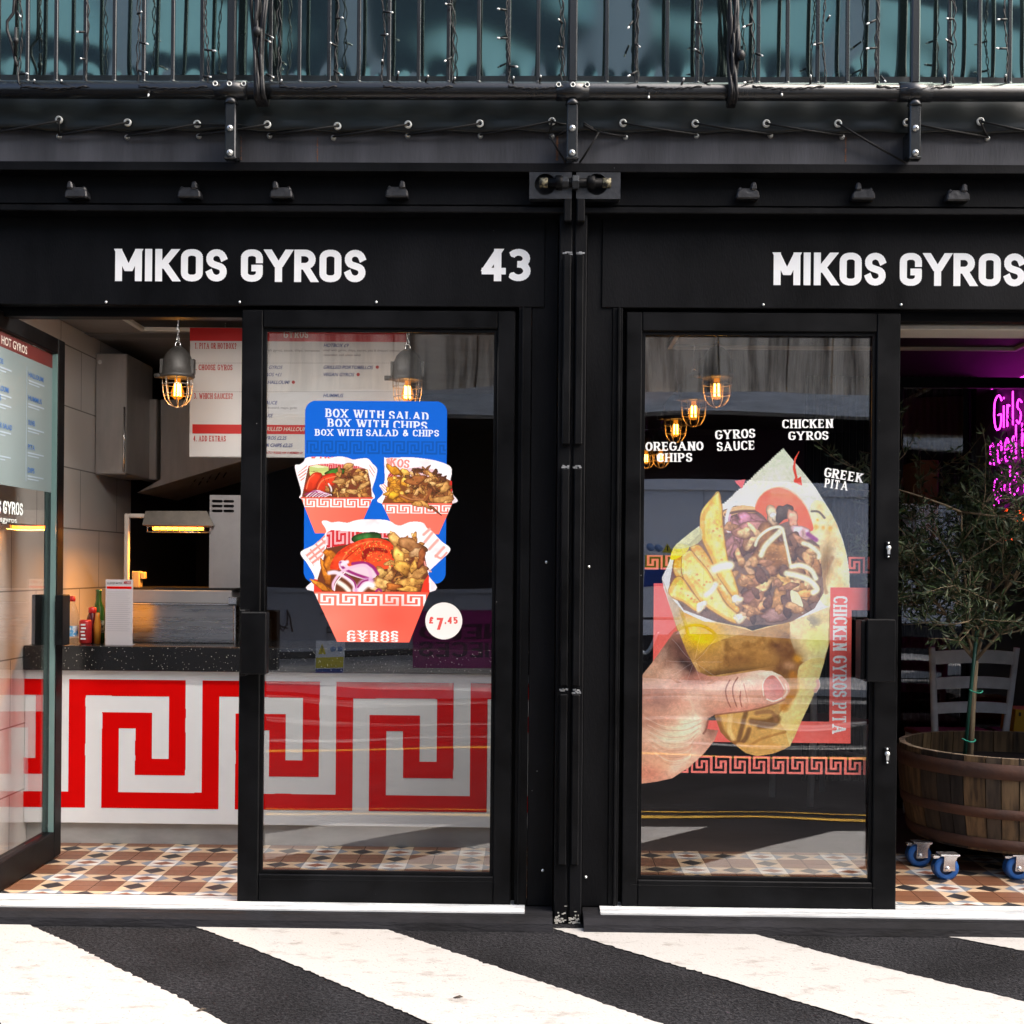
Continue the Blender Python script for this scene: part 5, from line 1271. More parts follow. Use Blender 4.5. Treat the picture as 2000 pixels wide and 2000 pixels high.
for half in (mk & (cols < cut), mk & (cols >= cut)): runs_mesh(MB(), half, 1., 0, 0, lambda px, py: ND(.20 + px / 200 * .43, -.0235, zl_ + .026 - py / 40 * .052)).build('name_word', PALEV, dl)
bfit('handle_lettering', 'mikosgyros', (0, 0, 10, 10), 0, PALEV, dl, 0, .0, dfn((0, 0, 10, 10), .24, .56, zl_ - .068, zl_ - .038))

# ================================================================== right unit
# inner glazed screen behind the planter
Ys = 2.34
t = thing('inner_screen', 'dark framed inner glass screen behind the barrel planter', 'glass screen', (P(1880, 1100, Ys).x, Ys, FZ))
a, b_ = P(1752, 1100, Ys).x, XWR - .02
m = MB(); zs_ = Z(757, Ys, 1850); m.box(a, b_, Ys, Ys + .05, zs_, zs_ + .06); m.box(P(1881, 1100, Ys).x, P(1892, 1100, Ys).x, Ys + .03, Ys + .05, FZ, zs_); m.box(a, a + .03, Ys, Ys + .05, FZ, zs_); m.box(a, b_, Ys, Ys + .05, FZ, FZ + .1); m.build('frame', BLK2, t, .003)
MB().box(a + .03, P(1881, 1100, Ys).x, Ys + .02, Ys + .026, FZ + .1, zs_).box(P(1897, 1100, Ys).x, b_, Ys + .02, Ys + .026, FZ + .1, zs_).build('glass', GLASS, t)
# corrugated dark wall
Yw = 3.3; m = MB(); x0_, x1_ = P(1570, 1000, Yw).x, P(1905, 1000, Yw).x; kN = 96
prof = [(x0_ + (x1_ - x0_) * i / kN, Yw + (.0 if (i // 2) % 2 == 0 else .035)) for i in range(kN + 1)]
for (xa, ya), (xb, yb) in zip(prof[:-1], prof[1:]): m.quad((xa, ya, 0), (xb, yb, 0), (xb, yb, CZ), (xa, ya, CZ))
t = thing('corrugated_wall', 'dark corrugated metal wall inside the right unit', 'wall', (x0_, Yw, 0)); m.build('sheet', mat('dark_corrugated', (.006, .007, .011), .6, spec=.06), t)
t = thing('timber_plank', 'short brown timber plank fixed upright on the dark corrugated wall', 'plank', (P(1813, 1000, 2.9).x, 2.9, Z(1055, 2.9, 1813)))
a_, b2 = P(1797, 980, 2.9).x, P(1833, 980, 2.9).x; MB().box(a_, b2, 2.9, 3.298, Z(1056, 2.9, 1813), Z(898, 2.9, 1813)).build('board', mat('brown_timber', (.17, .075, .03), .6, var=.4, vs=6, stretch=(5, 1, .4)), t, .006)
# neon sign on the side wall
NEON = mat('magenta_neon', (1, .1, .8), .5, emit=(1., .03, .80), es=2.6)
xn = XWR - .03
t = thing('neon_sign', 'magenta neon script sign on the side wall above the olive tree', 'neon sign', PX(1970, 880, xn))
LO = {'G': [[(.9, .82), (.6, 1), (.15, .85), (.05, .4), (.3, .02), (.75, .05), (.85, .4), (.5, .42)]], 'g': [[(.8, .62), (.4, .7), (.1, .4), (.4, .05), (.8, .3)], [(.8, .68), (.8, -.1), (.4, -.25), (.1, -.1)]], 'i': [[(.2, .65), (.2, 0)], [(.2, .85), (.2, .9)]], 'r': [[(.1, .65), (.1, 0)], [(.1, .4), (.3, .62), (.6, .6)]], 'l': [[(.2, 1), (.2, 0)]],
      's': [[(.8, .6), (.4, .7), (.15, .52), (.7, .25), (.4, 0), (.05, .1)]], 'n': [[(.1, .65), (.1, 0)], [(.1, .45), (.4, .66), (.65, .45), (.65, 0)]], 'e': [[(.1, .35), (.75, .38), (.5, .68), (.1, .4), (.35, .0), (.8, .12)]], 'd': [[(.75, .5), (.35, .68), (.05, .35), (.35, 0), (.75, .2)], [(.75, 1), (.75, 0)]],
      'h': [[(.1, 1), (.1, 0)], [(.1, .45), (.4, .66), (.65, .45), (.65, 0)]], 'o': [[(.4, .68), (.05, .35), (.4, 0), (.75, .35), (.4, .68)]]}
for word, x0_, yb_, hgt, adv in (('Girls do', 1941, 841, 66, None), ('need ho', 1933, 911, 66, None), ('girls n', 1940, 980, 60, None)):
    m = MB(); px = x0_
    for ch in word:
        if ch == ' ': px += 6; continue
        w_ = {'i': 5.5, 'l': 6.5, 'r': 9, 'G': 17, 's': 13}.get(ch, 12.5)
        for st in LO[ch]:
            pts = crspline(st, False, 5) if len(st) > 2 else np.array(st)
            sl = lambda x: -.295 * (x - x0_)
            q3 = [PX(px + u * w_, yb_ + sl(px + u * w_) - v * hgt, xn) for u, v in pts]; m.tube(q3, .0050, 7)
            pass
        px += w_ + 1.5
    m.build('neon_tube', NEON, t)
m = MB(); m.tube([PX(1937, 759, xn), PX(2080, 759 - .36 * 143, xn)], .006, 6); m.build('panel_edge_glow', NEON, t)  # top edge of a glass panel, its magenta glow made as an emissive tube
# string of small orange lights
EMB = mat('ember_bulb', (1, .2, .05), .5, emit=(1., .06, .008), es=4.)
t = thing('orange_string_lights', 'cluster of tiny orange string lights below the neon sign', 'string lights', P(1975, 1020, 2.4)); rr = random.Random(8)
m = MB(); pts = []
for k in range(16):
    q = P(1962 + rr.uniform(-10, 45), 995 + rr.uniform(0, 65), 2.4 + rr.uniform(-.1, .1)); pts.append(q)
m.tube(pts, .003, 5); m.build('cable', FCAB, t)
for q in pts: MB().lathe([(.0001, -.012), (.008, -.006), (.009, .004), (.0001, .012)], q, 8).build('bulb', EMB, t)
# chairs
CH = mat('grey_painted_wood', (.58, .59, .60), .5, var=.15, vs=12)
def chair(label, px, Y, rz, first=[]):
    c = P(px, 1300, Y)
    if first: r = copy_tree(first[0], (c.x, Y, FZ)); r.rotation_euler.z = rz; r['label'] = label; return r
    t = thing('ladder_back_chair', label, 'chair', (0, 0, 0), 'grey wooden chairs'); first.append(t)
    for sx in (-1, 1):
        m = MB(); m.tube([(sx * .17, .20, 0), (sx * .185, .19, .45), (sx * .225, .24, .94)], [.019, .02, .017], 8); m.build('rear_leg', CH, t)
        m = MB(); m.tube([(sx * .20, -.2, 0), (sx * .19, -.19, .45)], [.017, .02], 8); m.build('leg', CH, t)
    for z_, hh in ((.62, .028), (.75, .030), (.885, .034)):
        m = MB()
        w_ = .185 + (z_ - .45) * .08; yb2 = .19 + (z_ - .45) * .1
        for k in range(8): 
            u0, u1 = -1 + k / 4, -1 + (k + 1) / 4; f = lambda u: (u * w_, yb2 + .03 * (1 - u * u), z_ + .012 * (1 - u * u))
            p0, p1 = f(u0), f(u1); v = [(p0[0], p0[1] - .008, p0[2] - hh), (p1[0], p1[1] - .008, p1[2] - hh), (p1[0], p1[1] - .008, p1[2] + hh), (p0[0], p0[1] - .008, p0[2] + hh)]; v += [(a_[0], a_[1] + .016, a_[2]) for a_ in v]
            m.add(v, [(0, 1, 2, 3), (7, 6, 5, 4), (0, 4, 5, 1), (3, 2, 6, 7)])
        m.build('slat', CH, t)
    MB().box(-.21, .21, -.215, .205, .45, .475).build('seat', mat('red_seat', (.16, .02, .03), .6), t, .006)
    m = MB(); 
    for sx in (-1, 1): m.tube([(sx * .185, .195, .2), (sx * .195, -.195, .2)], .011, 6)
    m.tube([(-.19, -.195, .26), (.19, -.195, .26)], .011, 6); m.build('stretcher', CH, t)
    t.location = (c.x, Y, FZ); ORG[t.name] = Vector((c.x, Y, FZ)); t.rotation_euler.z = rz
    return t
chair('grey ladder-back wooden chair behind the barrel planter', 1868, 2.0, R(184))
chair('grey ladder-back chair behind the right door glass, only its legs clear', 1600, 2.6, R(118))
t = thing('low_stool', 'dark low stool at the right edge carrying the yellow caddy', 'stool', (P(2010, 1440, 2.0).x, 2.0, FZ)); c = org(t)
MB().box(c.x - .16, c.x + .2, 1.85, 2.2, .51, .535).build('top', DARKF, t, .004)
for sx in (-.12, .16):
    for sy in (1.9, 2.15): MB().box(c.x + sx - .015, c.x + sx + .015, sy - .015, sy + .015, FZ, .51).build('leg', DARKF, t)
t = thing('yellow_caddy', 'yellow slotted caddy on the low stool at the right edge', 'caddy', (c.x, 2.0, .536))
a_ = P(1978, 1425, 1.95).x; m = MB(); m.prism([(a_ - .008, .537), (a_ + .22, .537), (a_ + .22, .66), (a_ + .006, .66)], 1.92, 2.12, 0)
for k in range(5): m.box(a_ + .02 + .03 * k, a_ + .033 + .03 * k, 1.9185, 1.9205, .625, .645, 1)
m.build('case', [mat('yellow_plastic', (.62, .34, .01), .45), DARKF], t, .003)

# barrel planter on castors
fc = PZ(1845, 1716, FZ); Rb = .545; Cb = Vector((P(1992, 1500, fc.y + .42).x, fc.y + .44, 0))
zt_, zb_ = Z(1486, Cb.y - Rb, 1990), Z(1672, Cb.y - Rb * .9, 1990)
WOOD = bpy.data.materials.new('barrel_oak'); WOOD.use_nodes = True
n, l = WOOD.node_tree.nodes, WOOD.node_tree.links; b = n['Principled BSDF']
at = n.new('ShaderNodeAttribute'); at.attribute_name = 'Col'; tc = n.new('ShaderNodeTexCoord'); mp = n.new('ShaderNodeMapping'); mp.inputs['Scale'].default_value = (9, 9, .9); nz = n.new('ShaderNodeTexNoise'); nz.inputs['Scale'].default_value = 4; nz.inputs['Detail'].default_value = 8
l.new(tc.outputs['Object'], mp.inputs[0]); l.new(mp.outputs[0], nz.inputs['Vector']); rp = n.new('ShaderNodeValToRGB'); e = rp.color_ramp.elements; e[0].position = .33; e[0].color = (.22, .2, .18, 1); e[1].position = .6; e[1].color = (1, 1, 1, 1)
l.new(nz.outputs['Fac'], rp.inputs[0]); mx = n.new('ShaderNodeMix'); mx.data_type = 'RGBA'; mx.blend_type = 'MULTIPLY'; mx.inputs[0].default_value = 1.; l.new(at.outputs['Color'], mx.inputs[6]); l.new(rp.outputs[0], mx.inputs[7]); l.new(mx.outputs[2], b.inputs['Base Color']); b.inputs['Roughness'].default_value = .75
bp = n.new('ShaderNodeBump'); bp.inputs['Strength'].default_value = .5; bp.inputs['Distance'].default_value = .006; l.new(nz.outputs['Fac'], bp.inputs['Height']); l.new(bp.outputs[0], b.inputs['Normal'])
MATS['barrel_oak'] = WOOD
t = thing('barrel_planter', 'half barrel oak planter with rusty hoops on blue castors', 'planter', (Cb.x, Cb.y, FZ))
rs = random.Random(11); angs = [0]
while angs[-1] < 360: angs.append(angs[-1] + rs.uniform(6.5, 14))
angs = [a_ * 360 / angs[-1] for a_ in angs]
rad = lambda v: Rb * (.90 + .10 * math.sin(math.pi / 2 * min(1, v * 1.15)) - .012 * max(0, v - .8) / .2)
vs, fs, cs = [], [], []
for a0, a1 in zip(angs[:-1], angs[1:]):
    col = rs.choice([(.115, .072, .034), (.15, .100, .048), (.09, .058, .030), (.05, .035, .022), (.020, .016, .013), (.125, .078, .036)]); k_ = rs.uniform(.9, 1.6); i0 = len(vs); NV = 9
    for j in range(NV + 1):
        v = j / NV; z_ = zb_ + (zt_ - zb_) * v
        for rr_ in (rad(v), rad(v) - .028):
            for aa in (a0 + .25, a1 - .25): vs.append((Cb.x + rr_ * math.cos(R(aa)), Cb.y + rr_ * math.sin(R(aa)), z_))
    for j in range(NV):
        q0, q1 = i0 + j * 4, i0 + (j + 1) * 4
        fs += [(q0, q0 + 1, q1 + 1, q1), (q0 + 3, q0 + 2, q1 + 2, q1 + 3), (q0 + 1, q0 + 3, q1 + 3, q1 + 1), (q0 + 2, q0, q1, q1 + 2)]; cs += [tuple(c_ * k_ for c_ in col)] * 4
    q = i0 + NV * 4; fs.append((q, q + 1, q + 3, q + 2)); cs.append((.34, .26, .18))
mb = MB(); mb.add(vs, fs); o = mb.build('staves', WOOD, t)
at_ = o.data.attributes.new('Col', 'FLOAT_COLOR', 'FACE'); at_.data.foreach_set('color', np.array([(*c_, 1) for c_ in cs], np.float32).ravel())
HOOP = mat('rusty_hoop', (.034, .020, .017), .7, col2=(.095, .036, .018), vs=5, bump=.3, bs=50)
for py0, py1 in ((1498, 1528), (1588, 1608), (1650, 1672)):
    v0, v1 = [(Z(p_, Cb.y - Rb, 1990) - zb_) / (zt_ - zb_) for p_ in (py1, py0)]
    MB().lathe([(rad(v0) - .004, zb_ + v0 * (zt_ - zb_)), (rad(v0) + .005, zb_ + v0 * (zt_ - zb_)), (rad(v1) + .005, zb_ + v1 * (zt_ - zb_)), (rad(v1) - .004, zb_ + v1 * (zt_ - zb_))], (Cb.x, Cb.y, 0), 64).build('hoop', HOOP, t)
MB().lathe([(.0001, zt_ - .09), (Rb * .9, zt_ - .10)], (Cb.x, Cb.y, 0), 40).build('soil', mat('dark_soil', (.015, .012, .010), .9, bump=.8, bs=30), t)
MB().lathe([(.0001, zb_ - .001), (rad(0) - .004, zb_ - .001), (rad(0) - .004, zb_ + .02), (.0001, zb_ + .02)], (Cb.x, Cb.y, 0), 40).build('base', DARKF, t)
TYRE = mat('blue_tyre', (.012, .085, .30), .45, var=.1, vs=20); TYD = mat('dark_blue_hub', (.010, .03, .10), .5)
for px, py, dy in ((1845, 1716, 0), (1985, 1716, 0), (1793, 1690, .35)):
    g = PZ(px, py, FZ); rw = .050; wy = g.y if dy == 0 else g.y
    x = g.x
    cm = MB(); cm.box(x - .012, x + .035, wy - .034, wy - .029, FZ + rw - .01, zb_ - .004); cm.prism([(x - .016, FZ + rw - .012), (x + .016, FZ + rw - .012), (x + .05, zb_ - .004), (x - .012, zb_ - .004)], wy - .0335, wy - .0295); cm.prism([(x - .016, FZ + rw - .012), (x + .016, FZ + rw - .012), (x + .05, zb_ - .004), (x - .012, zb_ - .004)], wy + .0295, wy + .0335)
    cm.box(x - .028, x + .055, wy - .036, wy + .036, zb_ - .010, zb_ - .002); cm.box(x - .055, x - .012, wy - .02, wy + .02, zb_ - .022, zb_ - .011); cm.lathe([(.0001, -.040), (.010, -.039), (.011, -.034)], (x, wy, FZ + rw), 12, axis='Y')
    co_ = cm.build('castor', mat('bright_steel'), t, .001)
    wm = MB(); wm.lathe([(.028, -.024), (.040, -.025), (.054, -.022), (rw, -.012), (rw, .012), (.054, .022), (.028, .024)], (x, wy, FZ + rw), 28, 0, axis='Y'); wm.lathe([(.0001, -.020), (.018, -.021), (.029, -.016)], (x, wy, FZ + rw), 20, 1, axis='Y'); wm.build('wheel', [TYRE, TYD], co_)

# olive tree
OLV = bpy.data.materials.new('olive_leaves'); OLV.use_nodes = True
n, l = OLV.node_tree.nodes, OLV.node_tree.links; b = n['Principled BSDF']; at = n.new('ShaderNodeAttribute'); at.attribute_name = 'Col'; l.new(at.outputs['Color'], b.inputs['Base Color']); b.inputs['Roughness'].default_value = .5
MATS['olive_leaves'] = OLV
BARK = mat('olive_bark', (.22, .165, .10), .8, var=.3, vs=25, stretch=(1, 1, .2), bump=.5, bs=40)
Yt = Cb.y - .05
tb = P(1893, 1470, Yt); tf = P(1905, 1290, Yt)
t = thing('olive_tree', 'young olive tree with loose narrow leaves, tied to a green stake', 'tree', (tb.x, Yt, zt_ - .09))
rs = random.Random(21); bm_ = MB(); twigs = []
bm_.tube([(tb.x, Yt, zt_ - .1), P(1899, 1380, Yt), tf], [.017, .015, .014], 9)
def grow(p, d, ln, r, lev):
    pts = [p]; q = p; dd = d.normalized()
    for k in range(5):
        dd = (dd + Vector((rs.gauss(0, .16), rs.gauss(0, .16), rs.gauss(.03, .10)))).normalized(); q = q + dd * ln / 5; pts.append(q)
    bm_.tube(pts, [r * (1 - .13 * k) for k in range(6)], 6 if lev < 2 else 4)
    if lev >= 1: twigs.append((pts, lev))
    if lev < 3:
        for k in range(5 if lev == 0 else 4):
            i = rs.randint(1, 5); ax = Vector((rs.gauss(0, 1), rs.gauss(0, 1), rs.gauss(.25, .7))).normalized()
            grow(pts[i], (dd * .55 + ax * .8), ln * rs.uniform(.52, .8), r * .55, lev + 1)
for dx, dzz in ((-.35, 1.), (.05, 1.2), (.3, 1.1), (-.15, 1.3), (.6, .8), (-.6, .6), (.15, 1.3)):
    grow(tf, Vector((dx, rs.uniform(-.5, .5), dzz)), rs.uniform(.55, .85), .009, 0)
bm_.build('trunk', BARK, t)
vs, fs, cs = [], [], []
for pts, lev in twigs:
    for _ in range(14 if lev >= 2 else 7):
        i = rs.randint(0, 4); f = rs.random(); p = pts[i].lerp(pts[i + 1], f)
        if p.z > Z(1010, Yt, 1950) and p.x > P(1915, 1000, Yt).x and rs.random() < .72: continue
        d = (pts[i + 1] - pts[i]).normalized(); a = Vector((rs.gauss(0, 1), rs.gauss(0, 1), rs.gauss(.1, .8))); d2 = (d * .6 + a.normalized() * .8).normalized()
        sd2 = d2.cross(Vector((rs.gauss(0, 1), rs.gauss(0, 1), rs.gauss(0, 1)))).normalized(); L_, W_ = rs.uniform(.035, .062), rs.uniform(.0038, .0065); nn = d2.cross(sd2) * .006
        i0 = len(vs); vs += [p, p + d2 * L_ * .45 + sd2 * W_ + nn, p + d2 * L_, p + d2 * L_ * .45 - sd2 * W_ + nn, p + d2 * L_ * .5]
        col = rs.choice([(.018, .040, .012), (.028, .056, .014), (.012, .027, .010), (.070, .100, .036), (.040, .066, .026), (.09, .11, .06)])
        fs += [(i0, i0 + 1, i0 + 4), (i0 + 1, i0 + 2, i0 + 4), (i0 + 2, i0 + 3, i0 + 4), (i0 + 3, i0, i0 + 4)]; cs += [col] * 4
# keep leaves this side of the screen
me = bpy.data.meshes.new('crown'); o0 = org(t); me.from_pydata([tuple(Vector((v[0], min(v[1], 1.70), v[2])) - o0) for v in vs], [], fs)
at_ = me.attributes.new('Col', 'FLOAT_COLOR', 'FACE'); at_.data.foreach_set('color', np.array([(*c_, 1) for c_ in cs], np.float32).ravel()); me.materials.append(OLV)
o = bpy.data.objects.new('crown', me); C.objects.link(o); o.parent = t
MB().tube([P(1884, 1475, Yt - .03), P(1897, 1340, Yt - .03), P(1909, 1225, Yt - .03)], .009, 8).build('stake', mat('green_stake', (.010, .07, .05), .45), t)
TIE = mat('green_tie', (.05, .42, .28), .5)
for px, py in ((1905, 1350), (1891, 1445)):
    c = P(px, py, Yt); m = MB(); m.tube([(c.x + .026 * math.cos(a_), Yt - .012 + .036 * math.sin(a_), c.z + .004 * math.cos(2 * a_)) for a_ in np.linspace(0, 6.283, 17)], .0035, 6, cap=False); m.tube([(c.x - .02, Yt - .045, c.z), (c.x - .045, Yt - .05, c.z + .012)], .003, 5); m.build('tie', TIE, t)
# ================================================================== printed pictures on the door glass
PRINT = vcol_mat('printed_vinyl', .5, .25)
MEAT = [(196, 140, 70), (178, 118, 58), (150, 92, 44), (210, 160, 92), (126, 74, 38), (222, 176, 112), (165, 105, 60)]
DARKM = [(110, 66, 36), (92, 54, 30), (140, 86, 46)]
CHIP = [(222, 160, 52), (205, 138, 40), (232, 178, 78), (190, 118, 36)]
def q3(L): return [(570 + .1656 * u, 780 + .1656 * v) for u, v in L]
def q4(L): return [(570 + .176 * u, 980 + .176 * v) for u, v in L]
cv = Canvas(566, 779, 906, 1262, .72)
xx, yy = cv.xx, cv.yy
panel = cv.poly(rrect(594, 783, 871.5, 1139.5, 22, 22)); cv.put(panel, (0, 97, 208))
kb_ = key_mask(xx, yy, 597, 870, 861, 887, 28.05) & panel; cv.put(kb_, (0, 82, 172))
TX = (226, 234, 250)
def slope(x0, x1, t0, t1, b0, b1, word, **k):
    """a line of display type whose top edge slopes and whose feet are cut by the next line"""
    f = (xx - x0) / (x1 - x0); top = t0 + (t1 - t0) * f; bot = b0 + (b1 - b0) * f
    m = text_mask(xx, (yy - top) / 16.5, word, x0, x1, 0, 1, **k)
    cv.put(m & (yy < bot), TX)
slope(633, 837, 798.5, 805, 815, 818.5, 'BOX WITH SALAD', tv=.235, th=.115, gap=.05)
slope(637, 833, 818, 823, 833.5, 835.8, 'BOX WITH CHIPS', tv=.235, th=.115, gap=.05)
cv.put(text_mask(xx, yy, 'BOX WITH SALAD & CHIPS', 613, 856, 839, 851.5, tv=.235, th=.115, gap=.05), TX)
CORAL = np.array((255, 108, 86)); WHT_ = (250, 246, 247); PINK = (238, 150, 140)
def tone(m, c0, c1, ax=0):
    t = (xx - xx[m].min()) / max(1e-6, np.ptp(xx[m])) if ax == 0 else (yy - yy[m].min()) / max(1e-6, np.ptp(yy[m])); t = np.clip(t, 0, 1)
    cv.put(m, np.array(c0) / 255. * (1 - t[..., None]) + np.array(c1) / 255. * t[..., None])
def paper(pts, seed):
    m = cv.poly(pts, True); cv.put(m, WHT_); n = vnoise(xx, yy, 26, seed, 3); cv.put(m, (214, 190, 198), np.clip((n - .55) * 1.6, 0, .6)); return m
def tray(front, y0k, y1k, period, phase, c0, c1):
    m = cv.poly(front); tone(m, c0, c1); u = xx - phase; k = key_mask(xx, yy, phase - 400, 1200, y0k, y1k, period, mirror=True) & m; cv.put(k, (255, 246, 243)); return m
def sparkle(region, num, cols, seed, sz=1.0):
    rs = np.random.RandomState(seed); p = np.asarray(region, float); lo, hi = p.min(0), p.max(0); k = 0
    while k < num:
        q = lo + (hi - lo) * rs.rand(2)
        if not inpoly(np.array([q[0]]), np.array([q[1]]), p)[0]: continue
        a = rs.rand() * 3.1; L_ = sz * (.6 + rs.rand()); cv.line([q, q + L_ * np.array([math.cos(a), math.sin(a)])], 1.0 + .5 * rs.rand(), cols[rs.randint(len(cols))], .85, smooth=False); k += 1
HERB = [(96, 82, 30), (60, 62, 20), (150, 120, 40)]
# --- salad box (left)
paper(q3([(30, 805), (90, 775), (135, 735), (170, 692), (300, 682), (430, 690), (560, 676), (650, 690), (720, 712), (800, 700), (890, 698), (945, 755), (1000, 820), (985, 930), (945, 1060), (950, 1180), (520, 1200), (112, 1180), (108, 1090)]), 2)
ins = cv.poly(q3([(190, 790), (330, 765), (470, 760), (640, 770), (780, 790), (890, 830), (930, 1000), (945, 1165), (115, 1165), (135, 1060)])); cv.put(ins, (232, 150, 150))
cv.put(key_mask(xx, yy, 600, 700, 905, 918, 17.5, True) & ins, (205, 40, 50)); cv.put(ins & (yy > 915), (120, 60, 36))
k_ = cv.poly(q3([(60, 880), (175, 780), (165, 900), (110, 990)])); cv.put(k_ & (((xx * .75 + yy) % 6.5) < 3), PINK)
k_ = cv.poly(q3([(915, 745), (985, 830), (960, 920), (905, 830)])); cv.put(k_ & (((xx * 1.5 - yy) % 9) < 3.2), PINK)
cv.put(text_mask(xx, yy, 'KOS', 606, 650, 889, 905, tv=.24, th=.14) & (yy > 893) & (yy < 896.5) & cv.a, (226, 110, 105))
cv.put(cv.poly(q3([(200, 800), (290, 775), (430, 800), (425, 860), (260, 850), (205, 860)])), (190, 205, 120)); cv.put(cv.poly(q3([(205, 795), (290, 778), (425, 805), (300, 815)])), (226, 232, 186)); cv.put(cv.poly(q3([(200, 860), (420, 850), (430, 890), (215, 920)])), (206, 216, 130))
cv.blob(*q3([(520, 855)])[0], 17, 8, -8, (58, 110, 36), 5, rim=.6)
for (u, v, rx, ry, an, sd_) in ((250, 985, 23, 13, -48, 1), (400, 995, 25, 15, -38, 2)): cv.blob(*q3([(u, v)])[0], rx, ry, an, (226, 62, 30), sd_, rim=.45, tex=.14, rough=.08)
cv.line(q3([(300, 1060), (360, 960), (520, 910)]), 2.2, (250, 130, 84)); cv.line(q3([(170, 1060), (200, 950), (260, 890)]), 2.0, (246, 120, 80))
cv.pile(q3([(560, 850), (700, 800), (840, 830), (910, 900), (920, 1050), (880, 1150), (470, 1150), (400, 1050), (500, 960)]), 62, 5.4, MEAT + DARKM, 31)
for k, (u, v, an) in enumerate(((840, 1020, -30), (660, 790, -30), (560, 970, -20), (780, 930, 10), (720, 1090, 8))): cv.blob(*q3([(u, v)])[0], 12, 5.5, an, (206, 158, 92), 60 + k, rim=.5)
for k in range(7): cv.line(q3([(170 + 36 * k, 1155), (250 + 34 * k, 1090 + 6 * k), (330 + 22 * k, 1085 + 9 * k)]), 2.4 - .1 * k, (214, 168, 204) if k % 2 else (238, 222, 236))
cv.line(q3([(150, 1130), (270, 1085), (300, 1110)]), 1.6, (168, 40, 120)); cv.line(q3([(430, 1000), (460, 1050), (465, 1090)]), 3, (240, 225, 226))
sparkle(q3([(300, 900), (560, 900), (900, 1100), (500, 1150)]), 50, HERB, 5)
tray(q3([(105, 1165), (955, 1160), (775, 1585), (275, 1585)]), 974.5, 991.5, 26.5, 571, (255, 128, 106), (254, 100, 80))
cv.line(q3([(108, 1166), (530, 1168), (953, 1160)]), 2.2, (232, 84, 62), smooth=False)
# --- chips box (right)
paper(q3([(1085, 705), (1110, 690), (1250, 684), (1400, 681), (1560, 695), (1700, 720), (1850, 775), (1882, 850), (1868, 950), (1895, 1100), (1890, 1222), (1060, 1228), (1075, 1100), (1030, 1012), (1090, 975)]), 6)
cv.put(text_mask(xx, yy, 'KOS', 760, 799, 896, 912.5, rot=6, tv=.26, th=.13, gap=.02), (240, 140, 130)); cv.put(cv.poly(q3([(1105, 700), (1150, 690), (1160, 790), (1120, 780)])), (244, 160, 150))
ins = cv.poly(q3([(1130, 880), (1250, 830), (1500, 790), (1700, 830), (1800, 920), (1880, 960), (1888, 1220), (1065, 1225), (1120, 1100)])); cv.put(ins, (232, 196, 206)); cv.put(ins & (yy > 930), (132, 74, 34)); cv.put(cv.poly(q3([(1865, 950), (1885, 960), (1890, 1215), (1840, 1120)])), (214, 44, 34))
k_ = cv.poly(q3([(1130, 900), (1160, 850), (1240, 900), (1150, 960)])); cv.put(k_, (170, 40, 40)); cv.put(k_ & (((xx + yy) % 5) < 2), (236, 150, 150)); k_ = cv.poly(q3([(1035, 1015), (1100, 980), (1140, 1080), (1110, 1180)])); cv.put(k_ & (((xx - yy) % 6) < 2.5), PINK)
cv.pile(q3([(1150, 900), (1350, 850), (1380, 1000), (1400, 1220), (1140, 1220), (1130, 1000)]), 26, 7.5, CHIP, 41, elong=2.2)
cv.blob(*q3([(1200, 835)])[0], 18, 7.5, 40, (214, 146, 34), 3, rim=.55); cv.blob(*q3([(1340, 870)])[0], 10, 8, 20, (238, 184, 84), 4); cv.blob(*q3([(1195, 1130)])[0], 12, 7, -40, (222, 164, 40), 8)
cv.pile(q3([(1380, 880), (1520, 800), (1640, 800), (1760, 920), (1850, 960), (1860, 1080), (1880, 1180), (1700, 1260), (1500, 1240), (1360, 1100)]), 78, 5.8, MEAT + DARKM * 2, 43, elong=2.4)
cv.line(q3([(1280, 1130), (1400, 1180), (1560, 1180), (1640, 1060)]), 5.0, (150, 84, 46)); cv.line(q3([(1285, 1126), (1400, 1172), (1550, 1172)]), 1.4, (206, 140, 86)); cv.line(q3([(1620, 1000), (1680, 1090), (1660, 1150)]), 3.4, (98, 54, 30))
for k, (u, v, rx, ry, an) in enumerate(((1460, 950, 21, 9, -5), (1780, 1170, 19, 7, -6), (1800, 1040, 11, 9, -50), (1570, 1270, 14, 6, 20), (1650, 905, 12, 4, 40), (1520, 1070, 9, 3, 70))): cv.blob(*q3([(u, v)])[0], rx, ry, an, (200, 148, 82) if k != 0 else (172, 104, 54), 80 + k, rim=.5, solid=k == 3)
sparkle(q3([(1150, 900), (1700, 860), (1850, 1100), (1400, 1220)]), 70, HERB, 6)
tray(q3([(1060, 1225), (1892, 1220), (1735, 1585), (1235, 1585)]), 986, 1002.5, 27, 746, (252, 126, 108), (255, 112, 92))
for k, (u, v, rx, ry, an) in enumerate(((1560, 1235, 13, 6, 25), (1690, 1300, 12, 3, 40), (1480, 1230, 12, 5, -8))): cv.blob(*q3([(u, v)])[0], rx, ry, an, (206, 150, 76) if k != 1 else (128, 70, 40), 90 + k, rim=.5)
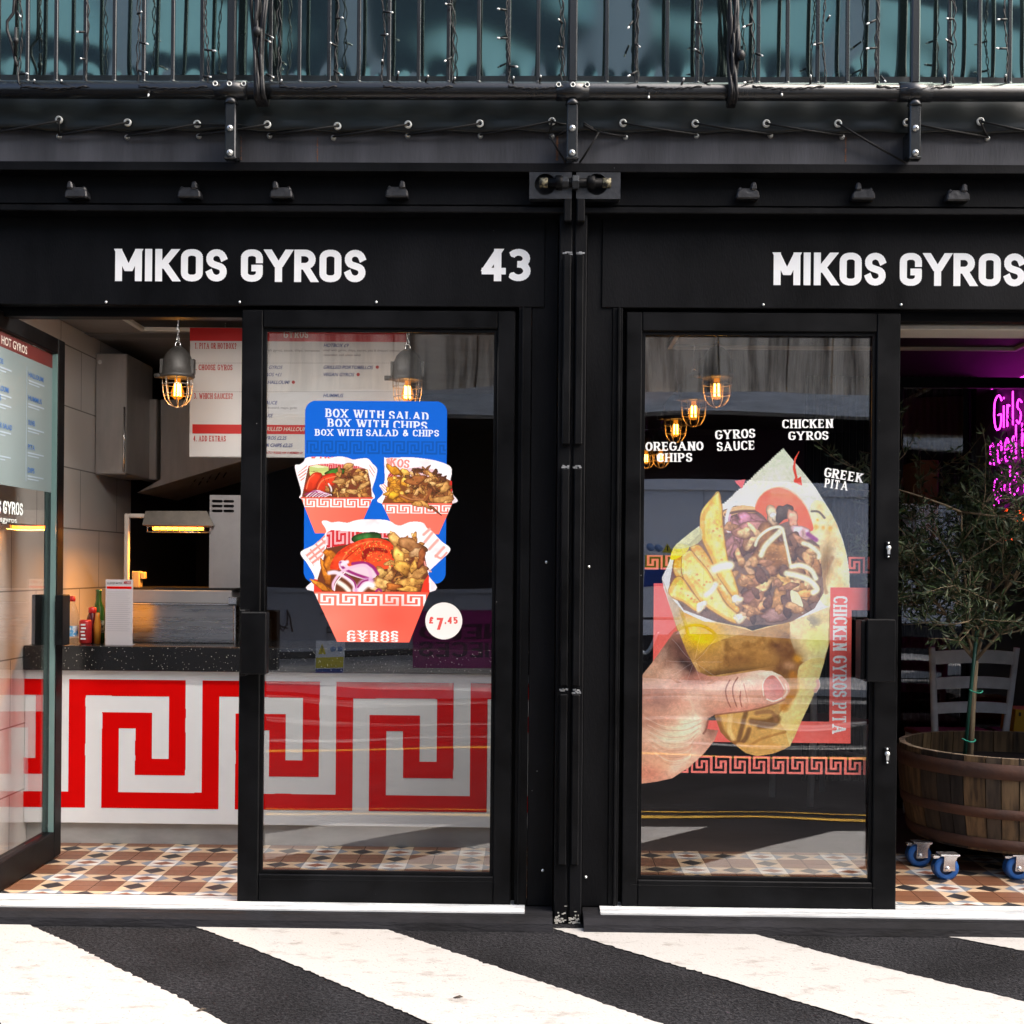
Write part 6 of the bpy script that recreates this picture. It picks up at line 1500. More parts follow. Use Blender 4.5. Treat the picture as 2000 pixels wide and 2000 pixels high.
# --- salad and chips box (front)
paper(q4([(335, 240), (345, 215), (385, 212), (440, 232), (520, 225), (620, 235), (700, 210), (800, 195), (1000, 198), (1090, 215), (1150, 250), (1200, 262), (1250, 245), (1310, 222), (1400, 218), (1465, 235), (1500, 285), (1560, 325), (1660, 430), (1762, 525), (1640, 660), (1520, 792), (1530, 1000), (250, 1000), (262, 850), (180, 700), (100, 570), (250, 480), (380, 345)]), 9)
ins = cv.poly(q4([(380, 330), (440, 318), (700, 330), (1090, 345), (1440, 300), (1480, 600), (1520, 800), (1530, 1000), (250, 1000), (340, 700), (390, 480)])); cv.put(ins & (yy > 1060), (110, 56, 32))
kz = cv.poly(q4([(385, 350), (440, 318), (700, 335), (1090, 350), (1060, 420), (650, 470), (390, 520)])); cv.put(kz, (240, 176, 180)); cv.put(kz & key_mask(xx, yy + .10 * (xx - 640), 560, 900, 1036, 1070, 31, True), (206, 30, 40))
kz = cv.poly(q4([(150, 590), (370, 370), (380, 450), (350, 600), (250, 720)])); cv.put(kz, (246, 232, 232)); cv.put(kz & ((((xx - 590) * .62 + (yy - 1080) * .78) % 9) < 4.2), (238, 150, 138)); cv.put(kz & ((((xx - 590) * .78 - (yy - 1080) * .62) % 15) < 3), (238, 150, 138))
for (u0, v0, u1, v1) in ((1465, 360, 1530, 300), (1480, 440, 1560, 340), (1530, 520, 1620, 420), (1600, 600, 1690, 500)): cv.line(q4([(u0, v0), (u1, v1)]), 5.2, (240, 168, 158), smooth=False)
cv.line(q4([(1600, 590), (1660, 620), (1720, 560)]), 4, (240, 160, 150)); cv.line(q4([(1475, 660), (1500, 730), (1550, 770)]), 3, (238, 160, 150))
cv.blob(*q4([(880, 440)])[0], 42, 15, -4, (48, 92, 40), 15, rim=.5, tex=.4)
for k, (u, v, rx, ry, an) in enumerate(((430, 590, 15, 8, 45), (385, 800, 8, 27, -10), (420, 700, 9, 20, 10))): cv.blob(*q4([(u, v)])[0], rx, ry, an, (206, 120, 34), 20 + k, rim=.5)
tm = cv.poly(q4([(430, 745), (450, 660), (520, 560), (640, 480), (800, 415), (950, 405), (1080, 440), (1190, 530), (1220, 600), (1120, 720), (1000, 750), (700, 760), (500, 760)]), True); cv.put(tm, (228, 66, 28))
nn = vnoise(xx, yy, 12, 12, 3); cv.put(tm, (250, 112, 56), np.clip((nn - .5) * 1.6, 0, .6)); cv.put(tm, (160, 24, 12), np.clip((.42 - nn) * 2, 0, .5)); cv.line(q4([(520, 760), (600, 640), (760, 500)]), 2.4, (176, 34, 14), .7)
cv.put(cv.poly(q4([(780, 580), (830, 520), (940, 505), (1050, 530), (1060, 570), (950, 545), (860, 570), (820, 640), (790, 640)]), True), (150, 20, 16)); cv.put(cv.poly(q4([(840, 600), (950, 560), (1080, 590), (1110, 660), (1040, 730), (930, 720), (860, 670)]), True), (232, 80, 40)); cv.line(q4([(540, 700), (640, 540), (820, 450), (1000, 440)]), 2.6, (252, 128, 78), .8)
sparkle(q4([(560, 560), (760, 440), (980, 420), (1120, 520), (1090, 640), (900, 680), (700, 640)]), 120, [(230, 180, 70), (210, 150, 50), (120, 92, 30), (246, 206, 110)], 7, 1.4)
cv.pile(q4([(1060, 400), (1130, 330), (1250, 370), (1420, 400), (1480, 560), (1480, 760), (1420, 940), (1200, 990), (930, 980), (900, 860), (960, 760), (1120, 640)]), 70, 7.5, MEAT * 2 + DARKM, 47, elong=2.)
for k, (u, v, rx, ry, an, c_) in enumerate(((1150, 420, 19, 9, 55, (222, 170, 96)), (1330, 480, 25, 14, 12, (176, 122, 74)), (1390, 560, 12, 11, -30, (222, 182, 132)), (1190, 620, 13, 18, -15, (226, 176, 86)), (1240, 730, 16, 15, 10, (206, 150, 66)), (1380, 810, 24, 11, -22, (190, 138, 76)), (1330, 890, 26, 10, -10, (214, 160, 80)), (1085, 830, 9, 11, 20, (204, 150, 84)), (1000, 790, 12, 9, -10, (220, 178, 100)), (1010, 910, 22, 10, 20, (224, 178, 104)), (1140, 945, 14, 9, -5, (176, 98, 40)), (1310, 965, 24, 5, 4, (226, 170, 80)), (1440, 620, 8, 18, 12, (156, 86, 46)), (1355, 720, 6, 14, 5, (216, 160, 74)))):
    cv.blob(*q4([(u, v)])[0], rx, ry, an, c_, 120 + k, rim=.5, tex=.35)
sparkle(q4([(1100, 560), (1450, 520), (1450, 900), (1000, 940)]), 40, HERB, 8)
ON, PU = (240, 220, 232), (150, 34, 112)
cv.put(cv.poly(q4([(530, 670), (600, 660), (640, 720), (780, 690), (930, 740), (945, 820), (880, 860), (760, 850), (560, 770)]), True), (228, 204, 216))
for pts, wd, c_ in (([(545, 680), (580, 740), (700, 800), (850, 850)], 5, PU), ([(680, 690), (800, 680), (900, 720), (960, 800)], 6, PU), ([(470, 980), (470, 900), (560, 780), (700, 720), (830, 710), (880, 800), (880, 850)], 5.5, (236, 190, 216)), ([(480, 990), (500, 900), (590, 790)], 2.2, (250, 240, 246)), ([(420, 795), (500, 790), (620, 850), (700, 930), (700, 985)], 8, ON), ([(590, 810), (690, 880), (720, 960)], 3, PU), ([(530, 900), (590, 940), (640, 990)], 9, (246, 236, 226)), ([(740, 985), (800, 900), (880, 880)], 13, (214, 160, 206)), ([(770, 985), (840, 920), (900, 930)], 12, (246, 238, 240)), ([(740, 950), (790, 890), (850, 870)], 3, PU), ([(940, 995), (970, 970), (1000, 990)], 4, PU), ([(560, 700), (620, 670)], 7, (246, 226, 238))):
    cv.line(q4(pts), wd, c_)
cv.blob(*q4([(350, 950)])[0], 22, 6, 28, (196, 116, 30), 33, rim=.5, solid=True); cv.put(cv.poly(q4([(250, 860), (290, 870), (340, 1000), (250, 1000)])), (226, 60, 40)); cv.blob(*q4([(330, 940)])[0], 20, 6, 28, (206, 128, 36), 34, rim=.5, solid=True); cv.put(cv.poly(q4([(1470, 880), (1525, 800), (1535, 1000), (1440, 1000)])), (226, 56, 36))
fr_m = tray(q4([(250, 1002), (1532, 998), (1315, 1556), (515, 1556)]), 1160.5, 1183, 42.2, 600, (255, 128, 108), (255, 96, 76))
cv.put(fr_m & (yy < 1157.5), (240, 86, 62)); cv.put(fr_m, (255, 150, 130), np.clip(cv.soft(650, 1215, 30, 26) * .35, 0, 1)); cv.put(fr_m, (255, 84, 66), np.clip(cv.soft(770, 1205, 34, 34) * .6, 0, 1))
for y0_, y1_, cut in ((1232, 1246, 1239), (1238.5, 1251, 1246.5), (1246, 1253.5, 1254)):
    cv.put(text_mask(xx, yy, 'GYROS', 680, 780, y0_, y1_, tv=.26, th=.13, gap=.16) & (yy < cut), (255, 246, 244))
fnb = plane_fn(566, 779, 906, 1262, GL - .0035)
t = thing('food_poster', 'blue poster with three red boxes of gyros, salad and chips on the left door', 'poster', (P(733, 1000, GL).x, GL, P(733, 1258, GL).z))
cv.mesh('printed_picture', fnb, PRINT, t, gain=.95)
# --- price sticker
cs_ = Canvas(826, 1172, 908, 1252, .6); xx, yy = cs_.xx, cs_.yy
cs_.put(np.hypot(xx - 866.8, yy - 1212.8) < 36, (238, 234, 229)); PR = (222, 84, 78)
cs_.put(text_mask(xx, yy, '\u00a3', 836.8, 847.5, 1205, 1218, tv=.34, th=.2), PR); cs_.put(text_mask(xx, yy, '7', 850, 867, 1207, 1230, tv=.34, th=.17), PR); cs_.put(text_mask(xx, yy, '.', 868.5, 871.5, 1206, 1218.5, tv=.24, th=.24, serif=False), PR)
cs_.put(text_mask(xx, yy, '45', 873, 895, 1205, 1218, tv=.34, th=.2, gap=.06), PR)
t = thing('price_sticker', 'round white price sticker reading seven forty five beside the front food box', 'sticker', (P(867, 1213, GL).x, GL, P(867, 1249, GL).z))
cs_.mesh('printed_disc', plane_fn(826, 1172, 908, 1252, GL - .0035), PRINT, t, gain=.95)

# ------------------------------------------------------------------ big gyros picture behind the right door's glass
A = lambda L: [(1240 + .2277 * u, 860 + .2277 * v) for u, v in L]
B = lambda L: [(1240 + .2277 * u, 1140 + .2277 * v) for u, v in L]
A1 = lambda u, v: (1240 + .2277 * u, 860 + .2277 * v)
B1 = lambda u, v: (1240 + .2277 * u, 1140 + .2277 * v)
c = Canvas(1249.5, 868, 1706, 1536, 1.0); xx, yy = c.xx, c.yy; cv = c
REDP = (240, 98, 90)
def rect(x0, y0, x1, y1): return (xx >= x0) & (xx < x1) & (yy >= y0) & (yy < y1)
c.put(rect(1276.5, 1141, 1345, 1450) | rect(1276.5, 1408, 1662, 1450) | rect(1622, 1146, 1703, 1190) | rect(1622, 1146, 1664, 1450), REDP)
c.put(key_mask(xx, yy, 1357 - 37.4, 1694, 1477, 1511, 37.4, True), (240, 112, 104)); c.put(key_mask(xx, yy, 1258, 1312, 1086, 1114, 36, True) | key_mask(xx, yy, 1652, 1703, 1086, 1118, 37, True), (240, 112, 100))
# wrap: paper bag
wrapA = A([(1258, 62), (1340, 160), (1450, 290), (1540, 400), (1610, 510), (1680, 620), (1730, 720), (1780, 850), (1815, 980), (1835, 1110), (1842, 1260)]) + B([(1830, 60), (1780, 260), (1700, 420), (1660, 540), (1625, 680), (1560, 900), (1520, 1000), (1440, 1170), (1380, 1310), (1340, 1390), (1290, 1420), (1200, 1455), (1060, 1480), (960, 1452), (880, 1392), (800, 1335), (745, 1275), (640, 1000), (540, 760), (430, 560), (370, 420), (310, 230)]) + A([(245, 1270), (228, 1185), (280, 1080), (310, 990), (340, 930), (430, 830), (545, 740)])
saw = []; p0, p1 = np.array(A1(745, 545)), np.array(A1(1258, 62)); NS = 30
for k in range(NS): saw += [tuple(p0 + (p1 - p0) * (k / NS)), tuple(p0 + (p1 - p0) * ((k + .5) / NS) + np.array([1.9, 2.2]))]
wm = c.poly(wrapA + saw); c.put(wm, (226, 196, 140))
n1_ = vnoise(xx, yy, 60, 2, 4); n2_ = vnoise(xx, yy, 18, 5, 4)
up = wm & (yy < 1215); ty = np.clip((yy - 880) / 120, 0, 1)[..., None]
c.put(up, np.array((212, 224, 200)) / 255 * (1 - ty) + np.array((248, 246, 228)) / 255 * ty)
c.put(up, (252, 252, 246), np.clip((n1_ - .5) * 1.5, 0, .6))
# bread on the right
brd = c.poly(A([(1500, 560), (1600, 520), (1700, 660), (1775, 850), (1815, 1000), (1838, 1250), (1760, 1330), (1660, 1420), (1560, 1300), (1500, 900)]), True) & wm; c.put(brd, (250, 236, 190)); c.put(brd, (222, 184, 110), np.clip((n2_ - .48) * 2.0, 0, .7)); c.put(brd, (120, 84, 44), np.clip(c.soft(*A1(1630, 1050), 14, 40, 10) * .9, 0, 1))
for (u, v, r_) in ((1550, 740, 5), (1610, 745, 4), (1670, 750, 5), (1560, 680, 3)): c.put(brd, (226, 160, 50), c.soft(*A1(u, v), r_, r_ * 1.1) * .9)
c.line(A([(1510, 605), (1570, 610), (1620, 660)]), 4, (74, 62, 54), .9); c.line(A([(1690, 1000), (1620, 1180), (1640, 1300)]), 7, (150, 106, 66), .7)
# filling
fil = c.poly(A([(750, 600), (860, 560), (1040, 580), (1160, 700), (1330, 600), (1420, 760), (1580, 900), (1600, 1100), (1620, 1300), (1540, 1440), (1330, 1560), (1010, 1620), (700, 1560), (420, 1460), (290, 1280), (330, 1010), (560, 800)])) & wm
c.put(fil, (112, 86, 76)); c.put(fil, (52, 40, 40), np.clip((n2_ - .5) * 2.0, 0, .7)); c.put(fil, (134, 100, 84), np.clip((.46 - n2_) * 2.6, 0, .8))
c.pile(A([(780, 640), (1050, 620), (1100, 800), (1040, 1000), (800, 1000)]), 30, 11, [(150, 100, 98), (124, 82, 70), (170, 120, 106), (96, 62, 54)], 51, within=fil.astype(float))
c.pile(A([(900, 1000), (1250, 1100), (1180, 1500), (900, 1560), (800, 1250)]), 22, 11, [(128, 92, 74), (168, 126, 96), (84, 60, 54), (196, 156, 118)], 52, within=fil.astype(float))
c.pile(A([(1200, 1100), (1560, 900), (1600, 1250), (1500, 1430), (1180, 1520)]), 26, 11, [(150, 106, 74), (192, 144, 98), (112, 78, 58), (222, 178, 126)], 53, within=fil.astype(float))
c.put(c.poly(A([(760, 610), (900, 560), (1050, 580), (1030, 620), (880, 630), (770, 660)]), True), (222, 176, 122)); c.line(A([(770, 640), (900, 610), (1080, 610)]), 5, (92, 58, 36))
tom = c.poly(A([(1025, 590), (1050, 500), (1130, 430), (1230, 405), (1340, 445), (1440, 540), (1500, 660), (1520, 770), (1400, 760), (1330, 690), (1180, 730), (1090, 640)]), True); c.put(tom, (236, 98, 66)); c.put(tom, (250, 140, 104), np.clip(c.soft(*A1(1250, 470), 40, 22) * .8, 0, 1)); c.put(tom, (216, 66, 40), np.clip((n2_ - .5) * 1.4, 0, .6))
c.line(A([(1030, 560), (1060, 490), (1130, 425), (1235, 400), (1345, 440), (1450, 545), (1510, 680)]), 2.2, (250, 176, 140), .8)
c.line(A([(800, 780), (780, 700), (800, 600), (850, 530), (960, 480)]), 7, (244, 234, 244)); c.line(A([(818, 790), (800, 720), (812, 640)]), 3, (206, 160, 190))
for k, (u, v, rx, ry, an, col) in enumerate(((960, 690, 22, 13, 15, (196, 132, 150)), (1010, 740, 24, 13, -8, (176, 118, 110)), (900, 800, 20, 12, 30, (154, 104, 86)), (970, 910, 15, 12, 0, (132, 86, 58)), (1185, 650, 17, 18, 10, (226, 196, 160)), (1190, 655, 9, 9, 0, (252, 244, 220)), (1270, 620, 14, 20, 20, (76, 58, 48)), (1350, 680, 10, 22, -25, (226, 160, 130)), (1430, 790, 20, 14, 20, (232, 198, 208)), (1120, 900, 28, 38, 20, (140, 92, 52)), (1220, 980, 30, 36, -20, (166, 112, 58)), (1350, 900, 16, 24, 0, (108, 72, 54)), (1470, 980, 20, 18, 30, (92, 62, 46)), (1530, 1060, 12, 30, -10, (170, 116, 70)), (1020, 1220, 26, 20, -20, (184, 134, 84)), (1090, 1260, 22, 11, -40, (234, 196, 140)), (1040, 1310, 13, 8, -20, (250, 236, 206)), (1000, 1360, 16, 20, 0, (138, 92, 80)), (1050, 1440, 22, 11, -25, (200, 150, 104)), (1290, 1200, 17, 14, 10, (236, 186, 110)), (1230, 1360, 12, 28, 10, (164, 116, 70)), (1480, 1240, 20, 12, 10, (150, 102, 58)), (1460, 1310, 18, 9, 10, (216, 156, 88)), (1200, 1500, 30, 13, -10, (146, 108, 100)), (1320, 1390, 15, 26, -8, (96, 66, 56)))):
    c.blob(*A1(u, v), rx, ry, an, col, 200 + k, rim=.55, tex=.4, within=wm.astype(float))
c.line(A([(1330, 1290), (1350, 1380), (1400, 1460), (1440, 1490)]), 3, (110, 60, 34)); c.put(c.poly(A([(1340, 1280), (1400, 1310), (1440, 1400), (1440, 1480), (1380, 1440), (1340, 1360)]), True), (246, 226, 186)); c.line(A([(1480, 800), (1550, 850)]), 8, (140, 60, 130))
sparkle(A([(1050, 900), (1330, 880), (1350, 1080), (1080, 1090)]), 60, [(206, 150, 96), (226, 180, 130), (120, 76, 40)], 12, 2.5)
hr = np.random.RandomState(77)
for k in range(34):
    u, v = hr.uniform(800, 1560), hr.uniform(660, 1500); q = A1(u, v)
    if not inpoly(np.array([q[0]]), np.array([q[1]]), A([(800, 660), (1100, 660), (1480, 820), (1580, 1000), (1560, 1350), (1300, 1520), (960, 1540), (800, 1200)]))[0]: continue
    c.blob(q[0], q[1], hr.uniform(10, 20), hr.uniform(6, 10), hr.uniform(0, 180), [(206, 158, 108), (186, 136, 92), (226, 188, 138), (166, 116, 84), (104, 70, 58)][hr.randint(5)], 400 + k, rim=.4, tex=.4, within=fil.astype(float))
SAU = (244, 244, 210)
for pts, wd in (([(1080, 985), (1120, 900), (1230, 790), (1255, 765)], 11), ([(1030, 900), (1060, 830), (1150, 760), (1250, 750), (1290, 880), (1330, 1060)], 6), ([(1300, 1140), (1400, 1160), (1500, 1200), (1560, 1270), (1530, 1300)], 12), ([(1340, 1080), (1430, 1070), (1510, 1110), (1550, 1180)], 10), ([(1440, 880), (1500, 900), (1570, 960), (1575, 1000)], 9)): c.line(A(pts), wd, (190, 170, 120)); c.line(A(pts), wd * .82, SAU)
# chips
def chip(pts, col, sd_, hl=(255, 244, 200)):
    p = A(pts); m = c.poly(p, True); n_ = vnoise(xx, yy, 14, sd_, 5); c.put(m, col); c.put(m, hl, np.clip((n_ - .46) * 2.2, 0, .8)); c.put(m, (186, 116, 34), np.clip((.36 - n_) * 2.6, 0, .5)); pa = np.array(p); ctr = pa.mean(0); c.line([tuple(ctr + (q - ctr) * .93 + np.array([2.5, 1.5])) for q in pa] , 8, (206, 132, 34), .5, within=m.astype(float))
    k0 = len(pa) // 2; ax = [tuple((pa[i] + pa[-1 - i]) / 2 + np.array([2., -1.])) for i in range(1, k0)]
    if len(ax) > 1: c.line(ax, 11, (255, 246, 196), .34, within=m.astype(float))
    c.line(p + p[:1], 2.2, (150, 98, 40), .75); c.a |= m
    rs = np.random.RandomState(sd_)
    for k in range(7): q = np.array(p)[rs.randint(len(p))] * .5 + np.mean(p, 0) * .5 + rs.randn(2) * 5; c.put(m, (186, 104, 40), c.soft(q[0], q[1], 2.2, 1.8) * .8)
chip([(470, 920), (540, 900), (600, 960), (680, 1080), (760, 1220), (850, 1380), (900, 1450), (860, 1480), (760, 1370), (650, 1220), (540, 1060)], (224, 172, 70), 64)
chip([(340, 1010), (400, 960), (440, 1010), (430, 1150), (380, 1200), (330, 1130)], (214, 160, 60), 65)
chip([(710, 440), (740, 560), (750, 720), (790, 1000), (815, 1080), (860, 1200), (890, 1330), (830, 1330), (760, 1240), (700, 1150), (650, 1020), (570, 850), (550, 700), (570, 600), (640, 510)], (244, 204, 84), 61)
chip([(400, 990), (470, 950), (540, 1020), (640, 1140), (700, 1260), (780, 1400), (880, 1490), (930, 1560), (850, 1570), (700, 1490), (560, 1390), (470, 1260), (400, 1150)], (250, 216, 112), 62)
chip([(285, 1290), (340, 1190), (400, 1180), (480, 1290), (560, 1390), (590, 1450), (520, 1470), (420, 1400), (310, 1350)], (250, 208, 84), 63)
c.put(c.poly(A([(300, 1010), (350, 900), (460, 910), (420, 980), (330, 1030)]), True), (222, 204, 40)); c.put(c.poly(A([(330, 930), (430, 830), (550, 750), (570, 850), (470, 920)]), True), (204, 204, 150), .8)
for pts, wd in (([(680, 1110), (740, 1085), (810, 1075)], 15), ([(610, 1330), (660, 1290), (690, 1240)], 10)): c.line(A(pts), wd + 2, (206, 180, 120)); c.line(A(pts), wd, (252, 250, 226))
for (u, v) in ((880, 1370), (900, 1530), (570, 1430)): c.blob(*A1(u, v), 13, 9, -30, (250, 240, 210), 70 + u, rim=.3)
# front of the bag
bag = c.poly(A([(228, 1185), (290, 1330), (420, 1480), (600, 1560), (820, 1590), (1010, 1640), (1200, 1590), (1340, 1550), (1500, 1490), (1842, 1350)]) + B([(1842, 200), (1780, 260), (1700, 420), (1660, 540), (1625, 680), (1560, 900), (1520, 1000), (1440, 1170), (1380, 1310), (1340, 1390), (1290, 1420), (1200, 1455), (1060, 1480), (960, 1452), (880, 1392), (800, 1335), (745, 1275), (640, 1000), (540, 760), (430, 560), (370, 420), (310, 230)])) & wm
n3_ = vnoise(xx * .8 + yy * .5, yy - xx * .3, 40, 8, 5)
c.put(bag, (176, 132, 78)); c.put(bag, (232, 200, 140), np.clip((n3_ - .5) * 2, 0, .7)); c.put(bag, (108, 70, 36), np.clip((.47 - n3_) * 2.4, 0, .7))
left_flap = c.poly(A([(228, 1185), (290, 1330), (420, 1480), (600, 1560), (520, 1580), (430, 1600), (420, 1700)]) + B([(400, 470), (330, 300)])) & wm; c.put(left_flap, (206, 188, 170), .8)
c.put(bag, (232, 190, 22), np.clip(c.soft(*B1(560, 430), 36, 26, 20) * 1.3, 0, .95)); c.put(bag, (214, 160, 20), np.clip(c.soft(*B1(640, 380), 20, 14) * .8, 0, .8)); c.put(bag, (214, 150, 30), np.clip(c.soft(*B1(470, 270), 16, 8) * .9, 0, .8))
fold = c.poly(B([(640, 530), (760, 480), (960, 420), (1180, 350), (1330, 360), (1330, 560), (1230, 700), (1000, 740), (700, 790), (580, 790), (520, 650)])) & bag; c.put(fold, (160, 112, 58), .55); c.put(fold, (90, 56, 26), np.clip((n2_ - .5) * 1.8, 0, .6)); c.put(fold, (70, 50, 30), np.clip(c.soft(*B1(850, 770), 80, 12, -6) * .8, 0, .8))
rt = c.poly(B([(1330, 330), (1670, 180), (1660, 540), (1600, 720), (1400, 650), (1340, 480)])) & bag; c.put(rt, (250, 236, 190), .75); c.put(rt, (216, 196, 130), np.clip((n2_ - .48) * 2, 0, .7)); c.put(rt, (250, 230, 130), np.clip(c.soft(*B1(1560, 470), 26, 30) * .9, 0, .9)); c.put(rt, (120, 110, 100), np.clip(c.soft(*B1(1520, 320), 18, 12) * .8 * (n2_ > .5), 0, .7))
for (u, v, rx, ry, col) in ((1290, 560, 26, 20, (66, 40, 34)), (1360, 640, 20, 24, (90, 54, 30)), (1290, 740, 24, 16, (74, 44, 28)), (900, 660, 26, 10, (100, 66, 40)), (1400, 640, 8, 8, (220, 150, 40)), (1330, 700, 12, 8, (210, 160, 120))): c.put(bag, col, np.clip(c.soft(*B1(u, v), rx, ry) * 1.1, 0, .85) * (.55 + .9 * (n2_ - .3)))
lit = c.poly(B([(1420, 700), (1625, 640), (1560, 900), (1440, 1170), (1340, 1390), (1180, 1330), (1260, 1100), (1390, 950)]), True) & bag; c.put(lit, (248, 218, 146), .85); c.put(lit, (226, 176, 90), np.clip((n3_ - .5) * 2, 0, .6))
low = c.poly(B([(700, 1130), (1000, 1090), (1200, 1080), (1250, 1180), (1300, 1260), (1340, 1390), (1200, 1455), (1060, 1480), (960, 1452), (880, 1392), (745, 1275)])) & bag; c.put(low, (206, 156, 84), .7)
for pts, wd, col in (([(720, 1160), (760, 1280), (860, 1370)], 12, (110, 66, 36)), ([(830, 1130), (820, 1250), (850, 1330)], 9, (236, 196, 130)), ([(960, 1110), (930, 1230), (900, 1370), (960, 1330), (990, 1250)], 9, (84, 54, 34)), ([(1010, 1180), (1120, 1190), (1230, 1150), (1200, 1200), (1080, 1220)], 12, (74, 44, 22)), ([(1050, 1110), (1180, 1100), (1220, 1170)], 8, (134, 92, 62)), ([(1360, 780), (1370, 900), (1290, 1060)], 16, (170, 106, 40)), ([(980, 1400), (1100, 1330), (1300, 1270)], 5, (160, 108, 56)), ([(900, 1380), (1060, 1400), (1250, 1390)], 8, (226, 164, 90))): c.line(B(pts), wd, col, .75, within=bag.astype(float))
c.put(c.poly(B([(890, 350), (960, 370), (1060, 350), (1190, 350), (1010, 405)])), (40, 26, 22))
# the hand
sk = c.poly(B([(55, 1728), (62, 800), (150, 690), (240, 560), (335, 425), (375, 405), (400, 470), (470, 640), (540, 755), (640, 798), (760, 797), (900, 772), (1080, 742), (1180, 748), (1270, 790), (1325, 850), (1338, 920), (1290, 992), (1190, 1035), (1000, 1088), (800, 1115), (690, 1130), (640, 1160), (620, 1250), (725, 1262), (695, 1345), (610, 1455), (480, 1580), (330, 1678), (200, 1708)]))
c.put(sk, (208, 152, 128)); ns_ = vnoise(xx, yy, 44, 14, 4)
sh = lambda u, v, rx, ry, col, k, an=0: c.put(sk, col, np.clip(c.soft(*B1(u, v), rx, ry, an) * k, 0, .95))
sh(330, 560, 52, 40, (112, 82, 70), 1.0, -50); sh(450, 660, 18, 44, (48, 32, 30), 1.3, -28); sh(130, 780, 34, 30, (176, 136, 112), .8); sh(180, 1010, 46, 22, (150, 108, 98), .8); sh(560, 830, 60, 16, (170, 112, 98), .8); sh(700, 900, 50, 14, (238, 190, 170), .8, -4); sh(1000, 840, 56, 16, (244, 204, 184), .9, -6); sh(1180, 770, 34, 7, (252, 224, 206), .9); sh(900, 1080, 60, 8, (214, 138, 118), .8, -7); sh(480, 1060, 34, 18, (222, 160, 140), .7)
sh(470, 1260, 40, 30, (255, 236, 204), 1.1, -15); sh(280, 1320, 40, 24, (250, 222, 188), .9, 10); sh(150, 1200, 30, 22, (170, 118, 100), .8); sh(200, 1560, 44, 26, (234, 176, 140), .9); sh(120, 1640, 30, 16, (222, 130, 104), .7); sh(560, 1400, 24, 24, (206, 150, 130), .9, -40); sh(670, 1230, 16, 24, (128, 84, 72), 1.1); sh(430, 1540, 40, 10, (240, 196, 170), .9, -38)
c.put(sk, (190, 124, 106), np.clip((ns_ - .52) * 1.5, 0, .4)); c.put(sk, (255, 230, 210), np.clip((.44 - ns_) * 1.3, 0, .35))
for pts, wd, col, k in (([(890, 805), (852, 870), (848, 950), (880, 1055)], 2.4, (134, 76, 64), .9), ([(820, 830), (786, 910), (800, 1000), (830, 1062)], 2.8, (146, 86, 74), .9), ([(940, 860), (958, 930), (975, 1010)], 1.8, (178, 112, 96), .9), ([(915, 925), (910, 990), (925, 1055)], 2.4, (150, 76, 64), .9), ([(1010, 870), (1030, 950)], 1.4, (206, 150, 132), .8)): c.line(B(pts), wd, col, k)
for k in range(13): v0 = 1110 + 30 * k; c.line(B([(90 + 8 * k, v0 + 20), (250 + 6 * k, v0 + 90), (430 + 4 * k, v0 + 100 - 4 * k), (590 - 8 * k, v0 + 50 - 8 * k)]), 1.2 + .4 * (k % 3), (170, 116, 94) if k % 2 == 0 else (255, 240, 214), .34, within=sk.astype(float))
c.line(B([(1290, 992), (1190, 1035), (1000, 1088), (800, 1115), (690, 1132)]), 3, (128, 78, 58), .8); c.line(B([(640, 1160), (622, 1250), (600, 1290)]), 4, (112, 70, 60), .8)
nail = c.poly(B([(1108, 870), (1130, 812), (1190, 782), (1245, 830), (1286, 900), (1268, 975), (1200, 1002), (1135, 985)]), True); c.put(nail, (198, 122, 112)); c.put(nail, (226, 160, 150), np.clip(c.soft(*B1(1180, 960), 26, 10) * .9, 0, 1)); c.put(nail, (176, 92, 88), np.clip(c.soft(*B1(1240, 880), 14, 14) * .6, 0, 1)); c.line(B([(1112, 960), (1104, 870), (1130, 810), (1190, 780), (1247, 828), (1288, 900)]), 2.0, (250, 222, 206), .95); c.line(B([(1140, 990), (1200, 1006), (1268, 978)]), 2.4, (252, 226, 210), .95); c.line(B([(1300, 860), (1312, 920), (1285, 970)]), 3, (250, 214, 196), .8)
c.line(B([(1575, 830), (1580, 870), (1555, 915)]), 7, (226, 160, 140), solid=True)
# arrows
c.put(c.poly([(1560, 878), (1549, 895), (1546, 915), (1551, 932), (1549, 936), (1548, 941), (1565, 948), (1562, 930), (1556, 934), (1552, 915), (1552, 897)]), (232, 84, 72)); c.put(c.poly(A([(845, 350), (940, 335), (910, 420)])), (240, 90, 90))
# vertical tag
tg = rect(1621.5, 1146.5, 1663, 1450); c.put(tg, (241, 92, 84)); rx_, ry_ = (yy - 1163), (1655 - xx)
mk = text_mask(yy, 1655 - xx, 'CHICKEN GYROS PITA', 1163, 1432, 0, 27, tv=.27, th=.11, gap=.06); c.put(mk, (250, 238, 236))
c.c = np.clip((np.clip(c.c, 0, 1) ** .84 - .5) * 1.12 + .53, 0, 1); gr_ = np.random.RandomState(5).rand(*xx.shape) - .5; c.c = np.clip(c.c * (1 + .12 * gr_ + .16 * (vnoise(xx, yy, 5, 33, 3) - .5) + .14 * (vnoise(xx, yy, 30, 35, 3) - .5))[..., None], 0, 1); gy = c.c.mean(2, keepdims=True); c.c = np.clip(gy + (c.c - gy) * 1.16, 0, 1)
fnr = plane_fn(1249.5, 868, 1706, 1536, GL + .0095)
t = thing('gyros_window_picture', 'large picture of a hand holding a stuffed gyros pita on the right door', 'window sticker', (P(1478, 1200, GL).x, GL + .01, P(1478, 1530, GL).z))
c.mesh('printed_picture', fnr, PRINT, t, gain=1.35)
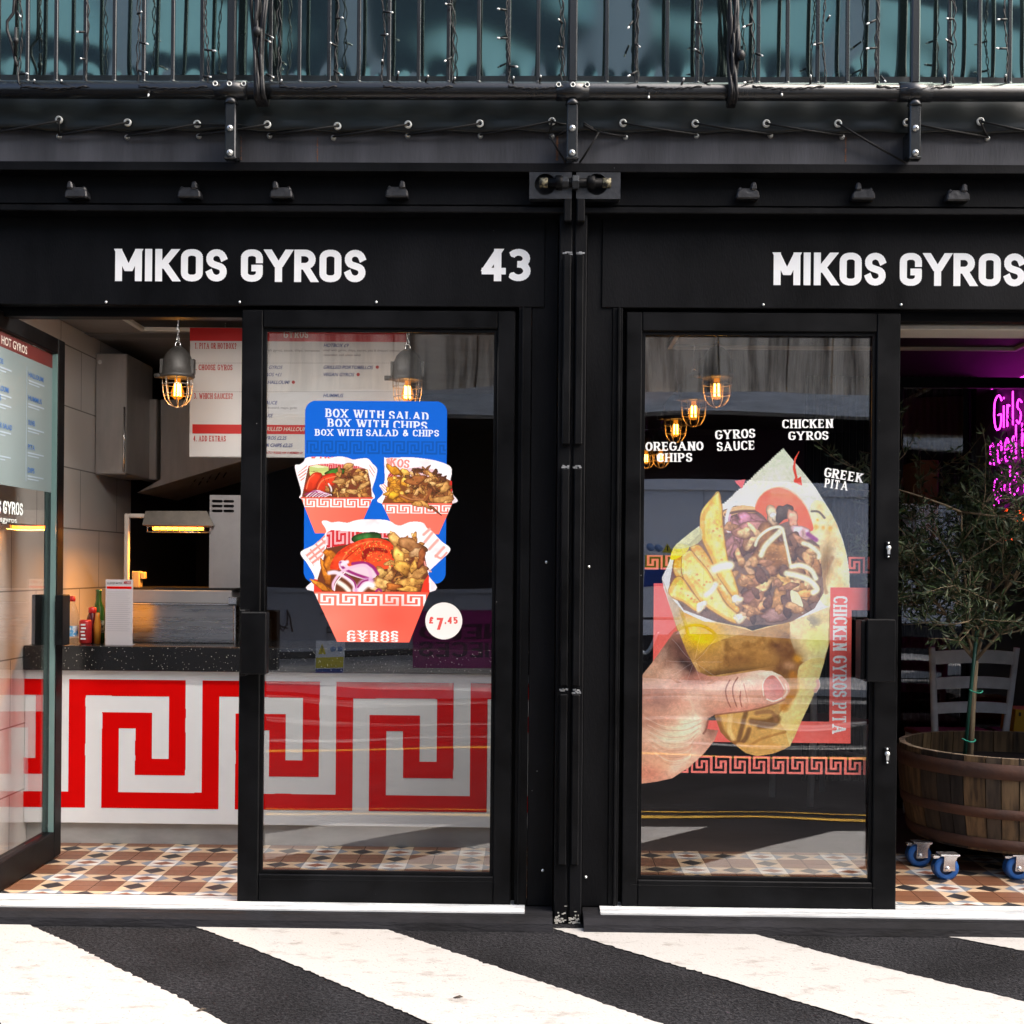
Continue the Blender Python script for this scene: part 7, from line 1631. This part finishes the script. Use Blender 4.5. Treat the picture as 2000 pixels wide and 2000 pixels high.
for s_, box, rt_ in (('OREGANO', (1260.5, 863, 1374, 880), -1), ('CHIPS', (1283, 885, 1352, 902), -1), ('GYROS', (1397, 839, 1475, 856.5), -3), ('SAUCE', (1400, 862, 1475, 879.5), -3), ('CHICKEN', (1528, 819, 1628, 836), -1), ('GYROS', (1540, 842.5, 1618, 859), -1), ('GREEK', (1610, 919, 1687, 937), 9), ('PITA', (1610, 937.5, 1657, 955), 8)):
    text_obj('caption', s_, box, GL - .003, mat('caption_white', (.86, .88, .87), .5), t, .5, rot=rt_, tv=.24, th=.115, gap=.06)
# ================================================================== the far side of the street: seen in the glass and the vinyl
CONC = bpy.data.materials.new('stained_concrete'); CONC.use_nodes = True
n, l = CONC.node_tree.nodes, CONC.node_tree.links; b = n['Principled BSDF']
tc = n.new('ShaderNodeTexCoord'); mp = n.new('ShaderNodeMapping'); mp.inputs['Scale'].default_value = (1.9, 1, .16); l.new(tc.outputs['Object'], mp.inputs[0])
nz = n.new('ShaderNodeTexNoise'); nz.inputs['Scale'].default_value = 2.2; nz.inputs['Detail'].default_value = 9; nz.inputs['Roughness'].default_value = .68; l.new(mp.outputs[0], nz.inputs['Vector'])
rp = n.new('ShaderNodeValToRGB'); e = rp.color_ramp.elements; e[0].position = .38; e[0].color = (.15, .115, .08, 1); e[1].position = .55; e[1].color = (.97, .82, .62, 1)
l.new(nz.outputs['Fac'], rp.inputs[0]); l.new(rp.outputs[0], b.inputs['Base Color']); b.inputs['Roughness'].default_value = .85
MATS['stained_concrete'] = CONC
LF = 12.0
zf = PM(1480, 809, LF).z; zhT = PM(1480, 945, LF - 1.4).z
t = thing('concrete_building', 'stained concrete building across the street, seen mirrored in the door glass', 'building', (0, -LF, 0))
m = MB(); xs_ = [PM(px, 720, LF).x for px in (150, 500, 770, 930, 1235, 1402, 1535, 1625, 1760)]
xs_ = [-16, -12, -9] + sorted(xs_) + [6, 9, 12, 16]
zl = zf + .32
for a, b_ in zip(xs_[:-1], xs_[1:]):
    m.box(a + .012, b_ - .012, -LF - .4, -LF, zl + .012, 5.9)
m.box(-16, 16, -LF - .4, -LF - .04, zl - .02, 6.0)
m.build('concrete_panel', CONC, t)
MB().box(-16, 16, -LF - .4, -LF + .06, zf, zl).build('ledge', mat('pale_ledge', (.72, .72, .70), .7, var=.25, vs=3, stretch=(1, 1, 5)), t)
MB().box(-16, 16, -LF - 3, -LF - 2.9, 0, zf + .1).box(-16, 16, -LF - 3, -LF - .4, zf + .02, zf + .1).build('dark_undercroft', DARKR, t)
NAVY = mat('dark_glazing', (.012, .020, .026), .25); PALE = mat('pale_cladding', (.58, .86, .80), .5, var=.12, vs=2); GREYC = mat('grey_cladding', (.40, .40, .43), .6, var=.2, vs=2)
z0 = 6.0
bands = [(6.0, 7.25, NAVY), (7.25, 7.95, PALE), (7.95, 8.75, NAVY), (8.75, 9.5, PALE), (9.5, 9.9, NAVY)]
for a, b_, mm_ in bands:
    MB().box(-16, 16, -LF - .4, -LF - .02 - (.06 if mm_ is NAVY else 0), a, b_).build('window_band' if mm_ is NAVY else 'spandrel', mm_, t)
m = MB()
for x in np.arange(-15, 15, 3.1): m.box(x, x + .55, -LF - .3, -LF + .05, 6.0, 9.9)
m.build('pilaster', GREYC, t)
# hoarding
HW = mat('hoarding_paint', (.80, .82, .86), .5, var=.06, vs=2); HG = mat('grey_hoarding_paint', (.30, .315, .345), .5, var=.08, vs=2)
LH = LF - 1.4; xsplit = PM(1130, 1100, LH).x
zhb = PM(1480, 1250, LH).z
t = thing('hoarding', 'pale site hoarding across the street, mirrored behind the gyros picture', 'hoarding', (5, -LH, 0))
m = MB()
for i in range(9): m.box(xsplit + i * 1.5, xsplit + i * 1.5 + 1.494, -LH - .05, -LH, zhb, zhT - .14)
m.build('board', HW, t); MB().box(xsplit, xsplit + 13.5, -LH - .07, -LH + .03, zhT - .14, zhT).build('capping', HW, t); MB().box(xsplit, xsplit + 13.5, -LH - .04, -LH - .02, 0, zhb).build('footing', DARKW, t)
zgT = PM(700, 1160, LH).z
t = thing('hoarding', 'grey scribbled site hoarding across the street, mirrored beside the blue food poster', 'hoarding', (-5, -LH, 0))
m = MB()
for i in range(9): m.box(xsplit - .02 - (i + 1) * 1.5, xsplit - .02 - i * 1.5 - .006, -LH - .05, -LH, zhb - .2, zgT)
m.build('board', HG, t); MB().box(xsplit - 13.6, xsplit - .02, -LH - .06, -LH + .02, zgT, zgT + .06).build('capping', HG, t)
INK = mat('marker_ink', (.012, .012, .014), .6)
m = MB()
for pts in ([(524, 1208), (533, 1218), (540, 1232)], [(524, 1217), (532, 1218), (545, 1198)], [(545, 1198), (543, 1210), (547, 1224), (555, 1225), (561, 1222), (562, 1208), (561, 1198)], [(561, 1198), (567, 1212), (571, 1234)], [(541, 1227), (547, 1223), (562, 1227)], [(547, 1226), (553, 1233), (558, 1225)], [(625, 1204), (633, 1202)], [(648, 1224), (638, 1226), (637, 1234), (650, 1235)]):
    m.tube([PM(a, b_, LH - .004) for a, b_ in pts], .008, 5)
m.build('scribble', INK, t)
YEL = mat('sign_yellow', (.72, .60, .03), .5); BLU = mat('sign_blue', (.02, .07, .32), .5); BLUL = mat('sign_pale_blue', (.20, .32, .55), .5)
def safety(label, x0, x1, y0, y1, tri):
    a, b_ = PM(x0, y1, LH), PM(x1, y0, LH); y = -LH + .012
    t = thing('safety_sign', label, 'sign', (a.x, y, a.z), 'site safety signs mirrored in the glass')
    w_, h = b_.x - a.x, b_.z - a.z
    m = MB(); m.box(a.x, b_.x, -LH + .001, y, a.z, b_.z); m.build('sign_board', HW, t)
    m = MB(); m.box(a.x + .02 * w_, b_.x - .02 * w_, y, y + .002, a.z + .36 * h, a.z + .62 * h, 0); m.box(a.x + .02 * w_, b_.x - .02 * w_, y, y + .002, a.z + .02 * h, a.z + .34 * h, 1)
    m.build('colour_panels', [YEL, BLU], t)
    m = MB(); zc_ = a.z + .80 * h
    for fx in ((.16, .36, .84) if tri == 2 else (.16, .40)): m.lathe([(.0001, .003), (.10 * w_, .003), (.10 * w_, 0)], (a.x + (1 - fx) * w_ if tri == 1 else a.x + fx * w_, y, zc_), 20, axis='Y')
    m.build('round_symbol', BLUL, t)
    tx = a.x + (.22 if tri == 1 else .58) * w_
    m = MB(); m.prism([(tx - .14 * w_, zc_ - .11 * h), (tx + .14 * w_, zc_ - .11 * h), (tx, zc_ + .13 * h)], y, y + .003, 0); m.box(tx - .012 * w_, tx + .012 * w_, y + .003, y + .005, zc_ - .05 * h, zc_ + .07 * h, 1)
    m.build('warning_triangle', [YEL, INK], t)
safety('yellow and blue safety sign on the grey hoarding, below the salad box picture', 616, 672, 1253, 1340, 1)
safety('yellow and blue safety sign on the pale hoarding, left of the gyros picture', 1254, 1336, 1040, 1132, 2)
# magenta banner (its lettering is seen back to front)
MAG = mat('magenta_banner', (.26, .006, .13), .5, var=.2, vs=2); MAGD = mat('banner_letters', (.05, .002, .03), .5)
y = -LH + .01
a, b_ = PM(802, 1312, LH), PM(1000, 1196, LH)
t = thing('banner', 'magenta banner on the grey hoarding, mirrored behind the round price sticker', 'banner', (a.x, y, a.z))
MB().box(a.x, b_.x, -LH + .001, y, a.z, b_.z).build('cloth', MAG, t)
for s_, z0_, z1_ in (("NEED", .50, .76), ("PIECES", .18, .44)):
    xx, yy = grid(0, 0, 300, 60, 1.5); mk = text_mask(xx, yy, s_, 0, 300, 0, 60, tv=.2, th=.16, serif=False)
    h = b_.z - a.z; w_ = (b_.x - a.x) * .9
    fn = lambda px, py: (b_.x - .05 - px / 300 * w_, y + .002, a.z + h * (z1_ - (z1_ - z0_) * py / 60))
    runs_mesh(MB(), mk[:, :], 1.5, 0, 0, fn).build('banner_text', MAGD, t)
# bicycle leaning on the hoarding
t = thing('bicycle', 'dark parked bicycle with chain lock across the street, mirrored left of the gyros picture', 'bicycle', (PM(1280, 1250, LH - .6).x, -LH + .6, 0))
BK = mat('bike_black', (.02, .02, .022), .4); CHR = mat('bike_chrome', (.6, .62, .64), .3, metal=.8)
bx, by = PM(1272, 1250, LH - .6).x, -LH + .6
for dx in (-.52, .52):
    m = MB(); m.tube([(bx + dx + .34 * math.cos(k * math.pi / 14), by, .35 + .34 * math.sin(k * math.pi / 14)) for k in range(29)], .018, 6, cap=False)
    wh = m.build('wheel', BK, t)
    m = MB()
    for k in range(10): m.tube([(bx + dx, by, .35), (bx + dx + .33 * math.cos(k * .628), by, .35 + .33 * math.sin(k * .628))], .003, 4)
    m.build('spokes', CHR, wh)
m = MB()
for p, q in (((-.52, .35), (-.2, .8)), ((-.2, .8), (.34, .78)), ((-.2, .8), (-.02, .32)), ((-.02, .32), (.36, .7)), ((-.52, .35), (-.02, .32)), ((.52, .35), (.34, .95)), ((-.2, .8), (-.24, .95))):
    m.tube([(bx + p[0], by, p[1]), (bx + q[0], by, q[1])], .02, 8)
m.build('frame', BK, t)
m = MB(); m.tube([(bx + .30, by - .28, 1.02), (bx + .36, by - .1, .98), (bx + .34, by, .96), (bx + .36, by + .1, .98), (bx + .30, by + .28, 1.02)], .016, 8); m.build('handlebar', CHR, t)
m = MB(); m.lathe([(.0001, -.03), (.09, -.02), (.08, .03), (.0001, .04)], (bx - .25, by, .97), 12); m.build('saddle', BK, t)
m = MB(); m.tube([(bx - .2 + .3 * k / 12, by + .03, .62 - .2 * math.sin(math.pi * k / 12)) for k in range(13)], .02, 6); m.build('chain_lock', CHR, t)
# road lines
YL = mat('yellow_road_paint', (.62, .36, .03), .6, var=.3, vs=8); WL = mat('worn_white_paint', (.05, .05, .05), .7, col2=(.42, .42, .40), vs=3, stretch=(.3, 3, 1), thresh=(.46, .62))
m = MB()
for y, w_, k in ((-1.98, .07, 0), (-2.16, .025, 0), (-4.6, .13, 0), (-5.3, .22, 1), (-6.6, .30, 1), (-8.3, .4, 1)):
    for i in range(40): 
        xa = -12 + i * .6; m.quad((xa, y - w_, .0042), (xa + .6, y - w_, .0042), (xa + .6, y + w_ * .4 * math.sin(i * 1.7), .0042), (xa, y + w_ * .4 * math.sin((i - 1) * 1.7), .0042), k)
m.build('road_line', [YL, WL], kind='structure')
PAVE = mat('far_pavement', (.50, .49, .47), .8, var=.3, vs=3)
MB().box(-20, 20, -LH - 3, -LH + 1.6, .0, .06).build('pavement', PAVE, kind='structure')

# ================================================================== small wear and litter at the foot of the front
rr = random.Random(31)
for par, xa, xb in ((UL, X(1090), X(1111)), (UR, X(1118), X(1138))):
    m = MB()
    for k in range(26):
        x = rr.uniform(xa, xb); z = abs(rr.gauss(0, .022)); w_ = rr.uniform(.0015, .006)
        m.box(x - w_, x + w_, -.0022 - .001 * rr.random(), -.0001, z, z + rr.uniform(.002, .006))
    m.build('paint_splash', mat('splashed_paint', (.42, .41, .38), .8, var=.5, vs=50), par)
LEAF = mat('dry_leaf', (.06, .045, .03), .8, var=.4, vs=60)
for label, px, py, a in (('small dry leaf lying on the white stripe below the blue poster door', 895, 1948, .2), ('small dry leaf at the edge of the bottom left white stripe', 393, 1973, .6)):
    c = PZ(px, py, .006); t_ = []
    pts = [(math.cos(a) * u - math.sin(a) * v, math.sin(a) * u + math.cos(a) * v, h) for u, v, h in ((-.016, 0, 0), (-.006, -.006, .003), (.008, -.005, .004), (.017, 0, .001), (.006, .006, .005), (-.007, .005, .002))]
    o = MB().add([(c.x + p[0], c.y + p[1], .0065 + p[2]) for p in pts] + [(c.x + p[0], c.y + p[1], .0052 + p[2] * .8) for p in pts], [(0, 1, 2, 3, 4, 5), (11, 10, 9, 8, 7, 6)] + [(i, i + 6, (i + 1) % 6 + 6, (i + 1) % 6) for i in range(6)]).build('dry_leaf', LEAF)
    tag(o, label, 'leaf', 'dry leaves on the ground')
